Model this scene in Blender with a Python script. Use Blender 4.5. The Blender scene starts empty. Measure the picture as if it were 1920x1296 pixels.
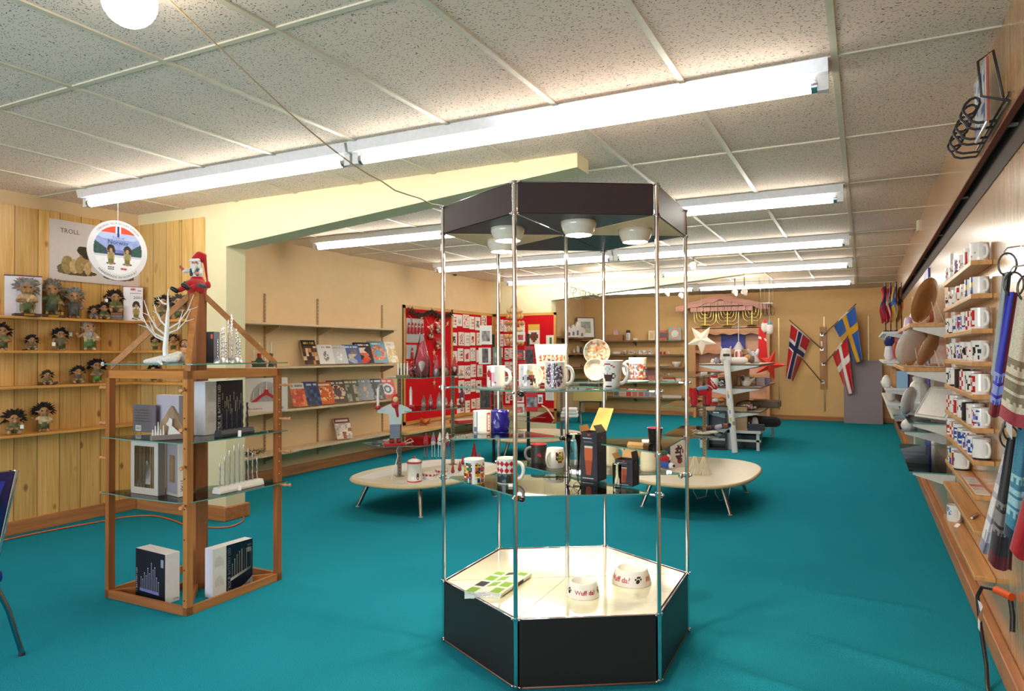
import bpy, math, random
from mathutils import Vector, Matrix
PI = math.pi
sc = bpy.context.scene
COLL = sc.collection

# ---------------------------------------------------------------- camera
CAM = Vector((0.0, 0.0, 1.377))
F_PX, PITCH, ROLL, YAW = 1308.0, 0.0114, -0.0036, 0.4666
CFWD = Vector((-math.sin(YAW) * math.cos(PITCH), math.cos(YAW) * math.cos(PITCH), math.sin(PITCH)))
_r0 = Vector((math.cos(YAW), math.sin(YAW), 0)); _u0 = _r0.cross(CFWD)
CRT = math.cos(ROLL) * _r0 + math.sin(ROLL) * _u0
CUP = -math.sin(ROLL) * _r0 + math.cos(ROLL) * _u0
cam = bpy.data.cameras.new('camera'); cam.sensor_width = 36.0; cam.sensor_fit = 'HORIZONTAL'
cam.lens = F_PX * 36.0 / 1920.0; cam.clip_start = 0.05; cam.clip_end = 100
camo = bpy.data.objects.new('camera', cam); COLL.objects.link(camo)
camo.matrix_world = Matrix(((CRT.x, CUP.x, -CFWD.x, CAM.x), (CRT.y, CUP.y, -CFWD.y, CAM.y), (CRT.z, CUP.z, -CFWD.z, CAM.z), (0, 0, 0, 1)))
sc.camera = camo

# ---------------------------------------------------------------- light and exposure
CEIL = 2.64
XL, XR, YF, YB = -5.84, 0.55, 15.4, -3.2     # left wall, right wall, far wall, front wall
TUBE_POWER, FILL_POWER, BULB_POWER = 15.0, 120.0, 8.0
sc.view_settings.view_transform = 'Standard'
sc.view_settings.look = 'None'
sc.view_settings.exposure = 0.87
sc.view_settings.gamma = 1.0
sc.view_settings.use_curve_mapping = False
sc.cycles.max_bounces = 10
sc.cycles.diffuse_bounces = 5
sc.cycles.glossy_bounces = 4
sc.cycles.transmission_bounces = 6
sc.cycles.transparent_max_bounces = 24
sc.cycles.caustics_reflective = False
sc.cycles.caustics_refractive = False
sc.cycles.sample_clamp_indirect = 6.0
sc.cycles.use_denoising = True
world = bpy.data.worlds.new('World'); sc.world = world; world.use_nodes = True
_bg = world.node_tree.nodes['Background']
_bg.inputs[0].default_value = (0.78, 0.87, 1.0, 1); _bg.inputs[1].default_value = 0.8
def area_light(name, loc, rot, sx, sy, power, color):
    l = bpy.data.lights.new(name, 'AREA'); l.shape = 'RECTANGLE'; l.size = sx; l.size_y = sy; l.energy = power; l.color = color
    o = bpy.data.objects.new(name, l); COLL.objects.link(o); o.location = loc; o.rotation_euler = rot
    return o
# camera-side fill light, added behind the camera at assumed, unseen shop windows
area_light('camera_fill_light', (-2.7, YB + 0.08, 1.45), (math.radians(-90), 0, PI), 4.6, 1.9, FILL_POWER, (0.86, 0.93, 1.0))
# ---------------------------------------------------------------- picking points
def _ray(u, v): return CFWD + CRT * ((u - 960.0) / F_PX) + CUP * ((648.0 - v) / F_PX)
def at_x(u, v, x): d = _ray(u, v); return CAM + d * ((x - CAM.x) / d.x)
def at_y(u, v, y): d = _ray(u, v); return CAM + d * ((y - CAM.y) / d.y)
def at_z(u, v, z): d = _ray(u, v); return CAM + d * ((z - CAM.z) / d.z)
def mpp(p): return (p - CAM).dot(CFWD) / F_PX       # metres per pixel at a point
def face_cam(p): return math.atan2(CAM.x - p.x, -(CAM.y - p.y))   # z turn that makes local -y look at the viewer
# ---------------------------------------------------------------- materials
def hexc(h):
    h = h.lstrip('#')
    if len(h) == 3: h = h[0] * 2 + h[1] * 2 + h[2] * 2
    o = []
    for i in (0, 2, 4):
        c = int(h[i:i + 2], 16) / 255.0
        o.append(c / 12.92 if c <= 0.04045 else ((c + 0.055) / 1.055) ** 2.4)
    return tuple(o) + (1.0,)
_hc = {}
def H(h):
    if isinstance(h, tuple): return h
    if h not in _hc: _hc[h] = hexc(h)
    return _hc[h]
MATS = {}
def node_mat(name):
    m = bpy.data.materials.new(name); m.use_nodes = True
    nt = m.node_tree; b = nt.nodes['Principled BSDF']
    return m, nt, b
def finish(name, rough, metal=0.0, var=0.06, nscale=40.0, bump=0.0, stretch=None, grain=0.0, coat=0.0, sheen=0.0, bscale=None, spec=0.5):
    m, nt, b = node_mat(name)
    a = nt.nodes.new('ShaderNodeAttribute'); a.attribute_name = 'Col'
    tc = nt.nodes.new('ShaderNodeTexCoord')
    mp = nt.nodes.new('ShaderNodeMapping')
    if stretch: mp.inputs['Scale'].default_value = stretch
    nt.links.new(tc.outputs['Object'], mp.inputs['Vector'])
    n = nt.nodes.new('ShaderNodeTexNoise'); n.inputs['Scale'].default_value = nscale; n.inputs['Detail'].default_value = 4
    nt.links.new(mp.outputs[0], n.inputs['Vector'])
    r = nt.nodes.new('ShaderNodeMapRange'); amt = grain or var
    r.inputs['From Min'].default_value = 0.3; r.inputs['From Max'].default_value = 0.7
    r.inputs['To Min'].default_value = 1 - amt; r.inputs['To Max'].default_value = 1 + amt * 0.6
    nt.links.new(n.outputs['Fac'], r.inputs['Value'])
    mul = nt.nodes.new('ShaderNodeVectorMath'); mul.operation = 'SCALE'
    nt.links.new(a.outputs['Color'], mul.inputs[0]); nt.links.new(r.outputs[0], mul.inputs['Scale'])
    nt.links.new(mul.outputs[0], b.inputs['Base Color'])
    b.inputs['Roughness'].default_value = rough; b.inputs['Metallic'].default_value = metal
    b.inputs['Coat Weight'].default_value = coat; b.inputs['Coat Roughness'].default_value = 0.08
    b.inputs['Sheen Weight'].default_value = sheen
    b.inputs['Specular IOR Level'].default_value = spec
    if bump:
        n2 = n
        if bscale:
            n2 = nt.nodes.new('ShaderNodeTexNoise'); n2.inputs['Scale'].default_value = bscale
            nt.links.new(mp.outputs[0], n2.inputs['Vector'])
        bp = nt.nodes.new('ShaderNodeBump'); bp.inputs['Strength'].default_value = bump; bp.inputs['Distance'].default_value = 0.004
        nt.links.new(n2.outputs['Fac'], bp.inputs['Height']); nt.links.new(bp.outputs[0], b.inputs['Normal'])
    MATS[name] = m
    return m
finish('matte', 0.75); finish('satin', 0.4); finish('gloss', 0.12, coat=0.4)
finish('paper', 0.55, var=0.03); finish('print', 0.3, var=0.03); finish('metal', 0.28, metal=1.0, var=0.04)
finish('chrome', 0.09, metal=1.0, var=0.02); finish('fabric', 0.95, var=0.18, nscale=160, bump=0.35, sheen=0.3)
finish('wood_x', 0.42, nscale=14, stretch=(0.12, 2.2, 2.2), grain=0.28); finish('wood_y', 0.42, nscale=14, stretch=(2.2, 0.12, 2.2), grain=0.28)
finish('wood_z', 0.42, nscale=14, stretch=(2.2, 2.2, 0.12), grain=0.28)
finish('wall_paint', 0.8, var=0.03, nscale=6, bump=0.05, bscale=220); finish('board_felt', 0.95, var=0.06, nscale=120, bump=0.2, spec=0.15)
finish('resin', 0.55, var=0.5, nscale=38)
finish('hair', 0.9, var=0.4, nscale=60, bump=0.6)
def glass(name, tint, fac, rough=0.02, ior=1.5):
    m = bpy.data.materials.new(name); m.use_nodes = True; nt = m.node_tree
    for n in list(nt.nodes): nt.nodes.remove(n)
    o = nt.nodes.new('ShaderNodeOutputMaterial'); t = nt.nodes.new('ShaderNodeBsdfTransparent'); t.inputs[0].default_value = tint
    g = nt.nodes.new('ShaderNodeBsdfGlossy'); g.inputs['Roughness'].default_value = rough
    fr = nt.nodes.new('ShaderNodeFresnel'); fr.inputs[0].default_value = ior
    add = nt.nodes.new('ShaderNodeMath'); add.operation = 'ADD'; add.use_clamp = True; add.inputs[1].default_value = fac
    mx = nt.nodes.new('ShaderNodeMixShader')
    nt.links.new(fr.outputs[0], add.inputs[0]); nt.links.new(add.outputs[0], mx.inputs[0])
    nt.links.new(t.outputs[0], mx.inputs[1]); nt.links.new(g.outputs[0], mx.inputs[2]); nt.links.new(mx.outputs[0], o.inputs[0])
    MATS[name] = m
glass('glass', (0.93, 0.975, 0.96, 1), 0.02, 0.02, 1.38); glass('clear', (0.975, 0.985, 0.985, 1), 0.03, 0.02, 1.25); glass('plastic_bag', (0.95, 0.94, 0.95, 1), 0.03, 0.12, 1.25)
def glass_edge():
    m, nt, b = node_mat('glass_edge')
    b.inputs['Base Color'].default_value = (0.16, 0.42, 0.36, 1); b.inputs['Roughness'].default_value = 0.1
    tr = nt.nodes.new('ShaderNodeBsdfTransparent'); tr.inputs[0].default_value = (0.35, 0.75, 0.66, 1)
    mx = nt.nodes.new('ShaderNodeMixShader'); mx.inputs[0].default_value = 0.7
    nt.links.new(tr.outputs[0], mx.inputs[1]); nt.links.new(b.outputs[0], mx.inputs[2])
    nt.links.new(mx.outputs[0], nt.nodes['Material Output'].inputs[0])
    MATS['glass_edge'] = m
glass_edge()
def emit(name, color, strength):
    m = bpy.data.materials.new(name); m.use_nodes = True; nt = m.node_tree
    for n in list(nt.nodes): nt.nodes.remove(n)
    o = nt.nodes.new('ShaderNodeOutputMaterial'); e = nt.nodes.new('ShaderNodeEmission')
    e.inputs[0].default_value = color; e.inputs[1].default_value = strength
    nt.links.new(e.outputs[0], o.inputs[0]); MATS[name] = m
emit('tube_light', (1.0, 0.95, 0.84, 1), TUBE_POWER); emit('bulb_light', (1.0, 0.86, 0.62, 1), BULB_POWER * 4); emit('globe_light', (1.0, 0.9, 0.75, 1), BULB_POWER * 1.5)
# ---------------------------------------------------------------- mesh builder
class MB:
    def __init__(s, mat='matte', col='#ffffff'):
        s.v = []; s.f = []; s.m = []; s.c = []; s.sm = []; s.M = Matrix.Identity(4); s.mat = mat; s.col = col
    def at(s, loc=(0, 0, 0), rz=0.0, rx=0.0, ry=0.0, sc_=1.0):
        s.M = Matrix.Translation(Vector(loc)) @ Matrix.Rotation(rz, 4, 'Z') @ Matrix.Rotation(ry, 4, 'Y') @ Matrix.Rotation(rx, 4, 'X') @ Matrix.Scale(sc_, 4); return s
    def add(s, vs, fs, col=None, mat=None, smooth=False):
        b = len(s.v); M = s.M
        s.v += [tuple(M @ Vector(p)) for p in vs]
        col = s.col if col is None else col; mat = mat or s.mat
        many = isinstance(col, list)
        for i, f in enumerate(fs):
            s.f.append([b + k for k in f]); s.m.append(mat); s.c.append(H(col[i] if many else col)); s.sm.append(smooth)
        return s
    def box(s, x0, x1, y0, y1, z0, z1, col=None, mat=None):
        v = [(x0, y0, z0), (x1, y0, z0), (x1, y1, z0), (x0, y1, z0), (x0, y0, z1), (x1, y0, z1), (x1, y1, z1), (x0, y1, z1)]
        return s.add(v, [(3, 2, 1, 0), (4, 5, 6, 7), (0, 1, 5, 4), (1, 2, 6, 5), (2, 3, 7, 6), (3, 0, 4, 7)], col, mat)
    def cbox(s, cx, cy, cz, w, d, h, col=None, mat=None):
        return s.box(cx - w / 2, cx + w / 2, cy - d / 2, cy + d / 2, cz - h / 2, cz + h / 2, col, mat)
    def prism(s, pts, z0, z1, col=None, mat=None, side=None, sidemat=None):
        n = len(pts); v = [(p[0], p[1], z0) for p in pts] + [(p[0], p[1], z1) for p in pts]
        s.add(v, [tuple(range(n - 1, -1, -1)), tuple(range(n, 2 * n))], col, mat)
        return s.add(v, [(i, (i + 1) % n, n + (i + 1) % n, n + i) for i in range(n)], side or col, sidemat or mat)
    def plate(s, pts, y0, y1, col=None, mat=None, side=None):      # outline in x,z extruded along y
        n = len(pts); v = [(p[0], y0, p[1]) for p in pts] + [(p[0], y1, p[1]) for p in pts]
        s.add(v, [tuple(range(n)), tuple(range(2 * n - 1, n - 1, -1))], col, mat)
        return s.add(v, [((i + 1) % n, i, n + i, n + (i + 1) % n) for i in range(n)], side or col, mat)
    def lathe(s, prof, n=16, col=None, mat=None, fn=None, a0=0.0, smooth=True, cap0=False, cap1=False):
        v = []; f = []; c = []
        for (r, z) in prof:
            for k in range(n):
                a = a0 + 2 * PI * k / n; v.append((r * math.cos(a), r * math.sin(a), z))
        base = s.col if col is None else col
        for j in range(len(prof) - 1):
            for k in range(n):
                f.append((j * n + k, j * n + (k + 1) % n, (j + 1) * n + (k + 1) % n, (j + 1) * n + k))
                cc = base[j] if isinstance(base, list) else base
                if fn: cc = fn(j, k) or cc
                c.append(cc)
        s.add(v, f, c, mat, smooth)
        last = base[-1] if isinstance(base, list) else base; first = base[0] if isinstance(base, list) else base
        if cap0: s.add(v[:n], [tuple(range(n - 1, -1, -1))], first, mat)
        if cap1: s.add(v[-n:], [tuple(range(n))], last, mat)
        return s
    def cyl(s, p0, p1, r0, r1=None, n=10, col=None, mat=None, caps=True):
        return s.tube([p0, p1], [r0, r0 if r1 is None else r1], n, col, mat, caps)
    def tube(s, path, r, n=8, col=None, mat=None, caps=True, closed=False, flat=1.0):
        P = [Vector(p) for p in path]; L = len(P); v = []; f = []
        R = r if isinstance(r, (list, tuple)) else [r] * L
        t0 = (P[1] - P[0]).normalized()
        up = Vector((0, 0, 1)) if abs(t0.z) < 0.9 else Vector((1, 0, 0))
        x = t0.cross(up).normalized()
        for i in range(L):
            if closed: t = P[(i + 1) % L] - P[i - 1]
            else: t = P[min(i + 1, L - 1)] - P[max(i - 1, 0)]
            t = t.normalized() if t.length > 1e-9 else t0
            x = (x - t * x.dot(t)); x = x.normalized() if x.length > 1e-6 else t.orthogonal().normalized()
            y = t.cross(x)
            for k in range(n):
                a = 2 * PI * k / n; v.append(P[i] + x * (R[i] * math.cos(a)) + y * (R[i] * flat * math.sin(a)))
        for i in range(L if closed else L - 1):
            j = (i + 1) % L
            for k in range(n): f.append((i * n + k, i * n + (k + 1) % n, j * n + (k + 1) % n, j * n + k))
        s.add(v, f, col, mat, n > 5)
        if caps and not closed:
            s.add(v[:n], [tuple(range(n - 1, -1, -1))], col, mat); s.add(v[-n:], [tuple(range(n))], col, mat)
        return s
    def ball(s, c, r, col=None, mat=None, n=12, m=8):
        rx, ry, rz = r if isinstance(r, (list, tuple)) else (r, r, r)
        v = []; f = []
        for j in range(m + 1):
            p = PI * j / m
            for k in range(n):
                a = 2 * PI * k / n; v.append((c[0] + rx * math.sin(p) * math.cos(a), c[1] + ry * math.sin(p) * math.sin(a), c[2] + rz * math.cos(p)))
        for j in range(m):
            for k in range(n): f.append((j * n + k, (j + 1) * n + k, (j + 1) * n + (k + 1) % n, j * n + (k + 1) % n))
        return s.add(v, f, col, mat, True)
    def pic(s, o, ux, uy, nx, ny, fn, mat='print'):        # a printed sheet: fn(x, y) in 0..1 gives the colour of each cell
        o, ux, uy = Vector(o), Vector(ux), Vector(uy)
        v = [o + ux * (i / nx) + uy * (j / ny) for j in range(ny + 1) for i in range(nx + 1)]
        f = []; c = []
        for j in range(ny):
            for i in range(nx):
                f.append((j * (nx + 1) + i, j * (nx + 1) + i + 1, (j + 1) * (nx + 1) + i + 1, (j + 1) * (nx + 1) + i))
                c.append(fn((i + 0.5) / nx, (j + 0.5) / ny))
        return s.add(v, f, c, mat)
    def mesh(s, name):
        me = bpy.data.meshes.new(name); me.from_pydata(s.v, [], s.f)
        names = []
        for m in s.m:
            if m not in names: names.append(m)
        for m in names: me.materials.append(MATS[m])
        ix = {m: i for i, m in enumerate(names)}
        me.polygons.foreach_set('material_index', [ix[m] for m in s.m]); me.polygons.foreach_set('use_smooth', s.sm)
        ca = me.color_attributes.new('Col', 'FLOAT_COLOR', 'CORNER'); buf = []
        for f, c in zip(s.f, s.c): buf += list(c) * len(f)
        ca.data.foreach_set('color', buf); me.update(); me.validate()
        return me
    def build(s, name, parent=None, loc=None, rz=0.0, bevel=0.0, label=None, cat=None, group=None, kind=None, rot=None):
        o = bpy.data.objects.new(name, s.mesh(name)); COLL.objects.link(o)
        if parent is not None: o.parent = parent
        if loc is not None: o.location = loc
        if rot is not None: o.rotation_euler = rot
        elif rz: o.rotation_euler = (0, 0, rz)
        if bevel:
            b = o.modifiers.new('edge', 'BEVEL'); b.width = bevel; b.segments = 2; b.limit_method = 'ANGLE'; b.angle_limit = math.radians(40)
        return tag(o, label, cat, group, kind)
def tag(o, label=None, cat=None, group=None, kind=None):
    if label: o['label'] = label
    if cat: o['category'] = cat
    if group: o['group'] = group
    if kind: o['kind'] = kind
    return o
def thing(name, label, cat, loc=(0, 0, 0), rz=0.0, group=None, kind=None, rot=None):
    o = bpy.data.objects.new(name, None); COLL.objects.link(o); o.empty_display_size = 0.05
    o.location = loc; o.rotation_euler = rot or (0, 0, rz)
    return tag(o, label, cat, group, kind)
def dup(root, loc, rz=0.0, label=None, group=None):
    r = root.copy(); COLL.objects.link(r); r.location = loc; r.rotation_euler = (0, 0, rz)
    tag(r, label, None, group)
    for ch in list(root.children):
        c = ch.copy(); COLL.objects.link(c); c.parent = r
        for g in list(ch.children):
            d = g.copy(); COLL.objects.link(d); d.parent = c
    return r
# ---------------------------------------------------------------- lettering
_txt = {}
def text_mesh(string):
    if string not in _txt:
        cu = bpy.data.curves.new('t', 'FONT'); cu.body = string; cu.size = 1.0; cu.resolution_u = 2
        o = bpy.data.objects.new('t', cu); COLL.objects.link(o)
        dg = bpy.context.evaluated_depsgraph_get(); e = o.evaluated_get(dg); me = e.to_mesh()
        vs = [tuple(p.co) for p in me.vertices]; fs = [tuple(p.vertices) for p in me.polygons]
        e.to_mesh_clear(); bpy.data.objects.remove(o); bpy.data.curves.remove(cu)
        _txt[string] = (vs, fs)
    return _txt[string]
def letters(mb, string, width, fmap, col, mat='print', height=None):
    # lays flat lettering (x right, y up, centred, given width) through fmap(x, y) -> point
    vs, fs = text_mesh(string)
    if not vs: return mb
    x0 = min(p[0] for p in vs); x1 = max(p[0] for p in vs); y0 = min(p[1] for p in vs); y1 = max(p[1] for p in vs)
    k = width / max(x1 - x0, 1e-6); ky = (height / max(y1 - y0, 1e-6)) if height else k
    return mb.add([fmap((p[0] - (x0 + x1) / 2) * k, (p[1] - (y0 + y1) / 2) * ky) for p in vs], fs, col, mat)
def on_plane(o, ux, uy):
    o, ux, uy = Vector(o), Vector(ux).normalized(), Vector(uy).normalized()
    return lambda x, y: o + ux * x + uy * y
def on_cyl(r, z, a0=-PI / 2):       # wraps lettering round an upright cylinder; a0 = facing direction
    return lambda x, y: Vector((r * math.cos(a0 + x / r), r * math.sin(a0 + x / r), z + y))
# ---------------------------------------------------------------- modelled figures: overlapping rounded limbs fused into one skin
def blob(name, limbs, voxel, parent=None, mat='matte', loc=None, rz=0.0, **kw):
    # limbs: (p0, p1, r0, r1, colour); every limb is a tapered capsule
    t = MB()
    for p0, p1, r0, r1, c in limbs:
        a, b = Vector(p0), Vector(p1); d = b - a
        if d.length < 1e-6: t.ball(a, r0, n=10, m=7); continue
        k = d.normalized()
        path = [a - k * r0 * 0.9, a - k * r0 * 0.6, a, b, b + k * r1 * 0.6, b + k * r1 * 0.9]
        t.tube(path, [r0 * 0.4, r0 * 0.8, r0, r1, r1 * 0.8, r1 * 0.4], 10)
    me = bpy.data.meshes.new('tmp'); me.from_pydata(t.v, [], t.f)
    o = bpy.data.objects.new('tmp', me); COLL.objects.link(o)
    m = o.modifiers.new('r', 'REMESH'); m.mode = 'VOXEL'; m.voxel_size = voxel; m.use_smooth_shade = True
    s_ = o.modifiers.new('s', 'SMOOTH'); s_.iterations = 2; s_.factor = 0.5
    dg = bpy.context.evaluated_depsgraph_get(); e = o.evaluated_get(dg); rm = e.to_mesh()
    out = MB(mat); vs = [tuple(p.co) for p in rm.vertices]; fs = [tuple(p.vertices) for p in rm.polygons]
    cs = []
    segs = [(Vector(l[0]), Vector(l[1]) - Vector(l[0]), l[2], l[3], l[4]) for l in limbs]
    for p in rm.polygons:
        q = p.center; best = 1e9; bc = '#ffffff'
        for a, d, r0, r1, c in segs:
            L2 = d.length_squared; h = 0 if L2 < 1e-12 else max(0, min(1, (q - a).dot(d) / L2))
            e2 = (q - a - d * h).length / (r0 + (r1 - r0) * h)
            if e2 < best: best = e2; bc = c
        cs.append(bc)
    out.add(vs, fs, cs, mat, True)
    e.to_mesh_clear(); bpy.data.objects.remove(o); bpy.data.meshes.remove(me)
    return out.build(name, parent, loc, rz, **kw)
def rnd(seed): return random.Random(seed)
ORD = ['first', 'second', 'third', 'fourth', 'fifth', 'sixth', 'seventh', 'eighth', 'ninth', 'tenth', 'eleventh', 'twelfth']
def scribble(mb, o, ux, uy, w, h, lines, col, seed=1, fill=0.6, mat='print'):
    # small print too fine to read: rows of short dashes
    o, ux, uy = Vector(o), Vector(ux).normalized(), Vector(uy).normalized(); r = rnd(seed); lh = h / lines
    for i in range(lines):
        x = 0.0; end = w * r.uniform(0.7, 1.0)
        while x < end:
            d = min(end - x, w * r.uniform(0.05, 0.16)); y = h - (i + 0.5) * lh - lh * fill / 2
            a = o + ux * x + uy * y; mb.add([a, a + ux * d, a + ux * d + uy * lh * fill, a + uy * lh * fill], [(0, 1, 2, 3)], col, mat); x += d + w * 0.03
    return mb
# ================================================================ the room
def struct(name, mb, parent=None, **kw): return mb.build(name, parent, kind='structure', **kw)
def carpet():
    m, nt, b = node_mat('carpet')
    tc = nt.nodes.new('ShaderNodeTexCoord')
    n1 = nt.nodes.new('ShaderNodeTexNoise'); n1.inputs['Scale'].default_value = 260; n1.inputs['Detail'].default_value = 3
    n2 = nt.nodes.new('ShaderNodeTexNoise'); n2.inputs['Scale'].default_value = 1.6; n2.inputs['Detail'].default_value = 5
    for n in (n1, n2): nt.links.new(tc.outputs['Object'], n.inputs['Vector'])
    r = nt.nodes.new('ShaderNodeValToRGB'); r.color_ramp.elements[0].position = 0.25; r.color_ramp.elements[1].position = 0.75
    r.color_ramp.elements[0].color = H('#1a7288'); r.color_ramp.elements[1].color = H('#2fa6bc')
    mx = nt.nodes.new('ShaderNodeMix'); mx.data_type = 'RGBA'; mx.blend_type = 'MULTIPLY'; mx.inputs[0].default_value = 0.35
    r2 = nt.nodes.new('ShaderNodeValToRGB'); r2.color_ramp.elements[0].color = (0.6, 0.6, 0.6, 1); r2.color_ramp.elements[1].color = (1, 1, 1, 1)
    nt.links.new(n1.outputs[0], r.inputs[0]); nt.links.new(n2.outputs[0], r2.inputs[0])
    nt.links.new(r.outputs[0], mx.inputs[6]); nt.links.new(r2.outputs[0], mx.inputs[7]); nt.links.new(mx.outputs[2], b.inputs['Base Color'])
    bp = nt.nodes.new('ShaderNodeBump'); bp.inputs['Strength'].default_value = 0.5; bp.inputs['Distance'].default_value = 0.006
    nt.links.new(n1.outputs[0], bp.inputs['Height']); nt.links.new(bp.outputs[0], b.inputs['Normal'])
    b.inputs['Roughness'].default_value = 1.0; b.inputs['Specular IOR Level'].default_value = 0.0
    MATS['carpet'] = m
carpet()
def tiles():
    m, nt, b = node_mat('ceiling_tile')
    tc = nt.nodes.new('ShaderNodeTexCoord'); n0 = nt.nodes.new('ShaderNodeTexNoise'); n0.inputs['Scale'].default_value = 20
    wp = nt.nodes.new('ShaderNodeVectorMath'); wp.operation = 'MULTIPLY_ADD'; wp.inputs[1].default_value = (0.05, 0.05, 0.05)
    nt.links.new(tc.outputs['Object'], n0.inputs['Vector']); nt.links.new(n0.outputs['Color'], wp.inputs[0]); nt.links.new(tc.outputs['Object'], wp.inputs[2])
    mp = nt.nodes.new('ShaderNodeMapping'); mp.inputs['Scale'].default_value = (62, 150, 1); mp.inputs['Rotation'].default_value = (0, 0, 0.35)
    nt.links.new(wp.outputs[0], mp.inputs['Vector'])
    v = nt.nodes.new('ShaderNodeTexVoronoi'); v.inputs['Scale'].default_value = 1.0; v.inputs['Randomness'].default_value = 1.0
    nt.links.new(mp.outputs[0], v.inputs['Vector'])
    r = nt.nodes.new('ShaderNodeValToRGB'); r.color_ramp.elements[0].position = 0.20; r.color_ramp.elements[1].position = 0.30
    r.color_ramp.elements[0].color = H('#6a5e52'); r.color_ramp.elements[1].color = H('#f0dccc')
    nt.links.new(v.outputs['Distance'], r.inputs[0]); nt.links.new(r.outputs[0], b.inputs['Base Color'])
    bp = nt.nodes.new('ShaderNodeBump'); bp.inputs['Strength'].default_value = 0.5; bp.inputs['Distance'].default_value = 0.004
    nt.links.new(r.outputs[0], bp.inputs['Height']); nt.links.new(bp.outputs[0], b.inputs['Normal'])
    b.inputs['Roughness'].default_value = 0.9; b.inputs['Specular IOR Level'].default_value = 0.15
    MATS['ceiling_tile'] = m
tiles()
def pine(name, along, board, base, dark, knot=0.75, rough=0.38, coat=0.0, groove='#6e4a22', gw=0.03):
    # upright boards: along = axis index the boards follow one another on
    m, nt, b = node_mat(name); L = nt.links
    tc = nt.nodes.new('ShaderNodeTexCoord'); sp = nt.nodes.new('ShaderNodeSeparateXYZ'); L.new(tc.outputs['Object'], sp.inputs[0])
    ax = sp.outputs[along]
    dv = nt.nodes.new('ShaderNodeMath'); dv.operation = 'DIVIDE'; dv.inputs[1].default_value = board; L.new(ax, dv.inputs[0])
    fl = nt.nodes.new('ShaderNodeMath'); fl.operation = 'FLOOR'; L.new(dv.outputs[0], fl.inputs[0])
    fr = nt.nodes.new('ShaderNodeMath'); fr.operation = 'FRACT'; L.new(dv.outputs[0], fr.inputs[0])
    wn = nt.nodes.new('ShaderNodeTexWhiteNoise'); wn.noise_dimensions = '1D'; L.new(fl.outputs[0], wn.inputs['W'])
    cb = nt.nodes.new('ShaderNodeCombineXYZ'); L.new(ax, cb.inputs[0])
    ad = nt.nodes.new('ShaderNodeMath'); ad.operation = 'MULTIPLY_ADD'; ad.inputs[1].default_value = 17.0; L.new(wn.outputs[0], ad.inputs[0]); L.new(sp.outputs[2], ad.inputs[2])
    L.new(ad.outputs[0], cb.inputs[2])
    mp = nt.nodes.new('ShaderNodeMapping'); mp.inputs['Scale'].default_value = (26, 1, 1.1); L.new(cb.outputs[0], mp.inputs['Vector'])
    n = nt.nodes.new('ShaderNodeTexNoise'); n.inputs['Scale'].default_value = 1.6; n.inputs['Detail'].default_value = 6; n.inputs['Distortion'].default_value = 1.2; L.new(mp.outputs[0], n.inputs['Vector'])
    r = nt.nodes.new('ShaderNodeValToRGB'); r.color_ramp.elements[0].position = 0.3; r.color_ramp.elements[1].position = 0.72
    r.color_ramp.elements[0].color = H(dark); r.color_ramp.elements[1].color = H(base); L.new(n.outputs[0], r.inputs[0])
    tint = nt.nodes.new('ShaderNodeMapRange'); tint.inputs['To Min'].default_value = 0.86; tint.inputs['To Max'].default_value = 1.08; L.new(wn.outputs[0], tint.inputs['Value'])
    s1 = nt.nodes.new('ShaderNodeVectorMath'); s1.operation = 'SCALE'; L.new(r.outputs[0], s1.inputs[0]); L.new(tint.outputs[0], s1.inputs['Scale'])
    mk = nt.nodes.new('ShaderNodeMapping'); mk.inputs['Scale'].default_value = (7.5, 1, 4.2); L.new(cb.outputs[0], mk.inputs['Vector'])
    v = nt.nodes.new('ShaderNodeTexVoronoi'); v.inputs['Scale'].default_value = 0.85; L.new(mk.outputs[0], v.inputs['Vector'])
    rk = nt.nodes.new('ShaderNodeValToRGB'); rk.color_ramp.elements[0].position = 0.06; rk.color_ramp.elements[1].position = 0.14
    rk.color_ramp.elements[0].color = (knot, knot, knot, 1); rk.color_ramp.elements[1].color = (0, 0, 0, 1); L.new(v.outputs['Distance'], rk.inputs[0])
    mx = nt.nodes.new('ShaderNodeMix'); mx.data_type = 'RGBA'; L.new(rk.outputs[0], mx.inputs[0]); L.new(s1.outputs[0], mx.inputs[6]); mx.inputs[7].default_value = H('#6b3512')
    lt = nt.nodes.new('ShaderNodeMath'); lt.operation = 'LESS_THAN'; lt.inputs[1].default_value = gw; L.new(fr.outputs[0], lt.inputs[0])
    mg = nt.nodes.new('ShaderNodeMix'); mg.data_type = 'RGBA'; L.new(lt.outputs[0], mg.inputs[0]); L.new(mx.outputs[2], mg.inputs[6]); mg.inputs[7].default_value = H(groove)
    L.new(mg.outputs[2], b.inputs['Base Color']); b.inputs['Roughness'].default_value = rough; b.inputs['Coat Weight'].default_value = coat; b.inputs['Coat Roughness'].default_value = 0.15
    bp = nt.nodes.new('ShaderNodeBump'); bp.inputs['Strength'].default_value = 0.6; bp.inputs['Distance'].default_value = 0.004; bp.invert = True
    L.new(lt.outputs[0], bp.inputs['Height']); L.new(bp.outputs[0], b.inputs['Normal'])
    MATS[name] = m
pine('pine_left', 1, 0.17, '#e6bd78', '#cf9a4e'); pine('pine_alcove', 0, 0.17, '#e2bf7e', '#cba25a', knot=0.35)
pine('panel_right', 1, 0.14, '#cf9f6c', '#b98650', knot=0.1, rough=0.25, coat=0.5, groove='#8a5a34', gw=0.045)

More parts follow.
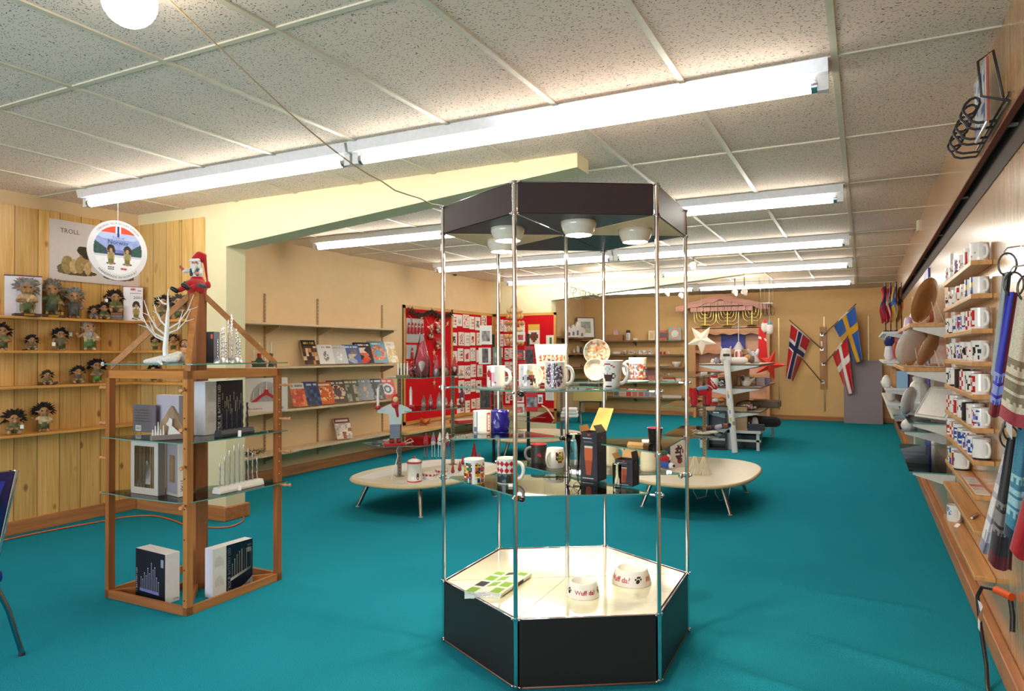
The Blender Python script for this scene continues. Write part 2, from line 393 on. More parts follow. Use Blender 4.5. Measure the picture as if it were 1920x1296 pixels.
# floor with the long wrinkles of the loose carpet at the lower right
def wrinkle(x, y):
    z = 0.0
    for (ax, ay, bx, by, h, w) in ((-0.75, 3.25, 0.42, 2.72, 0.034, 0.06), (-0.35, 3.75, 0.42, 3.35, 0.02, 0.05), (-0.5, 4.45, 0.35, 4.25, 0.014, 0.05)):
        dx, dy = bx - ax, by - ay; L = math.hypot(dx, dy); t = ((x - ax) * dx + (y - ay) * dy) / L; d = ((x - ax) * -dy + (y - ay) * dx) / L + 0.03 * math.sin(t * 5)
        e = max(0.0, min(1.0, t / 0.5, (L - t) / 0.12)); z += h * e * math.exp(-(d / w) ** 2)
    return z
fl = MB('carpet', '#107c8c')
gx = [XL + (-0.8 - XL) * i / 8 for i in range(8)] + [-0.8 + 1.27 * i / 40 for i in range(41)] + [XR]
gy = [YB, 0, 2.4] + [2.45 + 2.2 * i / 110 for i in range(111)] + [6, 9, 12, YF]
fl.add([(x, y, wrinkle(x, y) if 2.4 < y < 4.7 and x > -0.8 else 0) for y in gy for x in gx],
       [(j * len(gx) + i, j * len(gx) + i + 1, (j + 1) * len(gx) + i + 1, (j + 1) * len(gx) + i) for j in range(len(gy) - 1) for i in range(len(gx) - 1)], smooth=True)
struct('floor', fl)
ce = MB('ceiling_tile'); ce.box(XL, XR, YB, YF, CEIL, CEIL + 0.06); ceil_o = struct('ceiling', ce)
g = MB('satin', '#d6ccb6')
COLX = [-0.1 - 0.642 * k for k in range(0, 9)]
ROWY = [1.99 - 1.235 * 4 + 1.235 * k for k in range(0, 3)] + [1.99, 3.26, 4.53, 5.77, 7.0, 8.2, 9.36, 10.4, 11.71, 12.95, 14.2]
for x in COLX: g.box(x - 0.014, x + 0.014, YB, YF, CEIL - 0.008, CEIL + 0.002)
for y in ROWY: g.box(XL, XR, y - 0.012, y + 0.012, CEIL - 0.007, CEIL + 0.002, '#c9c2b2' if y < 0 else None)
struct('trim_1', g)
W = '#dfc196'
w = MB('wall_paint', W); w.box(XL - 0.1, XL, YB, YF, 0, CEIL); struct('wall_left', w)
w = MB('wall_paint', W); w.col = '#dcb57c'; w.box(XL - 0.1, XR + 0.2, YF, YF + 0.1, 0, CEIL); struct('wall_back', w)
w = MB('panel_right'); w.box(XR, XR + 0.1, YB, YF, 0, CEIL); struct('wall_right', w)
w = MB('wall_paint', '#e5ddcb')
for a in ((XL, -5.1, 0, CEIL), (-0.3, XR, 0, CEIL), (-5.1, -0.3, 0, 0.45), (-5.1, -0.3, 2.45, CEIL)): w.box(a[0], a[1], YB - 0.1, YB, a[2], a[3])
struct('wall_front', w)
w = MB('matte', '#d8d8d6')
for x in (-5.1, -3.5, -1.9, -0.36): w.box(x, x + 0.06, YB - 0.07, YB - 0.02, 0.45, 2.45)
for z in (0.45, 2.39): w.box(-5.1, -0.3, YB - 0.07, YB - 0.02, z, z + 0.06)
w.box(-5.1, -0.3, YB - 0.05, YB - 0.044, 0.45, 2.45, '#ffffff', 'clear'); struct('window_1', w)
# two boxed-in frames: pier, partition and the tapered beam that runs out under the ceiling
def frame(y0, nm, bn):
    w = MB('wall_paint', '#dfd5ae'); w.box(XL, -4.72, y0, y0 + 0.2, 0, CEIL); struct('wall_' + nm, w)
    b = MB('wall_paint', '#e2d9b2'); b.plate([(-4.72, 2.275), (-1.60, 2.55), (-1.60, CEIL), (-4.72, CEIL)], y0, y0 + 0.2); struct(bn, b)
frame(4.1, 'alcove', 'beam_near'); frame(10.85, 'recess', 'beam_far')
# soffit along the right wall, open and dark underneath
s = MB('panel_right'); s.box(0.488, 0.512, YB, YF, 2.265, CEIL); so = struct('trim_2', s)
s = MB('matte', '#3a2118'); s.box(0.512, XR, YB, YF, 2.30, 2.32); s.box(XR - 0.004, XR - 0.0005, YB, YF, 2.17, 2.30); s.box(0.486, 0.512, YB, YF, 2.258, 2.268, '#7a3c28'); struct('trim_3', s)  # dark strip on the wall also stands in for shade under the soffit
s = MB('matte', '#8f8478')
for y in (3.3, 4.75, 6.2, 7.7, 9.2): s.box(0.50, XR, y, y + 0.03, 2.262, 2.27)
struct('trim_4', s)
# pine boarding of the alcove
s = MB('pine_left'); s.box(XL, XL + 0.02, 0.5, 4.1, 0, 2.53); struct('trim_5', s)
s = MB('pine_alcove'); s.box(XL + 0.02, -5.25, 4.08, 4.1, 0, 2.54); s.box(-5.23, -4.97, 4.08, 4.1, 0, 2.54); struct('trim_6', s)
BB = '#b8794a'
def base(nm, x0, x1, y0, y1, ax, h=0.11): struct('baseboard_' + nm, MB('wood_' + ax, BB).box(x0, x1, y0, y1, 0, h), bevel=0.006)
base('left', XL, XL + 0.035, 0.5, 10.85, 'y'); base('back', XL, XR, YF - 0.03, YF, 'x', 0.09)
base('alcove', XL + 0.04, -4.72, 4.062, 4.08, 'x', 0.12)
struct('baseboard_pier', MB('wood_x', '#b5733f').box(-4.95, -4.69, 4.06, 4.33, 0, 0.115), bevel=0.008)
base('right', 0.505, XR, YB, YF, 'y', 0.10)
s = MB('wood_x', '#d0a873'); s.box(XL, -4.7, 10.835, 10.85, 0, 0.09); struct('baseboard_recess', s)
# ---------------------------------------------------------------- ceiling fixtures
def fixture(x0, x1, y, label):
    t = thing('fluorescent_fixture', label, 'ceiling light', ((x0 + x1) / 2, y, CEIL), group='fluorescent fixtures on the ceiling')
    L = x1 - x0; h = L / 2 - 0.005
    b = MB('gloss', '#f1eff2'); b.plate([], 0, 0) if False else None
    P = [(-0.075, -0.004), (0.075, -0.004), (0.06, -0.06), (-0.06, -0.06)]
    b.add([(-h, p[0], p[1]) for p in P] + [(h, p[0], p[1]) for p in P], [(0, 1, 2, 3), (7, 6, 5, 4), (1, 0, 4, 5), (2, 1, 5, 6), (3, 2, 6, 7), (0, 3, 7, 4)]); b.build('channel', t)
    MB('tube_light').cyl((-h + 0.05, 0, -0.098), (h - 0.05, 0, -0.098), 0.027, n=12).build('tube', t)
    for sx in (-1, 1):
        k = MB('satin', '#e8e6e4'); k.box(min(sx * h, sx * (h - 0.045)), max(sx * h, sx * (h - 0.045)), -0.022, 0.022, -0.125, -0.058)
        k.cyl((sx * (h - 0.07), 0, -0.098), (sx * (h - 0.045), 0, -0.098), 0.029, n=12, col='#b9b9bb', mat='metal'); k.build('lamp_holder', t)
ROWN = ['nearest', 'second nearest', 'middle', 'second farthest', 'farthest']
for i, (y, dz) in enumerate(((3.32, 0), (5.83, 0), (8.25, 0), (10.4, 0), (13.0, 0))):
    fixture(-5.36, -2.745, y, 'long bare-tube fluorescent fixture, left one of the %s ceiling row' % ROWN[i])
    fixture(-2.735, -0.12, y, 'long bare-tube fluorescent fixture, right one of the %s ceiling row' % ROWN[i])
# ================================================================ small goods used in several places
def cell(seed, *k):
    return random.Random(hash((seed,) + k)).random()
def blot(seed, pal, a0=-50, a1=50, t0=0.15, t1=0.9, dens=0.75, ca=8, ct=12, round_=True):
    # an all-over painted motif of coloured patches in a window of the wall of a mug
    def fn(a, t):
        if not (a0 < a < a1 and t0 < t < t1): return None
        if round_:
            x = (a - (a0 + a1) / 2) / ((a1 - a0) / 2); y = (t - (t0 + t1) / 2) / ((t1 - t0) / 2)
            if x * x + y * y > 1: return None
        i, j = int((a + 360) // ca), int(t * ct)
        if cell(seed, i, j) > dens: return None
        return pal[int(cell(seed + 7, i, j) * len(pal))]
    return fn
def mug(label, p, r, h, rz=None, fn=None, ha=0.0, body='#f1eee6', inner=None, flare=0.0, belly=0.0, group=None, handle=None, n=40, rows=14, cat='mug', hs=1.0, name='mug', base=None, fin='gloss'):
    rz = face_cam(p) if rz is None else rz
    t = thing(name, label, cat, p, rz, group)
    prof = []; th = 0.0035
    for j in range(rows + 1):
        q = j / rows; rr = r * (1 - flare * (1 - q)) + belly * r * math.sin(PI * q)
        if q < 0.04: rr *= 0.96
        prof.append((rr, h * q))
    def cf(j, k):
        a = (math.degrees(2 * PI * (k + 0.5) / n) + 90) % 360
        a = a - 360 if a > 180 else a
        c = fn(a, (j + 0.5) / rows) if fn else None
        return c or (base if base and j == 0 else None)
    m = MB(fin, body); m.lathe(prof, n, fn=cf, cap0=True)
    inn = inner or body
    m.lathe([(r, h), (r - th * 0.5, h + 0.0015), (r - th, h), ((r - th) * (1 - flare * 0.7), h * 0.1)], n, inn, cap1=True)
    m.build('body', t)
    hb = MB(fin, handle or inner and body or body); pts = []
    for i in range(11):
        q = i / 10; a = -PI / 2 + PI * q
        zz = h * (0.5 + 0.33 * math.sin(a)); q2 = zz / h; rr = r * (1 - flare * (1 - q2)) + belly * r * math.sin(PI * q2)
        pts.append((rr - 0.002 + 0.62 * r * hs * max(0, math.cos(a)) ** 0.7, 0, zz))
    hb.at((0, 0, 0), math.radians(ha)); hb.tube(pts, 0.0062 if r > 0.03 else 0.004, 8, flat=1.3); hb.build('handle', t)
    return t
def lookup(rows, pal):
    # a small painted picture from text rows; one letter per colour, '.' = bare
    H_, W_ = len(rows), len(rows[0])
    def fn(x, y):
        ch = rows[min(H_ - 1, int((1 - y) * H_))][min(W_ - 1, int(x * W_))]
        return pal.get(ch)
    return fn
def wrap(pic, a0, a1, t0, t1):
    return lambda a, t: pic((a - a0) / (a1 - a0), (t - t0) / (t1 - t0)) if a0 < a < a1 and t0 < t < t1 else None
# ================================================================ hexagonal display case
HC, HR, HA = Vector((-1.297, 3.167)), 0.5998, 3.6927
HV = {n: HC + HR * Vector((math.cos(HA + PI / 3 * k), math.sin(HA + PI / 3 * k))) for k, n in enumerate('ABCDEF')}
HV['O'] = HC.copy()
case = thing('display_case', 'tall hexagonal display case with chrome poles, glass shelves and dark brown panels', 'display case', (HC.x, HC.y, 0))
def rel(p): return (p[0] - HC.x, p[1] - HC.y)
BR = '#241a18'
ring = 'ABCDEF'
for i in range(6):
    a, b = HV[ring[i]], HV[ring[(i + 1) % 6]]; d = (b - a).normalized(); nrm = Vector((d.y, -d.x))
    def pan(z0, z1, nm, inner=None):
        m = MB('satin', '#3a2b2e' if z0 > 1 else BR); g = 0.014; q0 = a + d * g; q1 = b - d * g
        P = [rel(q0 + nrm * 0.004), rel(q1 + nrm * 0.004), rel(q1 - nrm * 0.008), rel(q0 - nrm * 0.008)]
        m.prism(P, z0, z1); m.build(nm, case, bevel=0.0015)
    pan(0.012, 0.284, 'base_panel'); pan(1.958, 2.083, 'canopy_panel')
m = MB('gloss', '#ece3cb'); P = [rel(HC + (HV[k] - HC) * 0.975) for k in ring]; m.prism(P, 0.272, 0.287)
m.build('base_top', case)
m = MB('satin', '#8d8064')
for a, b in ('BO', 'OE', 'AO', 'DO'):
    p, q = Vector(rel(HV[a])) * 0.97, Vector(rel(HV[b])) * 0.97; m.tube([(p.x, p.y, 0.2868), (q.x, q.y, 0.2868)], 0.0012, 4)
m.build('seam', case)
m = MB('chrome', '#e9d9e6')
P6 = [(*rel(HV[k]), 0.287) for k in ring]; m.tube(P6, 0.004, 6, closed=True); m.build('rim', case)
MB('chrome', '#4a4348').tube([(p[0], p[1], 2.085) for p in P6], 0.0025, 6, closed=True).build('canopy_rim', case); MB('satin', '#8a5a45').tube([(p[0], p[1], 0.008) for p in P6], 0.006, 6, closed=True).build('foot_rail', case)
for k in 'ABCDEFO':
    x, y = rel(HV[k]); m = MB('chrome', '#e2dfe0'); m.cyl((x, y, 0.0 if k != 'O' else 0.287), (x, y, 2.09 if k != 'O' else 1.958), 0.0095, n=12)
    m.build('pole', case)
    for z in (0.012, 0.287, 1.955, 2.083):
        if k == 'O' and z != 1.955: continue
        m = MB('chrome', '#c9c4c6'); m.cyl((x, y, z - 0.006), (x, y, z + 0.006), 0.0135, n=12)
        q = Vector((-y, x)).normalized() if k != 'O' else Vector((1, 0))
        for s_ in (-1, 1): m.ball((x + q.x * s_ * 0.017, y + q.y * s_ * 0.017, z), 0.006, n=8, m=5)
        m.build('joint', case)
# ceiling panels between the canopy sides (two cream, four dark) with downlights
for tri, c in (('AFO', '#e4bf96'), ('CDO', '#e4bf96'), ('ABO', '#1d1718'), ('BCO', '#1d1718'), ('DEO', '#1d1718'), ('EFO', '#1d1718')):
    ce_ = sum((Vector(rel(HV[k])) for k in tri), Vector((0, 0))) / 3
    m = MB('satin', c); P = [Vector(rel(HV[k])) for k in tri]; P = [q + (ce_ - q) * 0.03 for q in P]
    if (P[1] - P[0]).cross(P[2] - P[0]) < 0: P.reverse()
    m.prism(P, 1.956, 1.96)
    m.build('top_panel', case)
for tri in ('ABO', 'BCO', 'CDO', 'AFO'):
    ce_ = sum((Vector(rel(HV[k])) for k in tri), Vector((0, 0))) / 3
    m = MB('gloss', '#ded6c4'); prof = [(0.058, -0.062), (0.066, -0.05), (0.078, -0.02), (0.08, 0.0), (0.03, 0.02)]
    zt = 1.958
    m.at((0, 0, 0)); m.lathe(prof, 24, cap1=True); lb = m.build('lamp_bowl', case, (ce_.x, ce_.y, zt))
    m = MB('bulb_light'); m.lathe([(0.056, -0.058), (0.03, -0.067), (0.0, -0.069)], 24); m.build('bulb', lb)
    sl = bpy.data.lights.new('downlight', 'SPOT'); sl.energy = 18; sl.color = (1.0, 0.83, 0.6); sl.spot_size = 2.2; sl.spot_blend = 0.6; sl.shadow_soft_size = 0.05
    so_ = bpy.data.objects.new('downlight', sl); COLL.objects.link(so_); so_.parent = lb; so_.location = (0, 0, -0.075)
# glass shelves: two opposite rhombs on the top and bottom levels, two triangles in the middle
def glass_plate(name, pts, z, parent, th=0.006, mat='glass', edge='glass_edge'):
    m = MB(mat, '#ffffff'); m.prism(pts, z - th, z, sidemat=edge); return m.build(name, parent)
ZT1, ZT2, ZM1, ZM2, ZL1, ZL2 = 1.222, 1.235, 0.967, 0.960, 0.790, 0.778
for ks, z in (('ABCO', ZT1), ('DEFO', ZT2), ('AOF', ZM1), ('OCD', ZM2), ('ABCO', ZL1), ('DEFO', ZL2)):
    P = [Vector(rel(HV[k])) for k in ks]; c_ = sum(P, Vector((0, 0))) / len(P); Q = []
    for i, p in enumerate(P):
        a, b = P[i - 1], P[(i + 1) % len(P)]; p_in = p + (c_ - p) * 0.03
        Q.append(p_in + (a - p).normalized() * 0.03); Q.append(p_in + (b - p).normalized() * 0.03)
    if sum(Q[i].cross(Q[(i + 1) % len(Q)]) for i in range(len(Q))) < 0: Q.reverse()
    glass_plate('glass_shelf', Q, z, case)
    for k in ks:
        x, y = rel(HV[k]); m = MB('chrome', '#d5d2d4'); m.cyl((x, y, z - 0.018), (x, y, z + 0.004), 0.0145, n=12); e = (c_ - Vector((x, y))).normalized()
        m.cyl((x, y, z - 0.008), (x + e.x * 0.035, y + e.y * 0.035, z - 0.008), 0.005, n=6); m.ball((x - e.x * 0.018, y - e.y * 0.018, z - 0.006), 0.008, n=8, m=6); m.build('clamp', case)
for k, z, dx, dy, c in (('B', ZT1 - 0.012, 0.024, 0.012, '#1c1716'), ('B', ZL1 - 0.012, 0.024, 0.012, '#1c1716'), ('O', ZM1 - 0.004, -0.022, -0.012, '#1c1716'), ('D', ZL2 - 0.01, -0.026, -0.014, '#b8b4b0'), ('F', ZT2 - 0.005, -0.02, -0.012, '#1c1716')):
    x, y = rel(HV[k]); m = MB('gloss' if c == '#1c1716' else 'chrome', c); m.ball((x + dx, y + dy, z), 0.0135); m.cyl((x, y, z), (x + dx, y + dy, z), 0.005, n=6); m.build('knob', case)
# ---- goods on the upper glass
U = at_z
RED = '#c4222c'
moose = lookup(['..r.......', '.rrr......', 'rrrrrrr...', '.rrrrrrr..', '...rrrrr..', '....rrrr..', '....r.rrr.', '....r..r..'], {'r': '#c3202a'})
mug('white mug with a red moose, left of the mugs on the top glass', U(930, 727, ZT1), 0.042, 0.098, fn=wrap(moose, -72, 12, 0.08, 0.88), ha=-15)
couple = lookup(['t.........t', '....yy.....', '...yyyyy...', '...ywwyy...', '..kkwkrrk..', '.kkkkkrrk..', '.kkkkkkkkk.', '..kkwwkkkk.', '..kwwwwk.k.', 't..ww.kk..t', 't.........t'], {'t': '#cdb9a5', 'y': '#d7b46c', 'w': '#d9cfc6', 'k': '#45251f', 'r': '#b32f36'})
mug('white mug with a dancing couple in a cornered frame, behind the chrome pole', U(991, 728, ZT1), 0.044, 0.105, fn=wrap(couple, -48, 52, 0.1, 0.88), ha=30)
rose = blot(31, ['#4b4460', '#8e2f3c', '#5a6280', '#6b2436', '#c9c2c8', '#3e4a66'], -62, 48, 0.06, 0.97, 0.8, 6, 20)
mug('white mug with a blue and red scroll painting and big handle', U(1041, 730, ZT1), 0.046, 0.118, fn=rose, ha=8, hs=1.15, rows=20, n=60)
cupfn = lookup(['..rrrr....', '.r....rr..', '...gg...r.', '..g..g....', '...gg.....', '.wwwwww...', 'kwwrwwwkk.', 'kkkkkkkk.k', 'kkkkkkkkk.', '.kkkkkk...', '.kkkkkk...', '..kkkk....', '...kk.....', '.kkkkkk...'], {'r': '#b5384a', 'g': '#b9d3cf', 'k': '#4a3431', 'w': '#e9ded8'})
mug('flared white mug printed with a brown coffee cup', U(1147, 728, ZT1), 0.05, 0.122, fn=wrap(cupfn, -55, 25, 0.05, 0.92), ha=5, flare=0.34, rows=20, n=60)
flo = blot(5, ['#d5542c', '#e07a3c', '#5f7f9c', '#a8c0c4', '#c23a28', '#4d5a66', '#e8d8c0'], -100, 75, 0.02, 0.72, 0.85, 7, 16, False)
mug('white mug covered in orange and blue flowers on a coaster', U(1196, 714, ZT2), 0.046, 0.112, fn=flo, ha=175, rows=18, n=54)
c_ = MB('satin', '#ece6d8').lathe([(0.0, 0), (0.052, 0), (0.052, 0.006), (0.0, 0.006)], 28); c_.build('coaster', None, U(1196, 715.5, ZT2) + Vector((0, 0, 0)), label='round cream coaster under the orange flower mug', cat='coaster')
for o in bpy.data.objects:
    if o.get('label', '').startswith('white mug covered in orange'): o.location.z += 0.006
# white flared gift box with a row of little figures
p = U(1033, 718, ZT2); t = thing('gift_box', 'tall flared white box with a border of tiny orange figures behind the mugs', 'box', p, face_cam(p))
m = MB('paper', '#f5ead4')
w0, w1, h = 0.058, 0.078, 0.185
v = [(-w0, -0.03, 0), (w0, -0.03, 0), (w0, 0.03, 0), (-w0, 0.03, 0), (-w1, -0.04, h), (w1, -0.04, h), (w1, 0.04, h), (-w1, 0.04, h)]
m.add(v, [(3, 2, 1, 0), (4, 5, 6, 7), (0, 1, 5, 4), (1, 2, 6, 5), (2, 3, 7, 6), (3, 0, 4, 7)]); m.build('carton', t, bevel=0.002)
m = MB('print'); cs = ['#d8703a', '#b8433a', '#efe2c8', '#5a4a46', '#e29a58']
m.pic((-0.06, -0.0365, 0.105), (0.126, 0.0, 0), (0, -0.0018, 0.03), 26, 5, lambda x, y: cs[int(cell(3, int(x * 26), int(y * 5)) * 5)] if int(x * 26) % 4 else '#f5ead4')
m.pic((-0.054, -0.0318, 0.02), (0.108, 0.0, 0), (0, -0.004, 0.06), 22, 8, lambda x, y: cs[int(cell(4, int(x * 22), int(y * 8)) * 5)] if int(x * 22) % 5 else '#f5ead4')
m.build('figure_border', t)
# decorative plates on plastic easels
def plate(label, p, r, pal, rz, tilt=14, plain='#e6ded0', easel=True, group=None, seed=1, lift=0.0):
    t = thing('plate', label, 'plate', p, rz, group)
    m = MB('gloss', plain)
    fn = lambda j, k: (pal[int(cell(seed, j, k * (j + 3) // 6) * len(pal))] if pal and j < 5 and cell(seed + 1, j, k // 2) < 0.92 else None)
    m.at((0, 0, lift + r * math.cos(math.radians(tilt)) + 0.004), 0, math.radians(90 - tilt))
    m.lathe([(0.0005, 0.0), (r * 0.3, 0.0), (r * 0.5, 0.0), (r * 0.68, 0.002), (r * 0.74, 0.008), (r * 0.95, 0.016), (r, 0.018), (r, 0.014), (r * 0.7, -0.004), (0.0005, -0.004)], 32, fn=fn)
    m.build('dish', t)
    if lift: MB('clear', '#ffffff').box(-0.04, 0.04, -0.03, 0.05, 0, lift).build('riser', t)
    if easel:
        e = MB('gloss', '#e9e6dd'); e.at((0, 0, lift))
        for sx in (-1, 1):
            e.tube([(sx * r * 0.35, r * 0.55, 0.002), (sx * r * 0.3, -r * 0.05, 0.002), (sx * r * 0.28, -0.014 - r * 0.08, 0.004), (sx * r * 0.28, -0.016 - r * 0.08, 0.018)], 0.0022, 6)
            e.tube([(sx * r * 0.35, r * 0.55, 0.002), (sx * r * 0.22, r * 0.28, r * 0.9)], 0.0022, 6)
        e.build('easel', t)
    return t
pl = ['#c79a72', '#a9b3ae', '#b8895e', '#d8c9ae', '#8f9a96', '#b06a45']
p = U(1112, 712, ZT2); plate('round orange and grey ornament plate with scalloped rim, upper one of two', p + Vector((0.0, 0.06, 0.0)), 0.072, pl, face_cam(p), 8, '#cfc8bb', seed=3, lift=0.07)
bpy.data.objects[-1]
p = U(1116, 716, ZT2); plate('smaller pale glass-like plate in a clear easel in front of the ornament plate', p, 0.055, ['#cfc7b4', '#dcd6c4', '#bdb8a6'], face_cam(p), 10, '#d9d4c4', seed=9)
p = U(1118, 719.5, ZT2); t = thing('acrylic_stand', 'clear house-shaped acrylic stand next to the coffee cup mug', 'stand', p, face_cam(p))
m = MB('clear', '#ffffff'); m.plate([(-0.035, 0.0), (0.035, 0.0), (0.035, 0.06), (0.0, 0.085), (-0.035, 0.06)], -0.002, 0.002); m.box(-0.04, 0.04, -0.012, 0.03, 0, 0.004); m.build('panel', t)
m = MB('gloss', '#f2ecdc'); m.tube([(-0.035, 0, 0.004), (-0.035, 0, 0.06), (0, 0, 0.085), (0.035, 0, 0.06), (0.035, 0, 0.004)], 0.0022, 6, closed=True); m.build('rim', t)
# ---- middle glass
pan = lambda a, t: ('#b9433f' if (abs(a - 32) < 2.2 or abs(a - 62) < 2.2 or abs(t - 0.12) < 0.03 or abs(t - 0.9) < 0.03) and 30 < a < 64 and 0.09 < t < 0.93 else '#6f7f9e' if (-66 < a < -32 and (abs(a + 64) < 3 or abs(a + 34) < 3 or t < 0.3 and t > 0.08)) else '#a8905f' if 42 < a < 50 and int(t * 14) % 2 else None)
mug('plain white tall mug with narrow framed panels beside the cobalt mug', U(904, 811, ZM1), 0.0475, 0.112, fn=pan, ha=90, rows=14, n=54)
def wavy(label, p):
    t = thing('mug', label, 'mug', p, face_cam(p)); m = MB('gloss', '#1a1578'); n = 48; prof = [(0.046, 0.0), (0.050, 0.006), (0.047, 0.03), (0.052, 0.055), (0.047, 0.08), (0.049, 0.1), (0.047, 0.114), (0.043, 0.114), (0.043, 0.01)]
    m.lathe(prof, n, cap0=True, cap1=True)
    for k in range(n * len(prof)):
        j, i = divmod(k, n)
        if 1 < j < 6: s_ = 1 + 0.05 * math.sin(6 * 2 * PI * i / n + j * 1.3); v = m.v[k]; m.v[k] = (v[0] * s_, v[1] * s_, v[2])
    m.build('body', t); m = MB('gloss', '#1a1578'); m.tube([(0.045, 0, 0.025), (0.072, 0, 0.03), (0.08, 0, 0.055), (0.072, 0, 0.082), (0.045, 0, 0.09)], 0.007, 8); m.at(); m.build('handle', t, rz=math.radians(75)); return t
wavy('glossy cobalt blue mug with a bulging relief wall', U(937, 810, ZM1))
p = U(1228, 830, ZM2); mug('small tapered black cup with a pink-red inside', p, 0.036, 0.068, body='#221d1e', inner='#b23a55', flare=0.25, ha=60, cat='cup', name='cup')
def tag_card(label, p, w=0.02, h=0.03, rz=0.0, col='#efece6', tilt=60):
    m = MB('paper', col); a = math.radians(tilt); m.add([(-w / 2, 0, 0.0006), (w / 2, 0, 0.0006), (w / 2, h * math.cos(a), 0.0006 + h * math.sin(a)), (-w / 2, h * math.cos(a), 0.0006 + h * math.sin(a))], [(0, 1, 2, 3)])
    m.add([(-w / 2, 0.001, 0.0), (w / 2, 0.001, 0.0), (w / 2, h * math.cos(a) + 0.001, h * math.sin(a)), (-w / 2, h * math.cos(a) + 0.001, h * math.sin(a))], [(3, 2, 1, 0)])
    m.build('price_tag', None, p, rz, label=label, cat='price tag')
tag_card('white price tag lying at the foot of the small black cup', U(1210, 829, ZM2), 0.03, 0.03, 0.3, tilt=15)
# ---- lower glass
mos = blot(77, ['#e0a821', '#c8352b', '#f0c435', '#27408b', '#4a8a3c', '#e9e3d4', '#d8642a', '#2a2a3a'], -170, 170, 0.02, 0.88, 0.95, 9, 12, False)
mug('mug with a mosaic of yellow, red, blue and green patches', U(889, 905, ZL1), 0.047, 0.108, fn=lambda a, t: None if -14 < a < 8 else mos(a, t), ha=100, rows=16, n=60)
def diam(a, t):
    if not -75 < a < 70: return None
    if t > 0.42 and t < 0.93:
        x, y = (a + 75) / 29, (t - 0.42) / 0.26; return '#c2212b' if (abs((x % 1) - 0.5) + abs((y % 1) - 0.5)) < 0.5 else '#f0ece4'
    if t < 0.42 and t > 0.06:
        return '#7c4a2a' if abs(a - 28) < 9 and t > 0.1 else '#a04a32' if abs(a - 46) < 5 else '#2f3a34' if t < 0.34 + 0.05 * math.sin(a / 6) else '#66706a'
mug('white mug with red and white diamonds above a dark landscape', U(951, 905, ZL1), 0.047, 0.112, fn=diam, ha=-10, rows=24, n=72)
tag_card('white price tag in front of the red diamond mug', U(957, 913, ZL1), 0.02, 0.012, 0.2, tilt=70)
p = U(1076, 912, ZL1); t = thing('beer_glass', 'tall slim empty beer glass standing left of the tall dark box', 'glass', p)
m = MB('clear', '#ffffff'); m.lathe([(0.032, 0), (0.034, 0.006), (0.022, 0.022), (0.02, 0.04), (0.026, 0.11), (0.033, 0.2), (0.034, 0.232), (0.031, 0.232), (0.022, 0.1), (0.012, 0.045), (0.0, 0.04)], 24, cap0=True); m.build('bowl', t)
m = MB('chrome', '#eef2f4'); m.lathe([(0.033, 0.231), (0.034, 0.233), (0.032, 0.233)], 24); m.build('rim', t)
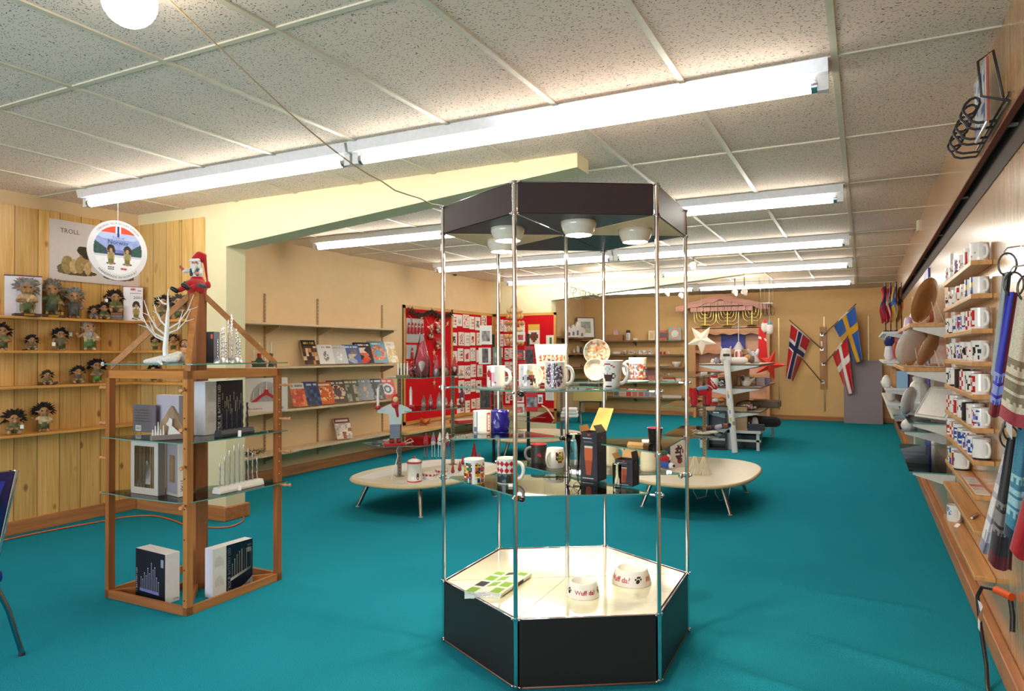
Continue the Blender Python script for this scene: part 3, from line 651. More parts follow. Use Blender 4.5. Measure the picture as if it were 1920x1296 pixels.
def beer_box(label, u, v, z, w, d, h, ang, flap, tumbler):
    p = U(u, v, z); t = thing('gift_carton', label, 'box', p, face_cam(p) + ang)
    NV = '#191a2b'; m = MB('paper', NV); th = 0.0015
    m.box(-w / 2, w / 2, -d / 2, -d / 2 + th, 0, h); m.box(-w / 2, w / 2, d / 2 - th, d / 2, 0, h); m.box(-w / 2, -w / 2 + th, -d / 2, d / 2, 0, h); m.box(w / 2 - th, w / 2, -d / 2, d / 2, 0, h); m.box(-w / 2, w / 2, -d / 2, d / 2, 0, th)
    m.box(-w / 2 + th, w / 2 - th, -d / 2 + th, d / 2 - th, h - 0.02, h - 0.018, '#b98a52'); m.build('carton', t)
    m = MB('paper', '#d8b878'); a = math.radians(flap)
    def fl(p0, p1, dv, L, c, nm):
        q = MB('paper', c); p0, p1, dv = Vector(p0), Vector(p1), Vector(dv).normalized() * L; k = (p1 - p0) * 0.06
        n_ = (p1 - p0).cross(dv).normalized() * 0.0012
        vs = [p0, p1, p1 - k + dv, p0 + k + dv]; q.add(vs + [x + n_ for x in vs], [(0, 1, 2, 3), (7, 6, 5, 4), (0, 4, 5, 1), (1, 5, 6, 2), (2, 6, 7, 3), (3, 7, 4, 0)]); return q.build(nm, t)
    fl((w / 2, d / 2, h), (-w / 2, d / 2, h), (0.25, 0.35, 1), d * 1.05 if tumbler else d * 1.3, '#cf9e62' if tumbler else '#dcb964', 'lid')
    fl((-w / 2, -d / 2, h), (-w / 2, d / 2, h), (-0.3, 0, 0.9) if not tumbler else (-0.2, 0, 0.25), w * 0.33, '#8a5f3a', 'flap'); fl((w / 2, d / 2, h), (w / 2, -d / 2, h), (-0.2, 0, 0.95) if tumbler else (-0.5, 0, 0.7), w * 0.45, '#2b2429', 'flap')
    m = MB('print'); f = -d / 2 - 0.0006
    amber = lambda x, y: '#b0471f' if y < 0.5 else '#c8602a' if y < 0.88 else '#dcd8d4'
    gx, gw = -w * 0.02, w * (0.30 if not tumbler else 0.24)
    z0, z1 = h * 0.12, h * 0.72
    k = 14
    for i in range(k):
        q0, q1 = i / k, (i + 1) / k; w0 = gw * (0.55 + 0.45 * min(1, q0 * 1.6)) * 0.8; w1 = gw * (0.55 + 0.45 * min(1, q1 * 1.6)) * 0.8
        m.add([(gx - w0, f, z0 + (z1 - z0) * q0), (gx + w0, f, z0 + (z1 - z0) * q0), (gx + w1, f, z0 + (z1 - z0) * q1), (gx - w1, f, z0 + (z1 - z0) * q1)], [(0, 1, 2, 3)], amber(0, q0))
    scribble(m, (-w * 0.34, f, h * 0.86), (1, 0, 0), (0, 0, 1), w * 0.66, h * 0.035, 1, '#dcd8d2', 3); scribble(m, (-w * 0.3, f, h * 0.78), (1, 0, 0), (0, 0, 1), w * 0.6, h * 0.045, 2, '#8f8c96', 4, 0.4)
    scribble(m, (-w * 0.38, f, h * 0.035), (1, 0, 0), (0, 0, 1), w * 0.74, h * 0.03, 1, '#e0ddd6', 5)
    scribble(m, (w / 2 + 0.0006, -d * 0.3, h * 0.6), (0, 1, 0), (0, 0, 1), d * 0.6, h * 0.24, 5, '#4a4550', 6, 0.35)
    m.add([(w / 2 + 0.0006, -d * 0.1, h * 0.86), (w / 2 + 0.0006, d * 0.1, h * 0.86), (w / 2 + 0.0006, d * 0.1, h * 0.92), (w / 2 + 0.0006, -d * 0.1, h * 0.92)], [(0, 1, 2, 3)], '#9c3030')
    m.add([(-w * 0.08, f, h * 0.93), (w * 0.08, f, h * 0.93), (w * 0.08, f, h * 0.97), (-w * 0.08, f, h * 0.97)], [(0, 1, 2, 3)], '#b03038')
    m.build('printed_front', t)
    return t
beer_box('tall dark blue carton with a beer glass picture and its flaps open', 1113, 899, ZL1, 0.088, 0.088, 0.222, -0.5, 60, False)
beer_box('short dark blue carton with an open kraft-brown lid', 1176, 909, ZL1, 0.084, 0.072, 0.115, -0.42, 80, True)
p = U(1157, 915, ZL1); t = thing('tumbler', 'small clear tumbler in front of the short dark carton', 'glass', p)
m = MB('clear', '#ffffff'); m.lathe([(0.017, 0), (0.018, 0.012), (0.02, 0.105), (0.018, 0.105), (0.015, 0.02), (0.0, 0.018)], 20, cap0=True); m.build('bowl', t)
m = MB('chrome', '#eef2f4'); m.lathe([(0.0195, 0.104), (0.0203, 0.106), (0.0185, 0.106)], 20); m.build('rim', t)
mug('matte black mug with a red inside on the lower back glass', U(1010, 867, ZL2), 0.044, 0.1, body='#2b2526', inner='#d12335', fn=lambda a, t: '#b42331' if abs(a - 5) < 15 and abs(t - 0.45) < 0.13 - abs(a - 5) * 0.008 else None, ha=195, hs=1.25, handle='#6f6a68', fin='satin')
crest = lookup(['krwkyyr', 'kkrywyb', 'rkggyyk', 'rwgygyr', 'kbggyrr', '.kyyyr.', '..krk..'], {'k': '#2a2620', 'r': '#b82a2c', 'w': '#efe6d4', 'y': '#e0b830', 'g': '#5c8a32', 'b': '#2a3a7c'})
mug('round-bellied cream mug with a colourful crest', U(1041, 876, ZL2), 0.044, 0.1, fn=wrap(crest, 0, 60, 0.3, 0.85), belly=0.18, ha=-125, rows=18, n=54)
p = U(1042, 893, ZL1); t = thing('acrylic_easel', 'clear acrylic easel panel in front of the crest mug', 'stand', p, face_cam(p)); m = MB('clear', '#ffffff'); m.plate([(-0.06, 0), (0.06, 0), (0.06, 0.12), (-0.03, 0.12), (-0.06, 0.11)], -0.0015, 0.0015); m.build('panel', t); m = MB('clear', '#ffffff'); m.box(-0.06, 0.06, -0.03, 0.001, 0, 0.003); m.build('foot', t)
mug('plain cream mug between the two dark cartons', U(1144, 871, ZL2), 0.047, 0.105, body='#e9dcbd', ha=15)
mug('plain cream mug at the right end of the lower back glass', U(1218, 882, ZL2), 0.047, 0.108, body='#ece2c6', ha=110)
# ---- on the base
def bowl(label, p, R, h, rz, sz):
    t = thing('pet_bowl', label, 'bowl', p, rz); m = MB('gloss', '#f2efec'); ri = R * 0.74
    m.lathe([(R * 0.95, 0), (R, 0.006), (ri + 0.006, h - 0.004), (ri, h), (ri - 0.008, h - 0.004), (ri * 0.82, h * 0.35), (0.001, h * 0.3)], 40, cap0=True); m.build('body', t)
    slope = (R - ri - 0.006) / (h - 0.01)
    def cone(x, y):
        z = h * 0.46 + y; r = R - (z - 0.006) * slope + 0.0009; return Vector((r * math.cos(-PI / 2 + x / r), r * math.sin(-PI / 2 + x / r), z))
    m = MB('print'); 
    for k in range(3):
        off = (k - 1) * R * 2.1
        f2 = lambda x, y, o_=off: cone(x + o_, y)
        for ox, oy in ((0, 0), (0.0011, 0), (0, 0.0008)): letters(m, 'Wuff da!', R * 1.22, lambda x, y, f_=f2, a_=ox, b_=oy: f_(x + a_, y + b_), '#bd1f28')
        s_ = R * 0.16; cx = R * 1.05
        for (px_, py_, rr) in ((0, -0.25, 0.62), (-0.85, 0.35, 0.3), (-0.3, 0.9, 0.32), (0.3, 0.9, 0.32), (0.85, 0.35, 0.3)):
            P = [f2(cx + (px_ + rr * math.cos(q * PI / 5)) * s_, (py_ + rr * math.sin(q * PI / 5)) * s_) for q in range(10)]; m.add(P, [tuple(range(10))], '#2a2422')
    m.build('lettering', t); return t
p = U(1093, 1116, 0.287); bowl('smaller white dog bowl with red lettering, in front on the case base', p, 0.076, 0.068, face_cam(p) + 0.12, 1)
p = U(1184, 1092, 0.287); bowl('larger white dog bowl with red lettering, behind on the case base', p, 0.094, 0.072, face_cam(p) - 0.78, 1)
p0 = U(884, 1121, 0.289); p1 = U(947, 1128, 0.289); p3 = U(930, 1085, 0.289)
t = thing('tea_towel', 'folded green, black and white checked tea towel at the edge of the case base', 'towel', p0)
ux = U(938, 1121, 0.29) - U(871, 1119, 0.29); uy = U(936, 1079, 0.29) - U(871, 1119, 0.29); o = U(871, 1119, 0.29) - p0
for k in range(3):
    m = MB('fabric', '#eceae6'); nx, ny = 12, 14
    def pt(i, j, top): 
        q = o + ux * (i / nx) * (1 + 0.02 * k) + uy * (j / ny) * (1.0 - 0.03 * k); q.z = 0.003 + 0.0065 * k + (0.007 if top else 0) + 0.0025 * math.sin(i * 0.8 + k) - (0.012 if j == 0 and k == 0 and top == False else 0); return q
    V = [pt(i, j, False) for j in range(ny + 1) for i in range(nx + 1)] + [pt(i, j, True) for j in range(ny + 1) for i in range(nx + 1)]; N = (nx + 1) * (ny + 1); F = []; Cc = []
    for j in range(ny):
        for i in range(nx):
            F.append((j * (nx + 1) + i, (j + 1) * (nx + 1) + i, (j + 1) * (nx + 1) + i + 1, j * (nx + 1) + i + 1)); Cc.append('#e8e6e2')
            F.append(tuple(N + q for q in (j * (nx + 1) + i, j * (nx + 1) + i + 1, (j + 1) * (nx + 1) + i + 1, (j + 1) * (nx + 1) + i)))
            bi, bj = i // 4, j // 4
            Cc.append('#f0eee8' if i % 4 == 3 or j % 4 == 3 else '#8dbb2c' if (bi + bj) % 3 != 1 else '#1d1a1c' if (bi * 2 + bj) % 4 == 1 else '#f0eee8')
    for (a, b) in [((0, j), (0, j + 1)) for j in range(ny)] + [((nx, j), (nx, j + 1)) for j in range(ny)] + [((i, 0), (i + 1, 0)) for i in range(nx)] + [((i, ny), (i + 1, ny)) for i in range(nx)]:
        ia, ib = a[1] * (nx + 1) + a[0], b[1] * (nx + 1) + b[0]; F.append((ia, ib, N + ib, N + ia)); Cc.append('#22201f' if a[0] == nx and 4 < a[1] < 10 else '#f0eee8')
    m.add(V, F, Cc); m.build('fold', t)
# globe lamp at the ceiling and its cord to the case
p = at_z(243, 2, 2.52); t = thing('globe_lamp', 'round glowing globe lamp under the ceiling at upper left', 'lamp', p)
MB('globe_light').ball((0, 0, 0), 0.083, n=24, m=14).build('globe', t)
MB('gloss', '#e8e4dc').lathe([(0.03, 0.07), (0.045, 0.09), (0.05, CEIL - p.z)], 16, cap1=True).build('socket', t)
q = HV['A']; e = Vector((q.x, q.y, 2.09)); s0 = p + Vector((0.04, 0.02, 0.08))
pts = [s0 + (e - s0) * (i / 18) + Vector((0, 0, -0.16 * math.sin(PI * min(1, i / 18)) * (0.4 + 0.6 * i / 18) + (0.006 * math.sin(i * 2.1) if i > 12 else 0))) for i in range(19)]
MB('satin', '#b59a78').tube(pts, 0.003, 6).build('lamp_cord', None, label='thin tan cord swagged from the globe lamp to the display case', cat='cord')
# ================================================================ cartons drawn from three floor corners
def span(c, e, u):      # how far to go from c along e to reach image column u
    k = (u - 960.0) / F_PX; q = c - CAM; d = e.dot(CRT) - k * e.dot(CFWD)
    return max(0.01, min(0.6, (k * q.dot(CFWD) - q.dot(CRT)) / d)) if abs(d) > 1e-6 else 0.1
def carton(label, cpx, lpx, rpx, z, vtop, cols, printL=None, printR=None, name='box', cat='box', group=None, zc=None, wr=None, bevel=0.002):
    c = at_z(*cpx, z)
    if wr == 'R': e = at_z(*rpx, z) - c; wr = e.length; rz = math.atan2(-e.x, e.y); wL = span(c, Vector((-math.cos(rz), -math.sin(rz), 0)), lpx[0])
    else: d = at_z(*lpx, z) - c; wL = d.length; rz = math.atan2(-d.y, -d.x); wr = wr or span(c, Vector((-math.sin(rz), math.cos(rz), 0)), rpx[0])
    dep = (c - CAM).dot(CFWD); h = (CAM + _ray(cpx[0], vtop) * dep).z - z
    t = thing(name, label, cat, c, rz, group)
    m = MB('paper'); m.box(-wL, 0, 0, wr, 0, h, cols); m.build('carton', t, bevel=bevel)
    if printL: m = MB('print'); printL(m, wL, h); m.build('printed_front', t)
    if printR: m = MB('print'); printR(m, wr, h); m.build('printed_side', t)
    return t
def faceL(wL, h):     # (x, y) in 0..1 on the left face, y up
    return lambda x, y: Vector((-wL + wL * x, -0.0008, h * y))
def faceR(wR, h):
    return lambda x, y: Vector((0.0008, wR * x, h * y))
def rect(m, F, x0, y0, x1, y1, col): m.add([F(x0, y0), F(x1, y0), F(x1, y1), F(x0, y1)], [(0, 1, 2, 3)], col)
def sticks(m, F, xs, y0, tops, w, col, tip='#ffffff'):
    for x, t in zip(xs, tops):
        rect(m, F, x - w / 2, y0, x + w / 2, t, col); rect(m, F, x - w * 0.5, t, x + w * 0.5, t + 0.015, tip)
def lay(F, x0, y0, ux, uy, s, flip=1): # maps lettering onto a face; rotates when ux=(0,1)
    return lambda x, y: F(x0 + (x * ux[0] + y * uy[0]) * s[0], y0 + (x * ux[1] + y * uy[1]) * s[1])
# ================================================================ pyramid-topped oak stand
SF = at_z(350, 1157, 0); SL = at_z(199.5, 1121, 0); SR = at_z(524, 1084, 0)
E1 = (SL - SF).normalized(); E2 = Vector((0, 0, 1)).cross(E1) * -1; E2 = E2 if E2.dot(SR - SF) > 0 else -E2
SD = 0.675
stand = thing('wooden_stand', 'square oak display stand with pyramid top and turned pegs', 'display stand', SF, math.atan2(-E1.y, -E1.x))
OAK, OAK2 = '#b8793e', '#a4602c'
# local frame: x runs from the far-left post (-SD) to the front post (0), y runs back to the right post (+SD)
PW, PD = 0.045, 0.03
def cornerpost(x, y, c):
    m = MB('wood_z', c); x0 = x if x < -0.1 else x - 0.032; y0 = y if y < 0.1 else y - 0.04; m.box(x0, x0 + 0.032, y0, y0 + 0.04, 0, 1.29); return m.build('post', stand, bevel=0.002)
for x, y, c in ((0, 0, OAK), (-SD, 0, '#a9652f'), (0, SD, OAK2), (-SD, SD, OAK2)): cornerpost(x, y, c)
for z in (0.0, 1.245):
    a = 'wood_x'
    for y0 in (0, SD - 0.02): MB('wood_x', '#b9783c' if z else '#a8683a').box(-SD, 0, y0, y0 + 0.02, z, z + 0.045).build('rail', stand, bevel=0.002)
    for x0 in (-SD, -0.02): MB('wood_y', '#b5763c').box(x0, x0 + 0.02, 0, SD, z, z + 0.045).build('rail', stand, bevel=0.002)
cx = -SD / 2; cy = SD / 2
MB('wood_z', '#a8683a').box(cx - 0.038, cx + 0.038, cy - 0.038, cy + 0.038, 0, 1.752).build('center_post', stand, bevel=0.002)
for x, y in ((-0.02, 0.02), (-SD + 0.02, 0.02), (-0.02, SD - 0.02), (-SD + 0.02, SD - 0.02)):
    dx, dy = cx - x, cy - y; L = math.hypot(dx, dy); ux, uy = dx / L, dy / L; k = (L - 0.045) / L
    m = MB('wood_x', '#bb7c40'); w = 0.014
    P = [(x, y, 1.29), (x, y, 1.335), (x + dx * k, y + dy * k, 1.745), (x + dx * k, y + dy * k, 1.70)]
    m.add([(p[0] - uy * w, p[1] + ux * w, p[2]) for p in P] + [(p[0] + uy * w, p[1] - ux * w, p[2]) for p in P], [(0, 1, 2, 3), (7, 6, 5, 4), (0, 4, 5, 1), (1, 5, 6, 2), (2, 6, 7, 3), (3, 7, 4, 0)])
    m.build('rafter', stand)
    m = MB('wood_x', '#a9662f'); m.add([(q[0] + s_ * uy * 0.012, q[1] - s_ * ux * 0.012, z_) for s_ in (-1, 1) for z_ in (0.002, 0.04) for q in ((x, y), (x + dx * k, y + dy * k))], [(0, 1, 3, 2), (4, 6, 7, 5), (0, 4, 5, 1), (2, 3, 7, 6), (0, 2, 6, 4), (1, 5, 7, 3)]); m.build('floor_brace', stand)
    # turned pegs that carry the glass
    for z in (1.19, 0.985, 0.785, 0.582):
        if x < -0.3 and y > 0.3: continue
        m = MB('wood_x', '#c88a58'); ox = (-1, 0) if x < -0.3 else (0.55, -0.85) if y < 0.3 else (1, 0.25)
        p = Vector((x - 0.0 + (-0.02 if x < -0.3 else 0.02), y, z)); d = Vector((ox[0], ox[1], 0)).normalized()
        if x > -0.3 and y < 0.3: p = Vector((-0.018, -0.002, z)); d = (stand.matrix_basis.inverted() @ CAM - p); d.z = 0; d = Matrix.Rotation(-0.25, 3, 'Z') @ d.normalized()
        LL = 0.075; prof = [(0, 0.006), (0.25, 0.0055), (0.45, 0.009), (0.55, 0.0095), (0.66, 0.006), (0.8, 0.006), (0.92, 0.011), (1.0, 0.009)]
        m.tube([p + d * LL * q for q, _ in prof], [r_ for _, r_ in prof], 10); m.build('peg', stand)
    if x > -0.3:
        for k_ in range(8):
            if y > 0.3: p, d = (0.0195, y - 0.004, 0.65 + 0.075 * k_), '#e8ded0'
            else: p, d = (-0.019, -0.0005, 0.08 + 0.16 * k_), '#2a1710'
            m = MB('satin', d); q = Vector(p)
            if y > 0.3: q = Vector((0.0004, SD - 0.022, p[2])); m.cyl(q, q + Vector((0.0006, 0, 0)), 0.0035, n=10)
            else: m.cyl(q, q + Vector((0, -0.0006, 0)), 0.0045, n=10)
            m.build('peg_hole', stand)
for z in (1.328, 0.911, 0.597):
    glass_plate('glass_shelf', [(-SD - 0.025, -0.005), (-SD * 0.62, -0.03), (-0.05, -0.02), (-0.03, 0.0), (cx + 0.03, cy - 0.05), (cx - 0.05, cy - 0.045), (-SD, 0.06)], z, stand)
    glass_plate('glass_shelf', [(0.005, 0.03), (0.03, SD * 0.35), (0.025, SD + 0.025), (-0.06, SD), (cx + 0.045, cy + 0.05), (cx + 0.05, cy - 0.03), (-0.02, 0.012)], z - (0 if z > 1 else 0.0), stand)
S1, S2, S3 = 1.329, 0.912, 0.598
def SW(x, y, z): return stand.matrix_basis @ Vector((x, y, z))
# ---- cartons standing on the carpet inside the frame
WH, NVY = '#ece9e8', '#101224'
def p_black(m, w, h):
    F = faceL(w, h); r = rnd(4)
    xs = [0.2 + 0.058 * i for i in range(11)]; tops = [0.42, 0.38, 0.52, 0.47, 0.63, 0.53, 0.75, 0.62, 0.68, 0.48, 0.40]
    sticks(m, F, xs, 0.2, tops, 0.02, '#8f97b4'); rect(m, F, 0.15, 0.14, 0.8, 0.2, '#7a84c0'); rect(m, F, 0.86, 0.72, 0.95, 0.88, '#9aa0b0')
    letters(m, '11 BATTERY LED', 0.5, lay(F, 0.045, 0.35, (0, 1), (-1, 0), (w * 3.4, 1.0)), '#c9cbd6')
carton('carton with a fan of silver sticks on its black face, left on the stand floor', (309.5, 1134), (254, 1117), (337, 1138), 0.0, 1041, ['#b9b9c4', '#eeecee', NVY, '#e4e1e2', WH, WH], p_black, lambda m, w, h: letters(m, 'STAR', w * 0.4, lambda x, y: faceR(w, h)(0.75 + x / w, 0.06 + y / h), '#55545c'))
def p_trix(m, w, h, title='TRIX 9', black0=0.33, n=9, arch=True):
    F = faceR(w, h); rect(m, F, black0, 0.0, 1.0, 1.0, NVY)
    if arch: m.add([F(1, 0), F(1, 0.22), F(0.8, 0.09), F(0.55, 0.02), F(black0 + 0.01, 0.0)], [(0, 1, 2, 3, 4)], '#ece9e6')
    for yb in (0.22, 0.62):
        for i in range(9): rect(m, F, 0.06 + 0.024 * i, yb, 0.066 + 0.024 * i, yb + 0.1 + 0.12 * math.sin(PI * (i + 0.5) / 9), '#b5b2aa')
    [letters(m, title, 0.3, lay(F, black0 + 0.075 + o_, 0.19, (0, 1), (-1, 0), (h / w, 1.0)), '#f6f4f0', height=0.075) for o_ in (0, 0.006, -0.006)]; letters(m, 'BATTERY LED', 0.54, lay(F, black0 + 0.075, 0.66, (0, 1), (-1, 0), (h / w, 1.0)), '#e6e3de', height=0.07)
    if n == 9:
        for i in range(9):
            x = black0 + 0.14 + 0.06 * i; yb = 0.25 + 0.018 * i; tp = yb + 0.28 + 0.22 * math.sin(PI * (i + 0.5) / 9); rect(m, F, x, yb, x + 0.018, tp, '#c9b29a'); rect(m, F, x, tp, x + 0.018, tp + 0.02, '#fff6e4')
        m.add([F(black0 + 0.1, 0.24), F(black0 + 0.62, 0.38), F(black0 + 0.62, 0.43), F(black0 + 0.1, 0.3)], [(0, 1, 2, 3)], '#e3dcd2')
        letters(m, 'STAR', 0.2, lambda x, y: F(0.84 + x, 0.07 + y * w / h), '#3a3940'); rect(m, F, 0.86, 0.74, 0.97, 0.84, '#cfccd0'); letters(m, 'LED', 0.1, lambda x, y: F(0.92 + x, 0.89 + y * w / h), '#e8e6e4')
    else:
        r = rnd(8)
        for i in range(16):
            x = black0 + 0.16 + 0.05 * (i % 11) + r.uniform(-0.01, 0.01); yb = 0.3 + r.uniform(0, 0.35); tp = yb + r.uniform(0.1, 0.2)
            rect(m, F, x, 0.12, x + 0.022, yb, '#2a2d44'); rect(m, F, x + 0.004, yb, x + 0.018, tp, '#d8c9a0'); rect(m, F, x + 0.004, tp, x + 0.018, tp + 0.015, '#fff6e4')
carton('white and black carton lettered TRIX 9, right on the stand floor', (398.5, 1124), (384, 1128.5), (473.5, 1097), 0.0, 1031, ['#b9b9c4', '#f0eef2', '#dcdaea', WH, WH, WH], None, p_trix, wr='R')
# ---- low glass
def p_forest(m, w, h):
    F = faceL(w, h); rect(m, F, 0.14, 0.13, 0.86, 0.9, '#4a3c30')
    for i in range(9): rect(m, F, 0.16 + 0.08 * i, 0.13, 0.2 + 0.08 * i, 0.9, ['#8a7a68', '#5d4a38', '#a58d6c', '#c09a5a'][i % 4])
    rect(m, F, 0.14, 0.75, 0.86, 0.9, '#7a5c34'); m.add([F(0.55, 0.2), F(0.72, 0.2), F(0.76, 0.42), F(0.68, 0.6), F(0.58, 0.64), F(0.56, 0.45)], [tuple(range(6))], '#efece6')
    for i in range(6): rect(m, F, 0.16 + 0.06 * i, 0.13, 0.2 + 0.06 * i, 0.2 + 0.04 * (i % 3), '#d9d4cc')
carton('grey carton with a deer-in-the-forest window picture, low glass of the stand', (296, 931), (245, 924), (310, 925), S3, 829, ['#aaa', '#c9c4bc', '#bdb6ad', '#8a847e', '#9a9490', '#9a9490'], p_forest)
carton('white carton with a lantern photo and the word STAR, behind the front post', (334, 933), (311, 927), (352, 930), S3, 830, ['#aaa', '#e8e4dc', '#a9a29a', '#e9e0d2', WH, WH],
       lambda m, w, h: (rect(m, faceL(w, h), 0.05, 0.05, 0.9, 0.95, '#8f8a92'), rect(m, faceL(w, h), 0.3, 0.25, 0.75, 0.75, '#a8875c'), rect(m, faceL(w, h), 0.4, 0.3, 0.65, 0.7, '#c9a27a')),
       lambda m, w, h: letters(m, 'STAR', h * 0.22, lambda x, y: faceR(w, h)(0.45 + y / w, 0.2 - x / h), '#4a4850'))
def candle_bar(label, p, rz, L, col, n, tops, scol, smat, name='candle_bar', zb=0.035, sw=0.0045):
    t = thing(name, label, 'candle holder', p, rz); m = MB('satin', col); m.plate([(-0.032, 0), (0.032, 0), (0.032, 0.012), (0.022, zb), (-0.022, zb), (-0.032, 0.012)], -L / 2, L / 2); m.at(); o = m.build('base', t, rot=(0, 0, PI / 2), bevel=0.002)
    for i in range(n):
        x = -L / 2 + L * (i + 0.7) / (n + 0.4); m = MB(smat, scol); k = 9; pth = [(x + 0.0018 * math.sin(q * 2.2), 0.0018 * math.cos(q * 2.2), zb + (tops[i]) * q / k) for q in range(k + 1)]; m.tube(pth, [sw * (1 if q % 2 else 0.75) for q in range(k + 1)], 7); m.build('stick', t)
    return t
pa, pb = at_z(402, 929, S3), at_z(485, 910, S3); pm = (pa + pb) / 2; d = pb - pa
candle_bar('white candle bar with nine twisted clear sticks, low glass of the stand', pm + Vector((-0.02, 0.03, 0)), math.atan2(d.y, d.x), d.length, '#ece8e2', 9, [0.13, 0.165, 0.195, 0.22, 0.225, 0.215, 0.19, 0.16, 0.125], '#c4c4c8', 'metal')
tag_card('white price tag leaning on the twisted candle bar', at_z(447, 920, S3), 0.03, 0.03, 0.6)
# ---- middle glass
carton('plain grey carton with a barcode label, middle glass of the stand', (291, 812), (249, 809), (293, 807), S2, 760, ['#777', '#8a8486', '#6d6a72', '#77747c', '#666', '#666'],
       lambda m, w, h: (rect(m, faceL(w, h), 0.13, 0.04, 0.38, 0.24, '#e6e3dc'), [rect(m, faceL(w, h), 0.16 + 0.03 * i, 0.08, 0.175 + 0.03 * i, 0.2, '#2a2828') for i in range(7)], scribble(m, (-w * 0.9, -0.0008, h * 0.35), (1, 0, 0), (0, 0, 1), w * 0.8, h * 0.5, 5, '#4a4850', 3, 0.3)))
carton('white carton behind the wooden mountain scene, middle glass of the stand', (335, 813), (293, 810), (352, 809), S2, 742, ['#aaa', '#dedbe0', '#b9b6c6', '#c9cad2', WH, WH])
p = at_z(322, 824, S2); t = thing('mountain_scene', 'little cut-wood mountain scene with white animals', 'ornament', p, face_cam(p) + 0.15)
m = MB('wood_z', '#b59a80'); m.plate([(-0.075, 0.0), (0.06, 0.0), (0.058, 0.06), (0.035, 0.12), (0.0, 0.185), (-0.012, 0.165), (-0.04, 0.115), (-0.052, 0.10)], 0.01, 0.022); m.build('mountain', t)
m = MB('wood_z', '#8f7560'); m.plate([(0.0, 0.185), (0.012, 0.18), (0.045, 0.12), (0.07, 0.06), (0.075, 0.0), (0.06, 0.0), (0.056, 0.06), (0.03, 0.125)], 0.002, 0.012); m.build('bark_edge', t)
m = MB('satin', '#8a7d78'); m.box(-0.105, 0.075, -0.02, 0.02, 0, 0.028); m.build('plinth', t, bevel=0.003)
m = MB('paper', '#f2f0ee'); m.plate([(-0.02, 0.028), (0.045, 0.028), (0.02, 0.055), (0.0, 0.075), (0.002, 0.11), (-0.012, 0.12), (-0.018, 0.1), (-0.03, 0.085), (-0.014, 0.07)], -0.004, 0.0); m.build('deer', t)
for i in range(5): m = MB('paper', '#e9e6e2'); m.plate([(-0.1 + 0.013 * i, 0.028), (-0.09 + 0.013 * i, 0.028), (-0.093 + 0.013 * i, 0.06 + 0.02 * (i % 3)), (-0.097 + 0.013 * i, 0.06 + 0.02 * (i % 3))], -0.012, -0.008); m.build('tree_cutout', t)
t = carton('black and white carton lettered TRIX 16, middle glass of the stand', (384.5, 817), (363.5, 818), (455, 806), S2, 716, ['#aaa', '#e8e5e8', '#cfd0d8', '#dedbd6', WH, WH], None, lambda m, w, h: p_trix(m, w, h, 'TRIX 16', 0.28, 16, False), wr='R')
pa, pb = at_z(409, 819, S2), at_z(470, 811, S2); pm = (pa + pb) / 2; d = pb - pa
candle_bar('charcoal candle bar with black and cream sticks in front of the TRIX 16 carton', pm, math.atan2(d.y, d.x), d.length, '#3a3a42', 6, [0.09, 0.115, 0.10, 0.15, 0.155, 0.145], '#1d1d28', 'satin', sw=0.006)
tag_card('white price tag on a string hanging from the charcoal candle bar', at_z(449, 819, S2), 0.018, 0.035, 0.6, tilt=80)
# ---- top glass
p = at_z(312, 682, S1); t = thing('birch_tree', 'white bare birch tree ornament', 'ornament', p, face_cam(p)); k = mpp(p)
m = MB('satin', '#efece8'); tr = [(0.0, 0, 0.0), (-0.006, 0, 0.08), (0.0, 0, 0.16), (0.004, 0.002, 0.24), (0.008, 0, 0.3), (0.006, 0.0, 0.37), (0.01, 0.0, 0.40)]
m.tube(tr, [0.016, 0.014, 0.0125, 0.01, 0.006, 0.004, 0.002], 9); m.build('trunk', t)
for b, L, a, up in ((0.13, 0.17, PI, 1.1), (0.15, 0.16, PI + 0.5, 1.5), (0.16, 0.14, 0.1, 0.8), (0.18, 0.18, 0.25, 1.3), (0.2, 0.1, PI - 0.3, 2.0), (0.32, 0.05, PI, 0.6), (0.12, 0.14, PI + 0.2, 0.9)):
    q = Vector((0, 0, b)); d1 = Vector((math.cos(a), math.sin(a) * 0.5, up * 0.5)).normalized(); m = MB('satin', '#edeae6')
    pts = [q, q + d1 * L * 0.4, q + d1 * L * 0.7 + Vector((0, 0, L * 0.22)), q + d1 * L * 0.9 + Vector((0, 0, L * 0.6))]; m.tube(pts, [0.006, 0.0045, 0.003, 0.0015], 6)
    m.tube([pts[1], pts[1] + Vector((d1.x * L * 0.15, 0.01, L * 0.4))], [0.0035, 0.0012], 5); m.tube([pts[2], pts[2] + Vector((d1.x * L * 0.35, -0.01, L * 0.12))], [0.0025, 0.001], 5); m.build('branch', t)
m = MB('fabric', '#d9d4cc')
blob('snow_cloth', [((-0.1, -0.01, 0.012), (-0.02, 0, 0.022), 0.012, 0.024, '#e6e3de'), ((-0.02, 0, 0.02), (0.06, 0.0, 0.035), 0.022, 0.034, '#d5cfc6'), ((0.06, 0, 0.03), (0.1, 0, 0.028), 0.032, 0.024, '#cfc9c0'), ((0.0, -0.03, 0.02), (0.05, -0.035, 0.026), 0.014, 0.02, '#ddd8d0'), ((-0.03, -0.03, 0.008), (-0.02, -0.05, -0.004), 0.01, 0.006, '#e8e5e0')], 0.006, t, 'fabric')
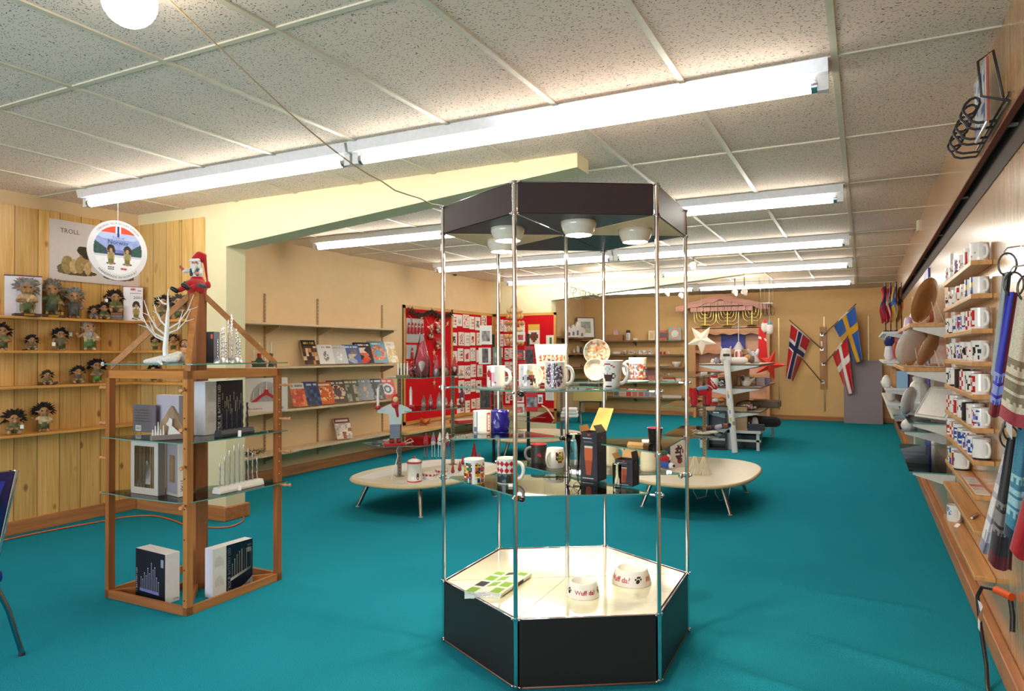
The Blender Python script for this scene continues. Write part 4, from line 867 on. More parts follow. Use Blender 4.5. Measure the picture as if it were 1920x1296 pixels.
def icicles(label, u, v, R, hs, rz):
    p = SW(-0.07, (u - 352) / 172 * 0.675, S1); t = thing('icicle_light', label, 'lamp', p, rz); m = MB('metal', '#e4e4e6'); m.lathe([(R, 0), (R, 0.006), (R * 0.86, 0.03), (0.001, 0.03)], 28, cap0=True); m.build('base', t)
    for i, h in enumerate(hs):
        x = -R * 0.72 + 1.44 * R * i / (len(hs) - 1); y = 0.3 * R * math.sin(i * 2.4); m = MB('chrome', '#e6e2ea'); n = 22
        m.tube([(x + 0.002 * math.sin(q * 1.9), y + 0.002 * math.cos(q * 1.9), 0.03 + h * q / n) for q in range(n + 1)], [0.0042 if q % 2 else 0.003 for q in range(n)] + [0.0012], 7); m.build('icicle', t)
icicles('left silver icicle lamp of twisted clear rods on the stand top', 421, 683.5, 0.047, [0.14, 0.13, 0.105, 0.17, 0.175, 0.11], 0.6)
icicles('right silver icicle lamp of twisted clear rods on the stand top', 447, 681, 0.047, [0.22, 0.255, 0.235, 0.17, 0.15, 0.11], 0.5)
c = carton('glossy black carton with an orange sticker behind the icicle lamps', (401, 681), (386, 681), (412, 679), S1, 622, ['#222', '#2a2830', '#17151d', '#8a8790', '#222', '#222'], lambda m, w, h: rect(m, faceL(w, h), 0.62, 0.78, 0.85, 0.92, '#e2572a'))
p = at_z(243, 681, S1); m = MB('clear', '#ffffff'); m.cbox(0, 0, 0.006, 0.07, 0.03, 0.012); m.build('plastic_clip', None, p, 0.1, label='small clear plastic clips at the left end of the stand top', cat='clip')
# doll on the apex
p = SW(cx, cy, 1.752); t = thing('gnome_doll', 'sitting gnome doll in red dress and long red hat on the stand apex', 'doll', p, face_cam(p) - 0.5)
SK, RD, WHT, GR = '#d9927c', '#c8141f', '#ece9e4', '#3f5a50'
blob('body', [((0, 0, 0.085), (0, 0.0, 0.135), 0.034, 0.03, WHT), ((0, -0.005, 0.16), (0, -0.005, 0.165), 0.03, 0.03, SK), ((0, -0.035, 0.158), (0, -0.036, 0.158), 0.009, 0.009, '#cf7a68'),
  ((-0.03, -0.01, 0.125), (-0.06, -0.035, 0.115), 0.014, 0.012, WHT), ((-0.06, -0.035, 0.115), (-0.082, -0.04, 0.145), 0.011, 0.008, '#b8584e'), ((0.03, -0.01, 0.125), (0.04, -0.04, 0.1), 0.014, 0.012, WHT), ((0.04, -0.04, 0.1), (0.02, -0.055, 0.1), 0.011, 0.009, SK),
  ((-0.03, -0.04, 0.03), (-0.06, -0.085, 0.0), 0.018, 0.015, RD), ((0.03, -0.04, 0.03), (0.0, -0.09, 0.006), 0.018, 0.015, RD)], 0.005, t, 'fabric')
blob('skirt', [((0, 0, 0.028), (0, 0, 0.08), 0.062, 0.035, RD), ((-0.02, -0.03, 0.03), (0.02, -0.03, 0.03), 0.04, 0.04, RD), ((-0.045, -0.052, 0.045), (0.05, -0.056, 0.03), 0.012, 0.012, GR), ((0.05, -0.056, 0.03), (0.068, -0.01, 0.025), 0.01, 0.01, GR)], 0.005, t, 'fabric')
for s_, q in ((-1, (-0.068, -0.1, -0.006)), (1, (0.0, -0.105, 0.012))): blob('boot', [(q, (q[0] - 0.02, q[1] - 0.012, q[2] + 0.014), 0.015, 0.013, '#17141a')], 0.004, t, 'satin')
blob('vest', [((-0.02, -0.028, 0.125), (-0.018, -0.034, 0.095), 0.01, 0.01, GR), ((0.022, -0.028, 0.125), (0.02, -0.034, 0.095), 0.01, 0.01, GR)], 0.004, t, 'fabric')
blob('beard', [((0, -0.03, 0.145), (0, -0.04, 0.11), 0.02, 0.008, WHT), ((0.024, -0.012, 0.165), (0.026, -0.016, 0.14), 0.012, 0.008, WHT), ((-0.024, -0.012, 0.165), (-0.026, -0.016, 0.14), 0.012, 0.008, WHT), ((-0.022, -0.025, 0.182), (0.022, -0.025, 0.182), 0.011, 0.011, '#f2efec')], 0.0045, t, 'fabric')
blob('hat', [((0, 0, 0.185), (0.012, 0.004, 0.215), 0.034, 0.024, RD), ((0.012, 0.004, 0.215), (0.04, 0.006, 0.21), 0.024, 0.016, RD), ((0.04, 0.006, 0.21), (0.055, 0.0, 0.12), 0.014, 0.008, '#a81320'), ((0.055, 0.0, 0.12), (0.066, -0.005, 0.055), 0.008, 0.006, '#b0141f'), ((0.07, -0.006, 0.045), (0.072, -0.006, 0.03), 0.015, 0.016, RD)], 0.005, t, 'fabric')
for s_ in (-1, 1): MB('gloss', '#1a1410').ball((0.012 * s_, -0.031, 0.17), 0.0035, n=8, m=5).build('eye', t)

# ================================================================ alcove shelves and trolls
PS = '#d69a4e'
def shelf_board(label, x0, x1, y0, y1, z, mat, col, th=0.02, name='wall_shelf', cat='shelf', brackets=(), axis='y', group=None, bcol='#8a6436', wall=None):
    t = thing(name, label, cat, ((x0 + x1) / 2, (y0 + y1) / 2, z - th), 0, group); X, Y = (x0 + x1) / 2, (y0 + y1) / 2
    m = MB(mat, col); m.box(x0 - X, x1 - X, y0 - Y, y1 - Y, 0, th); m.build('board', t, bevel=0.003)
    for b in brackets:
        m = MB('satin', bcol)
        if axis == 'y':
            wx, s_ = (x0 - X, 1) if wall is None else wall; D = (x1 - x0) * 0.85
            m.at((wx, b - Y, 0)); P = [(0, 0), (s_ * D, 0), (s_ * D, -0.02), (s_ * 0.03, -0.09), (0, -0.09)]
            m.plate(P if s_ < 0 else P[::-1], -0.006, 0.006)
        else:
            D = (y1 - y0) * 0.85; m.at((b - X, y1 - Y, 0), PI / 2); m.plate([(0, 0), (-D, 0), (-D, -0.02), (-0.03, -0.09), (0, -0.09)], -0.006, 0.006)
        m.at(); m.build('bracket', t)
    return t
AZ = (1.672, 1.412, 1.142, 0.778)
for i, z in enumerate(AZ):
    shelf_board('long pine troll shelf on the left wall, %s from the top' % ORD[i], XL + 0.021, -5.665, 1.2, 4.078, z, 'wood_y', PS, brackets=(2.2,) if i == 9 else ())
    if i < 3: shelf_board('short pine shelf on the alcove end wall, %s from the top' % ORD[i], -5.663, -4.98, 3.925, 4.078, z, 'wood_x', PS)
def troll(label, p, h, rz, hair='#2a1c16', skin='#a87f56', top='#6b6040', pants='#565a34', pose=0, base=None, big_ears=True, seed=1, extra=None, hat=None, tagp=None, hair_len=1.0, name='troll_figure', beard=None):
    t = thing(name, label, 'figurine', p, rz, None); r = rnd(seed); zb = 0
    if base: MB('wood_x', base).box(-0.33 * h, 0.33 * h, -0.2 * h, 0.2 * h, 0, 0.08 * h).build('plinth', t, bevel=0.004); MB('metal', '#c8a82e').box(-0.09 * h, 0.15 * h, -0.2 * h - 0.0012, -0.2 * h, 0.02 * h, 0.065 * h).build('name_plate', t); zb = 0.08 * h
    S = lambda x, y, z: (x * h, y * h, zb + z * h)
    c = 0.0 if pose != 1 else -0.14    # crouching figures sit lower
    hz = 0.70 + c; L = []
    for s_ in (-1, 1):
        if pose == 1: L += [(S(0.12 * s_, 0.02, 0.12), S(0.2 * s_, -0.16, 0.16), 0.09 * h, 0.07 * h, pants), (S(0.2 * s_, -0.16, 0.14), S(0.16 * s_, -0.2, 0.05), 0.07 * h, 0.06 * h, skin)]
        else: L += [(S(0.09 * s_, 0, 0.28), S(0.11 * s_, -0.01, 0.07), 0.085 * h, 0.065 * h, pants)]
        L += [(S(0.11 * s_, -0.02, 0.04), S(0.13 * s_, -0.12, 0.035), 0.05 * h, 0.045 * h, skin)]
        if pose == 2: a = [S(0.15 * s_, 0, 0.5 + c), S(0.3 * s_, -0.06, 0.42 + c), S(0.36 * s_, -0.14, 0.52 + c)] if s_ < 0 else [S(0.15, 0, 0.5 + c), S(0.26, -0.05, 0.36 + c), S(0.2, -0.16, 0.33 + c)]
        else: a = [S(0.15 * s_, 0, 0.5 + c), S(0.24 * s_, -0.06, 0.36 + c), S(0.08 * s_, -0.19, 0.36 + c)]
        L += [(a[0], a[1], 0.06 * h, 0.05 * h, top), (a[1], a[2], 0.05 * h, 0.045 * h, skin)]
        L += [(S(0.15 * s_, 0.0, hz), S(0.27 * s_, 0.02, hz + 0.04), 0.05 * h, 0.02 * h, skin)] if big_ears else []
    L += [(S(0, 0, 0.32 + c * 0.6), S(0, -0.01, 0.48 + c), 0.17 * h, 0.13 * h, top), (S(0, -0.01, 0.24 + c * 0.4), S(0, -0.01, 0.3 + c * 0.5), 0.155 * h, 0.16 * h, pants), (S(0, -0.02, hz), S(0, -0.02, hz + 0.04), 0.165 * h, 0.15 * h, skin), (S(0, -0.15, hz - 0.0), S(0, -0.3, hz - 0.07), 0.055 * h, 0.065 * h, skin), (S(-0.07, -0.12, hz - 0.08), S(0.07, -0.12, hz - 0.08), 0.05 * h, 0.05 * h, skin)]
    blob('body', L, h / 30, t, 'resin')
    for s_ in (-1, 1): MB('gloss', '#1c120c').ball(S(0.075 * s_, -0.168, hz + 0.05), 0.024 * h, n=8, m=6).build('eye', t)
    if hair:
        m = MB('hair', hair); m.ball(S(0, 0.05, hz + 0.08), (0.18 * h, 0.15 * h, 0.15 * h), n=12, m=8)
        for i in range(90):
            a = r.uniform(0, 2 * PI); e = r.uniform(-0.5, 1.4)
            d = Vector((math.cos(a) * math.cos(e), abs(math.sin(a)) * math.cos(e) * 0.9 + 0.05 - (0.35 if e > 0.8 else 0), math.sin(e) * 0.8)); q = Vector(S(0, 0.03, hz + 0.06)); L_ = h * r.uniform(0.22, 0.32) * hair_len
            b = q + d * h * 0.1; tip = b + d * L_ + Vector((0, 0.02 * h, -0.10 * h * max(0, 0.6 - e)))
            m.tube([b, b + d * L_ * 0.55, tip], [0.045 * h, 0.035 * h, 0.006 * h], 4, caps=False)
        m.build('hair', t)
    if beard: blob('beard', [(S(0, -0.15, hz - 0.1), S(0, -0.17, hz - 0.28), 0.1 * h, 0.05 * h, beard)], h / 28, t, 'hair')
    if hat: blob('hat', [(S(0, 0, hz + 0.15), S(0, 0.03, hz + 0.2), 0.16 * h, 0.1 * h, hat)], h / 26, t)
    if extra == 'lantern':
        q = MB('satin', '#2a2018'); x, y, z = S(-0.4, -0.16, 0.08); q.box(x - 0.02, x + 0.02, y - 0.02, y + 0.02, z - 0.02, z + 0.03, '#d9b04a'); q.box(x - 0.024, x + 0.024, y - 0.024, y + 0.024, z + 0.03, z + 0.036); q.cyl((x, y, z + 0.036), (x, y, z + 0.05), 0.012, 0.003); q.box(x - 0.003, x + 0.003, y - 0.022, y + 0.022, z - 0.02, z + 0.03); q.build('lantern', t)
    if extra == 'log': MB('wood_x', '#4a3020').tube([S(-0.5, 0, 0.1), S(-0.3, -0.02, 0.06), S(0.3, -0.02, 0.07), S(0.52, 0, 0.14)], [0.1 * h, 0.09 * h, 0.09 * h, 0.07 * h], 9).build('log', t)
    if extra == 'books':
        for i in range(3): MB('wood_x', ['#7a5a44', '#6a6c70', '#8a5236'][i]).box(*(h * v for v in (-0.24 + 0.03 * i, 0.24 - 0.02 * i, -0.2, 0.14)), -0.3 * h + 0.1 * h * i, -0.21 * h + 0.1 * h * i).build('book', t)
    if extra == 'tail': MB('hair', hair).tube([S(-0.1, 0.05, 0.1), S(-0.3, 0.0, 0.05), S(-0.48, -0.02, 0.03)], [0.035 * h, 0.03 * h, 0.02 * h], 6).build('tail', t)
    if tagp: q = MB('paper', '#f2efea'); x, y, z = S(*tagp); q.box(x - 0.011, x + 0.011, y - 0.001, y + 0.001, z - 0.017, z + 0.012); q.tube([(x, y, z + 0.012), (x + 0.006, y + 0.02, z + 0.045)], 0.0008, 4); q.build('price_tag', t)
    return t
def TL(u, v, i, x=-5.745): p = at_x(u, v, x); return Vector((x, p.y, AZ[i] + 0.0005))
def TP(u, i, y=4.0): p = at_y(u, 600, y); return Vector((p.x, y, AZ[i] + 0.0005))
FX = lambda p, a=0.0: face_cam(p) + a
g_ = '#8f8b86'
for (u, v, i, hp, lab, kw) in (
  (50, 588, 0, 62, 'grey-haired troll with folded arms on a plinth before the 2008 box', dict(hair=g_, base='#4a2c22', seed=3, pants='#6c6c3e', top='#c0a47a')),
  (96, 588, 0, 62, 'grey-haired troll with raised nose, right of the 2008 box', dict(hair='#7a776e', base='#4a2c22', seed=4, pose=2, top='#5f6440', pants='#4c5238')),
  (138, 592, 0, 54, 'grey spiky-haired troll carrying a small lantern', dict(hair='#8e8d88', seed=5, extra='lantern', top='#55524a', pants='#4f4f48', pose=2)),
  (176, 598, 0, 28, 'small crouching dark troll, leftmost of the reading group', dict(seed=6, pose=1, top='#5a5a60', pants='#6b6a72', hair='#3a2620')),
  (195, 597, 0, 36, 'middle dark-haired troll of the reading group', dict(seed=7, pose=1, top='#4d5836')),
  (216, 597, 0, 46, 'dark curly-haired troll sitting on a stack of books', dict(seed=8, extra='lift', pose=1, top='#5d6b2e', tagp=(-0.33, -0.2, 0.45))),
  (4, 655, 1, 48, 'dark-haired troll cut off by the left edge on the second shelf', dict(seed=9, top='#6c6c3e')),
  (60, 656, 1, 32, 'crouching black-haired troll with a long tail on the second shelf', dict(seed=10, pose=1, hair='#15110f', extra='tail')),
  (114, 656, 1, 40, 'black-haired troll with spread arms on the second shelf', dict(seed=11, pose=2, hair='#15110f', tagp=(-0.3, -0.2, 0.3))),
  (168, 657, 1, 58, 'bearded bald troll in green overalls holding a price tag', dict(seed=12, hair='#a8a096', hair_len=0.35, pants='#587a42', top='#c9ad84', pose=2, tagp=(-0.52, -0.16, 0.5), beard='#b0a8a4', skin='#c99a72')),
  (89, 722, 2, 30, 'troll lying in a hollow log on the third shelf', dict(seed=13, extra='log', pose=1, hair='#3a2a22')),
  (147, 720, 2, 36, 'dark-haired troll hunched with a white bundle on the third shelf', dict(seed=14, pose=1, hair='#1d1714', top='#6a4c38')),
  (182, 718, 2, 42, 'curly black-haired troll in green pants with a tag in its hair', dict(seed=15, hair='#17120f', pants='#5f8a3e', tagp=(0.16, -0.24, 0.82))),
  (26, 811, 3, 48, 'wild-haired seated troll with a shiny tag on the bottom shelf', dict(seed=16, pose=1, hair='#2a1d18', hair_len=1.25, tagp=(0.2, -0.3, 0.3))),
  (82, 806, 3, 50, 'grinning dark-haired troll with an outstretched hand on the bottom shelf', dict(seed=17, pose=2, hair='#241812', top='#cbb183', pants='#55603f'))):
    p = TL(u, v, i, -5.70 if u == 50 else -5.745); h = hp * mpp(p) * 1.05; ex = kw.get('extra')
    if ex == 'lift': kw['extra'] = 'books'; p = p + Vector((0, 0, 0.31 * h))
    troll(lab, p, h, FX(p, 0.15), **kw)
for (u, i, hp, lab, kw) in (
  (306, 0, 46, 'dark-haired troll just right of the 2001 box on the end-wall shelf', dict(seed=21, hair='#1d1512')), (335, 0, 46, 'grey-brown troll nearest the pier on the top end-wall shelf', dict(seed=22, hair='#4a4440', top='#6a6458')),
  (291, 1, 26, 'small green-shirted troll on the second end-wall shelf', dict(seed=23, hair='#2a1c14', top='#5f8a34')), (325, 1, 30, 'small brown gnome beside the glass ornament on the second end-wall shelf', dict(seed=24, hair='#3a2218', top='#a06a3c')),
  (288, 2, 32, 'dark-haired troll on the third end-wall shelf behind the oak rail', dict(seed=25, hair='#201612'))):
    p = TP(u, i); troll(lab, p, hp * mpp(p), FX(p), **kw)
p = TP(346, 1); t = thing('snow_globe', 'little clear snow globe on the second end-wall shelf', 'ornament', p); MB('clear', '#ffffff').ball((0, 0, 0.055), 0.038, n=18, m=12).build('globe', t); MB('satin', '#b58a6a').lathe([(0.034, 0), (0.034, 0.016), (0.026, 0.026)], 18, cap0=True, cap1=True).build('base', t)
blob('scene', [((0, 0, 0.035), (0, 0, 0.06), 0.016, 0.008, '#8a5a48'), ((0.012, 0, 0.034), (0.012, 0, 0.045), 0.01, 0.006, '#6a7a8a')], 0.005, t)
from mathutils import noise
def shade(c, x, y, z, amt=0.35):
    k = 1 + amt * noise.noise(Vector((x, y, z))); c = H(c); return (c[0] * k, c[1] * k, c[2] * k, 1.0)
def troll_art(x, y, seed=1):     # a printed picture of a standing troll
    for cx_, cy_, rx, ry, c in ((0.5, 0.72, 0.13, 0.1, '#b08a60'), (0.52, 0.66, 0.07, 0.04, '#8a5a3c'), (0.5, 0.82, 0.3, 0.17, '#241e1a'), (0.26, 0.74, 0.12, 0.1, '#8d6a48'), (0.76, 0.7, 0.1, 0.12, '#2b241e'), (0.5, 0.46, 0.2, 0.17, '#8a8450'), (0.28, 0.44, 0.09, 0.18, '#b3905f'), (0.72, 0.44, 0.09, 0.18, '#b3905f'), (0.5, 0.24, 0.24, 0.17, '#6a6a3a'), (0.4, 0.1, 0.16, 0.09, '#a88458'), (0.62, 0.1, 0.16, 0.09, '#9a7a50'), (0.5, 0.07, 0.4, 0.06, '#5c4a34')):
        if ((x - cx_) / rx) ** 2 + ((y - cy_) / ry) ** 2 < 1: return shade(c, x * 11, y * 13, seed)
    return None
def tube_box(label, p, w, h, rz, year, lid, seed, round_=False):
    t = thing('collector_box', label, 'box', p, rz); m = MB('paper', '#e6e0e4')
    P = [(-w / 2, -0.02), (-w * 0.2, -0.034), (w / 2, -0.034), (w / 2, 0.03), (-w / 2, 0.03)]
    m.prism(P, 0, h); m.build('carton', t, bevel=0.002); m = MB('paper', lid); m.prism([(x * 1.02, y * 1.02) for x, y in P], h - 0.006, h + 0.003); m.build('lid', t)
    m = MB('print'); f = -0.035; W2 = w * 0.7; xc = w * 0.15
    letters(m, year, W2 * 0.6, on_plane((xc + W2 * 0.1, f, h * 0.68), (1, 0, 0), (0, 0, 1)), '#4a2a3a'); scribble(m, (xc - W2 * 0.4, f, h * 0.88), (1, 0, 0), (0, 0, 1), W2 * 0.45, h * 0.08, 1, '#c0303a', 3, 0.8); scribble(m, (xc + W2 * 0.1, f, h * 0.86), (1, 0, 0), (0, 0, 1), W2 * 0.35, h * 0.05, 1, '#44404a', 4, 0.5)
    scribble(m, (xc - W2 * 0.45, f, h * 0.78), (1, 0, 0), (0, 0, 1), W2 * 0.9, h * 0.05, 1, '#8a8594', 5, 0.4)
    tp = ['#3a3026', '#6b6a3c', '#b39a6a', '#8a7a52', '#2a241e']
    m.pic((xc - W2 * 0.42, f - 0.0003, h * 0.03), (W2 * 0.84, 0, 0), (0, 0, h * 0.56), 34, 44, lambda x, y: troll_art(x, y, seed) or '#e6e0e4')
    m.build('printed_front', t); return t
p = TL(43, 578, 0, -5.782); tube_box('tall white collector box dated 2008 on the top troll shelf', p, 0.235, 0.315, FX(p, 0.1), '2008', '#5a3a5c', 5)
p = at_z(258, 603, AZ[0]); p = Vector((-5.72, 3.965, AZ[0])); tube_box('narrow white collector box dated 2001 in the corner of the top shelf', p, 0.15, 0.30, FX(p, 0.1), '2001', '#b06a7a', 6)
# troll poster on the left wall
t = thing('troll_poster', 'pale poster board lettered TROLL on the pine wall', 'poster', (XL + 0.022, 0, 0))
a, b_, c_, d_ = at_x(92, 505, XL + 0.022), at_x(262, 528, XL + 0.022), at_x(262, 411, XL + 0.022), at_x(88, 394, XL + 0.022)
y0, y1, z0, z1 = a.y, c_.y, 1.985, 2.475
m = MB('paper', '#d8cfcf'); m.box(0, 0.012, y0, y1, z0, z1); m.build('board', t)
m = MB('print'); FP = lambda x, y: Vector((0.0128, y0 + (y1 - y0) * x, z0 + (z1 - z0) * y)); LF = lambda x0_, y0_: (lambda x, y: Vector((0.013, y0 + (y1 - y0) * x0_ + x, z0 + (z1 - z0) * y0_ + y)))
letters(m, 'TROLL', (y1 - y0) * 0.2, LF(0.2, 0.83), '#4c4742'); m.add([FP(0.41, 0.77), FP(0.49, 0.75), FP(0.49, 0.83), FP(0.41, 0.85)], [(0, 1, 2, 3)], '#7fa3ac'); scribble(m, FP(0.42, 0.78) + Vector((0.001, 0, 0)), (0, 1, 0), (0, 0, 1), 0.06, 0.03, 1, '#3f6670', 3)
def lyingtroll(x, y):
    for cx_, cy_, rx, ry, c in ((0.74, 0.80, 0.15, 0.22, '#2a2019'), (0.62, 0.86, 0.13, 0.16, '#32261c'), (0.66, 0.62, 0.11, 0.2, '#a5835a'), (0.72, 0.56, 0.06, 0.08, '#8a5f40'), (0.76, 0.35, 0.1, 0.3, '#bd9f72'), (0.55, 0.35, 0.12, 0.28, '#a58a58'), (0.42, 0.3, 0.12, 0.24, '#c4a878'), (0.25, 0.34, 0.15, 0.3, '#9a8350'), (0.1, 0.2, 0.1, 0.14, '#5d5a34'), (0.5, 0.1, 0.5, 0.1, '#54402e')):
        if ((x - cx_) / rx) ** 2 + ((y - cy_) / ry) ** 2 < 1: return shade(c, x * 14, y * 12, 2.0)
    return '#d8cfcf'
m.pic(FP(0.07, 0.1), (0, (y1 - y0) * 0.42, 0), (0, 0, (z1 - z0) * 0.5), 60, 46, lyingtroll)
m.pic(FP(0.56, 0.08), (0, (y1 - y0) * 0.36, 0), (0, 0, (z1 - z0) * 0.46), 50, 40, lambda x, y: lyingtroll(1 - x, y)); m.build('picture', t)
# round hanging sign
p = at_y(221, 470, 3.32) ; top = at_y(223, 372, 3.32); R = 0.5 * 112 * mpp(p)
t = thing('round_sign', 'round white sign about trolls of Norway hanging from the fixture', 'sign', p, face_cam(p) + 0.5)
m = MB('paper', '#dbd8dc'); m.at((0, 0, 0), 0, PI / 2); m.lathe([(R, -0.005), (R, 0.005)], 48, cap0=True, cap1=True); m.at(); m.build('disc', t)
m = MB('print'); ri = R * 0.8; FD = lambda x, y: Vector((x * R, -0.0058, y * R))
def art(x, y):
    X_, Y_ = x * 2 - 1, y * 2 - 1
    if X_ * X_ + Y_ * Y_ > 1: return None
    for q in (-0.3, 0.38):
        c = troll_art((X_ - q) / 0.5 + 0.5, (Y_ + 0.62) / 0.85, 3 + q)
        if c: return c
    if Y_ < -0.2: return '#e6e6ea' if Y_ < -0.3 else '#c3c8dc'
    if Y_ < -0.1 + 0.62 * max(0, abs(X_) - 0.25): return shade('#2a3f66' if abs(X_) < 0.55 else '#274a48', X_ * 9, Y_ * 9, 5, 0.5)
    if Y_ < 0.12 + 0.5 * abs(X_): return shade('#6a78ba' if Y_ < 0.02 else '#8f9bd0', X_ * 5, Y_ * 5, 2, 0.2)
    if Y_ > 0.72: return '#d8482f' if abs(X_) > 0.12 else '#23306e' if abs(X_) < 0.055 else '#f0eef0'
    if abs(X_) < 0.055 and Y_ > 0.55: return '#23306e'
    return '#a9b6dc' if Y_ > 0.45 else '#7f92cc'
n_ = 90
for j in range(n_):
    for i in range(n_):
        x, y = (i + 0.5) / n_, (j + 0.5) / n_; c = art(x, y)
        if c: m.add([(( (i + a_) / n_ * 2 - 1) * ri, -0.0056, ((j + b2) / n_ * 2 - 1) * ri) for a_, b2 in ((0, 0), (1, 0), (1, 1), (0, 1))], [(0, 1, 2, 3)], c)
def arc(r_, a0, s_): return lambda x, y: Vector(((r_ + s_ * y) * math.sin(a0 + s_ * x / r_), -0.0062, (r_ + s_ * y) * math.cos(a0 + s_ * x / r_)))
letters(m, 'ORIGINAL NORWEGIAN DESIGN', R * 1.55, arc(R * 0.9, 0.0, 1), '#5a5a62', height=R * 0.075); letters(m, 'HANDMADE IN NORWAY', R * 1.4, arc(R * 0.9, PI, -1), '#5a5a62', height=R * 0.075)
letters(m, 'Trolls of', ri * 0.5, lambda x, y: Vector((x, -0.0066, ri * 0.52 + y)), '#3a4a86'); letters(m, 'Norway', ri * 0.85, lambda x, y: Vector((x, -0.0066, ri * 0.3 + y)), '#1f2c5c')
scribble(m, (-ri * 0.42, -0.0064, -ri * 0.84), (1, 0, 0), (0, 0, 1), ri * 0.32, ri * 0.16, 2, '#2a2622', 8, 0.6); scribble(m, (ri * 0.1, -0.0064, -ri * 0.82), (1, 0, 0), (0, 0, 1), ri * 0.3, ri * 0.12, 1, '#c02a35', 9, 0.7)
m.build('printed_face', t)
MB('satin', '#e8e6e4').tube([(0, 0, R), (0, 0, CEIL - 0.13 - p.z)], 0.0015, 5).build('thread', t)
# orange extension lead along the alcove skirting
q = [at_z(u, v, 0.008) for u, v in ((-40, 1024), (40, 1006), (120, 990), (200, 976), (240, 969), (285, 967), (320, 974), (350, 985), (392, 989), (430, 988), (452, 979), (457, 970), (447, 963), (438, 963))]
sm = []
for i in range(len(q) - 1):
    for k_ in range(4):
        a, b_, c_, d_ = q[max(i - 1, 0)], q[i], q[i + 1], q[min(i + 2, len(q) - 1)]; s_ = k_ / 4
        sm.append(0.5 * ((2 * b_) + (c_ - a) * s_ + (2 * a - 5 * b_ + 4 * c_ - d_) * s_ * s_ + (3 * b_ - a - 3 * c_ + d_) * s_ ** 3))
MB('satin', '#d8622a').tube(sm, 0.006, 8).build('extension_lead', None, label='orange extension lead lying along the alcove skirting', cat='cord')
# ================================================================ book wall
SHC = '#cdb594'
BZ = (1.712, 1.243, 0.774, 0.327)
for i, z in enumerate(BZ):
    if i == 0: segs = [(4.32, 7.66, -5.58)]
    else: segs = [(4.32, 5.25 if i < 3 else 5.8, -5.55), (5.26 if i < 3 else 5.81, 7.66, -5.585)]
    for k, (a, b, xf) in enumerate(segs):
        nm = 'tan wall shelf of the book wall, %s from the top%s' % (ORD[i], '' if i == 0 else [', nearer left length', ', farther right length'][k])
        shelf_board(nm, XL + 0.002, xf, a, b, z, 'satin', SHC, 0.022, brackets=[y for y in (5.587, 6.412, 7.64) if a < y < b], bcol='#b39c7c')
for k, y in enumerate((4.75, 5.587, 6.412, 7.667)):
    t = thing('shelf_upright', 'slotted tan upright on the book wall, %s from the pier' % ORD[k], 'shelf upright', (XL + 0.006, y, 0.18))
    MB('satin', '#a88a62').box(-0.005, 0.006, -0.011, 0.011, 0, 1.86).build('channel', t)
    m = MB('matte', '#4a3a28')
    for q in range(44): m.box(0.006, 0.0065, -0.0035, 0.0035, 0.03 + 0.042 * q, 0.045 + 0.042 * q)
    m.build('slots', t, kind='stuff')
def art_cover(style, pal, seed):
    def fn(x, y):
        d = math.hypot((x - 0.5) * 0.8, y - 0.45)
        if y > 0.8 and style != 'plain' and abs(x - 0.5) < 0.38 and 0.84 < y < 0.93: return pal[1] if cell(seed, int(x * 16), 1) < 0.75 else pal[0]
        if style == 'wreath': return shade(pal[2 + int(cell(seed, int(x * 14), int(y * 16)) * (len(pal) - 2))], x * 9, y * 9, seed) if 0.17 < d < 0.34 else pal[0]
        if style == 'disc': return pal[1] if d < 0.1 else pal[2] if d < 0.2 else pal[3] if d < 0.3 else pal[0]
        if style == 'photo': return shade(pal[2 + int(cell(seed, int(x * 5), int(y * 6)) * (len(pal) - 2))], x * 12, y * 12, seed, 0.6) if y < 0.74 else pal[0]
        if style == 'figure': return shade(pal[2], x * 10, y * 10, seed) if ((x - 0.5) / 0.16) ** 2 + ((y - 0.4) / 0.28) ** 2 < 1 and cell(seed, int(x * 12), int(y * 14)) < 0.7 else pal[0]
        if style == 'blobs': return shade(pal[2 + (int(y * 4) % (len(pal) - 2))], x * 8, y * 8, seed) if ((x * 1.0 - 0.5 + 0.12 * math.sin(seed + y * 9)) / 0.27) ** 2 < 1 - abs((y * 3.2) % 1 - 0.5) * 1.6 and y < 0.75 else pal[0]
        return pal[0]
    return fn
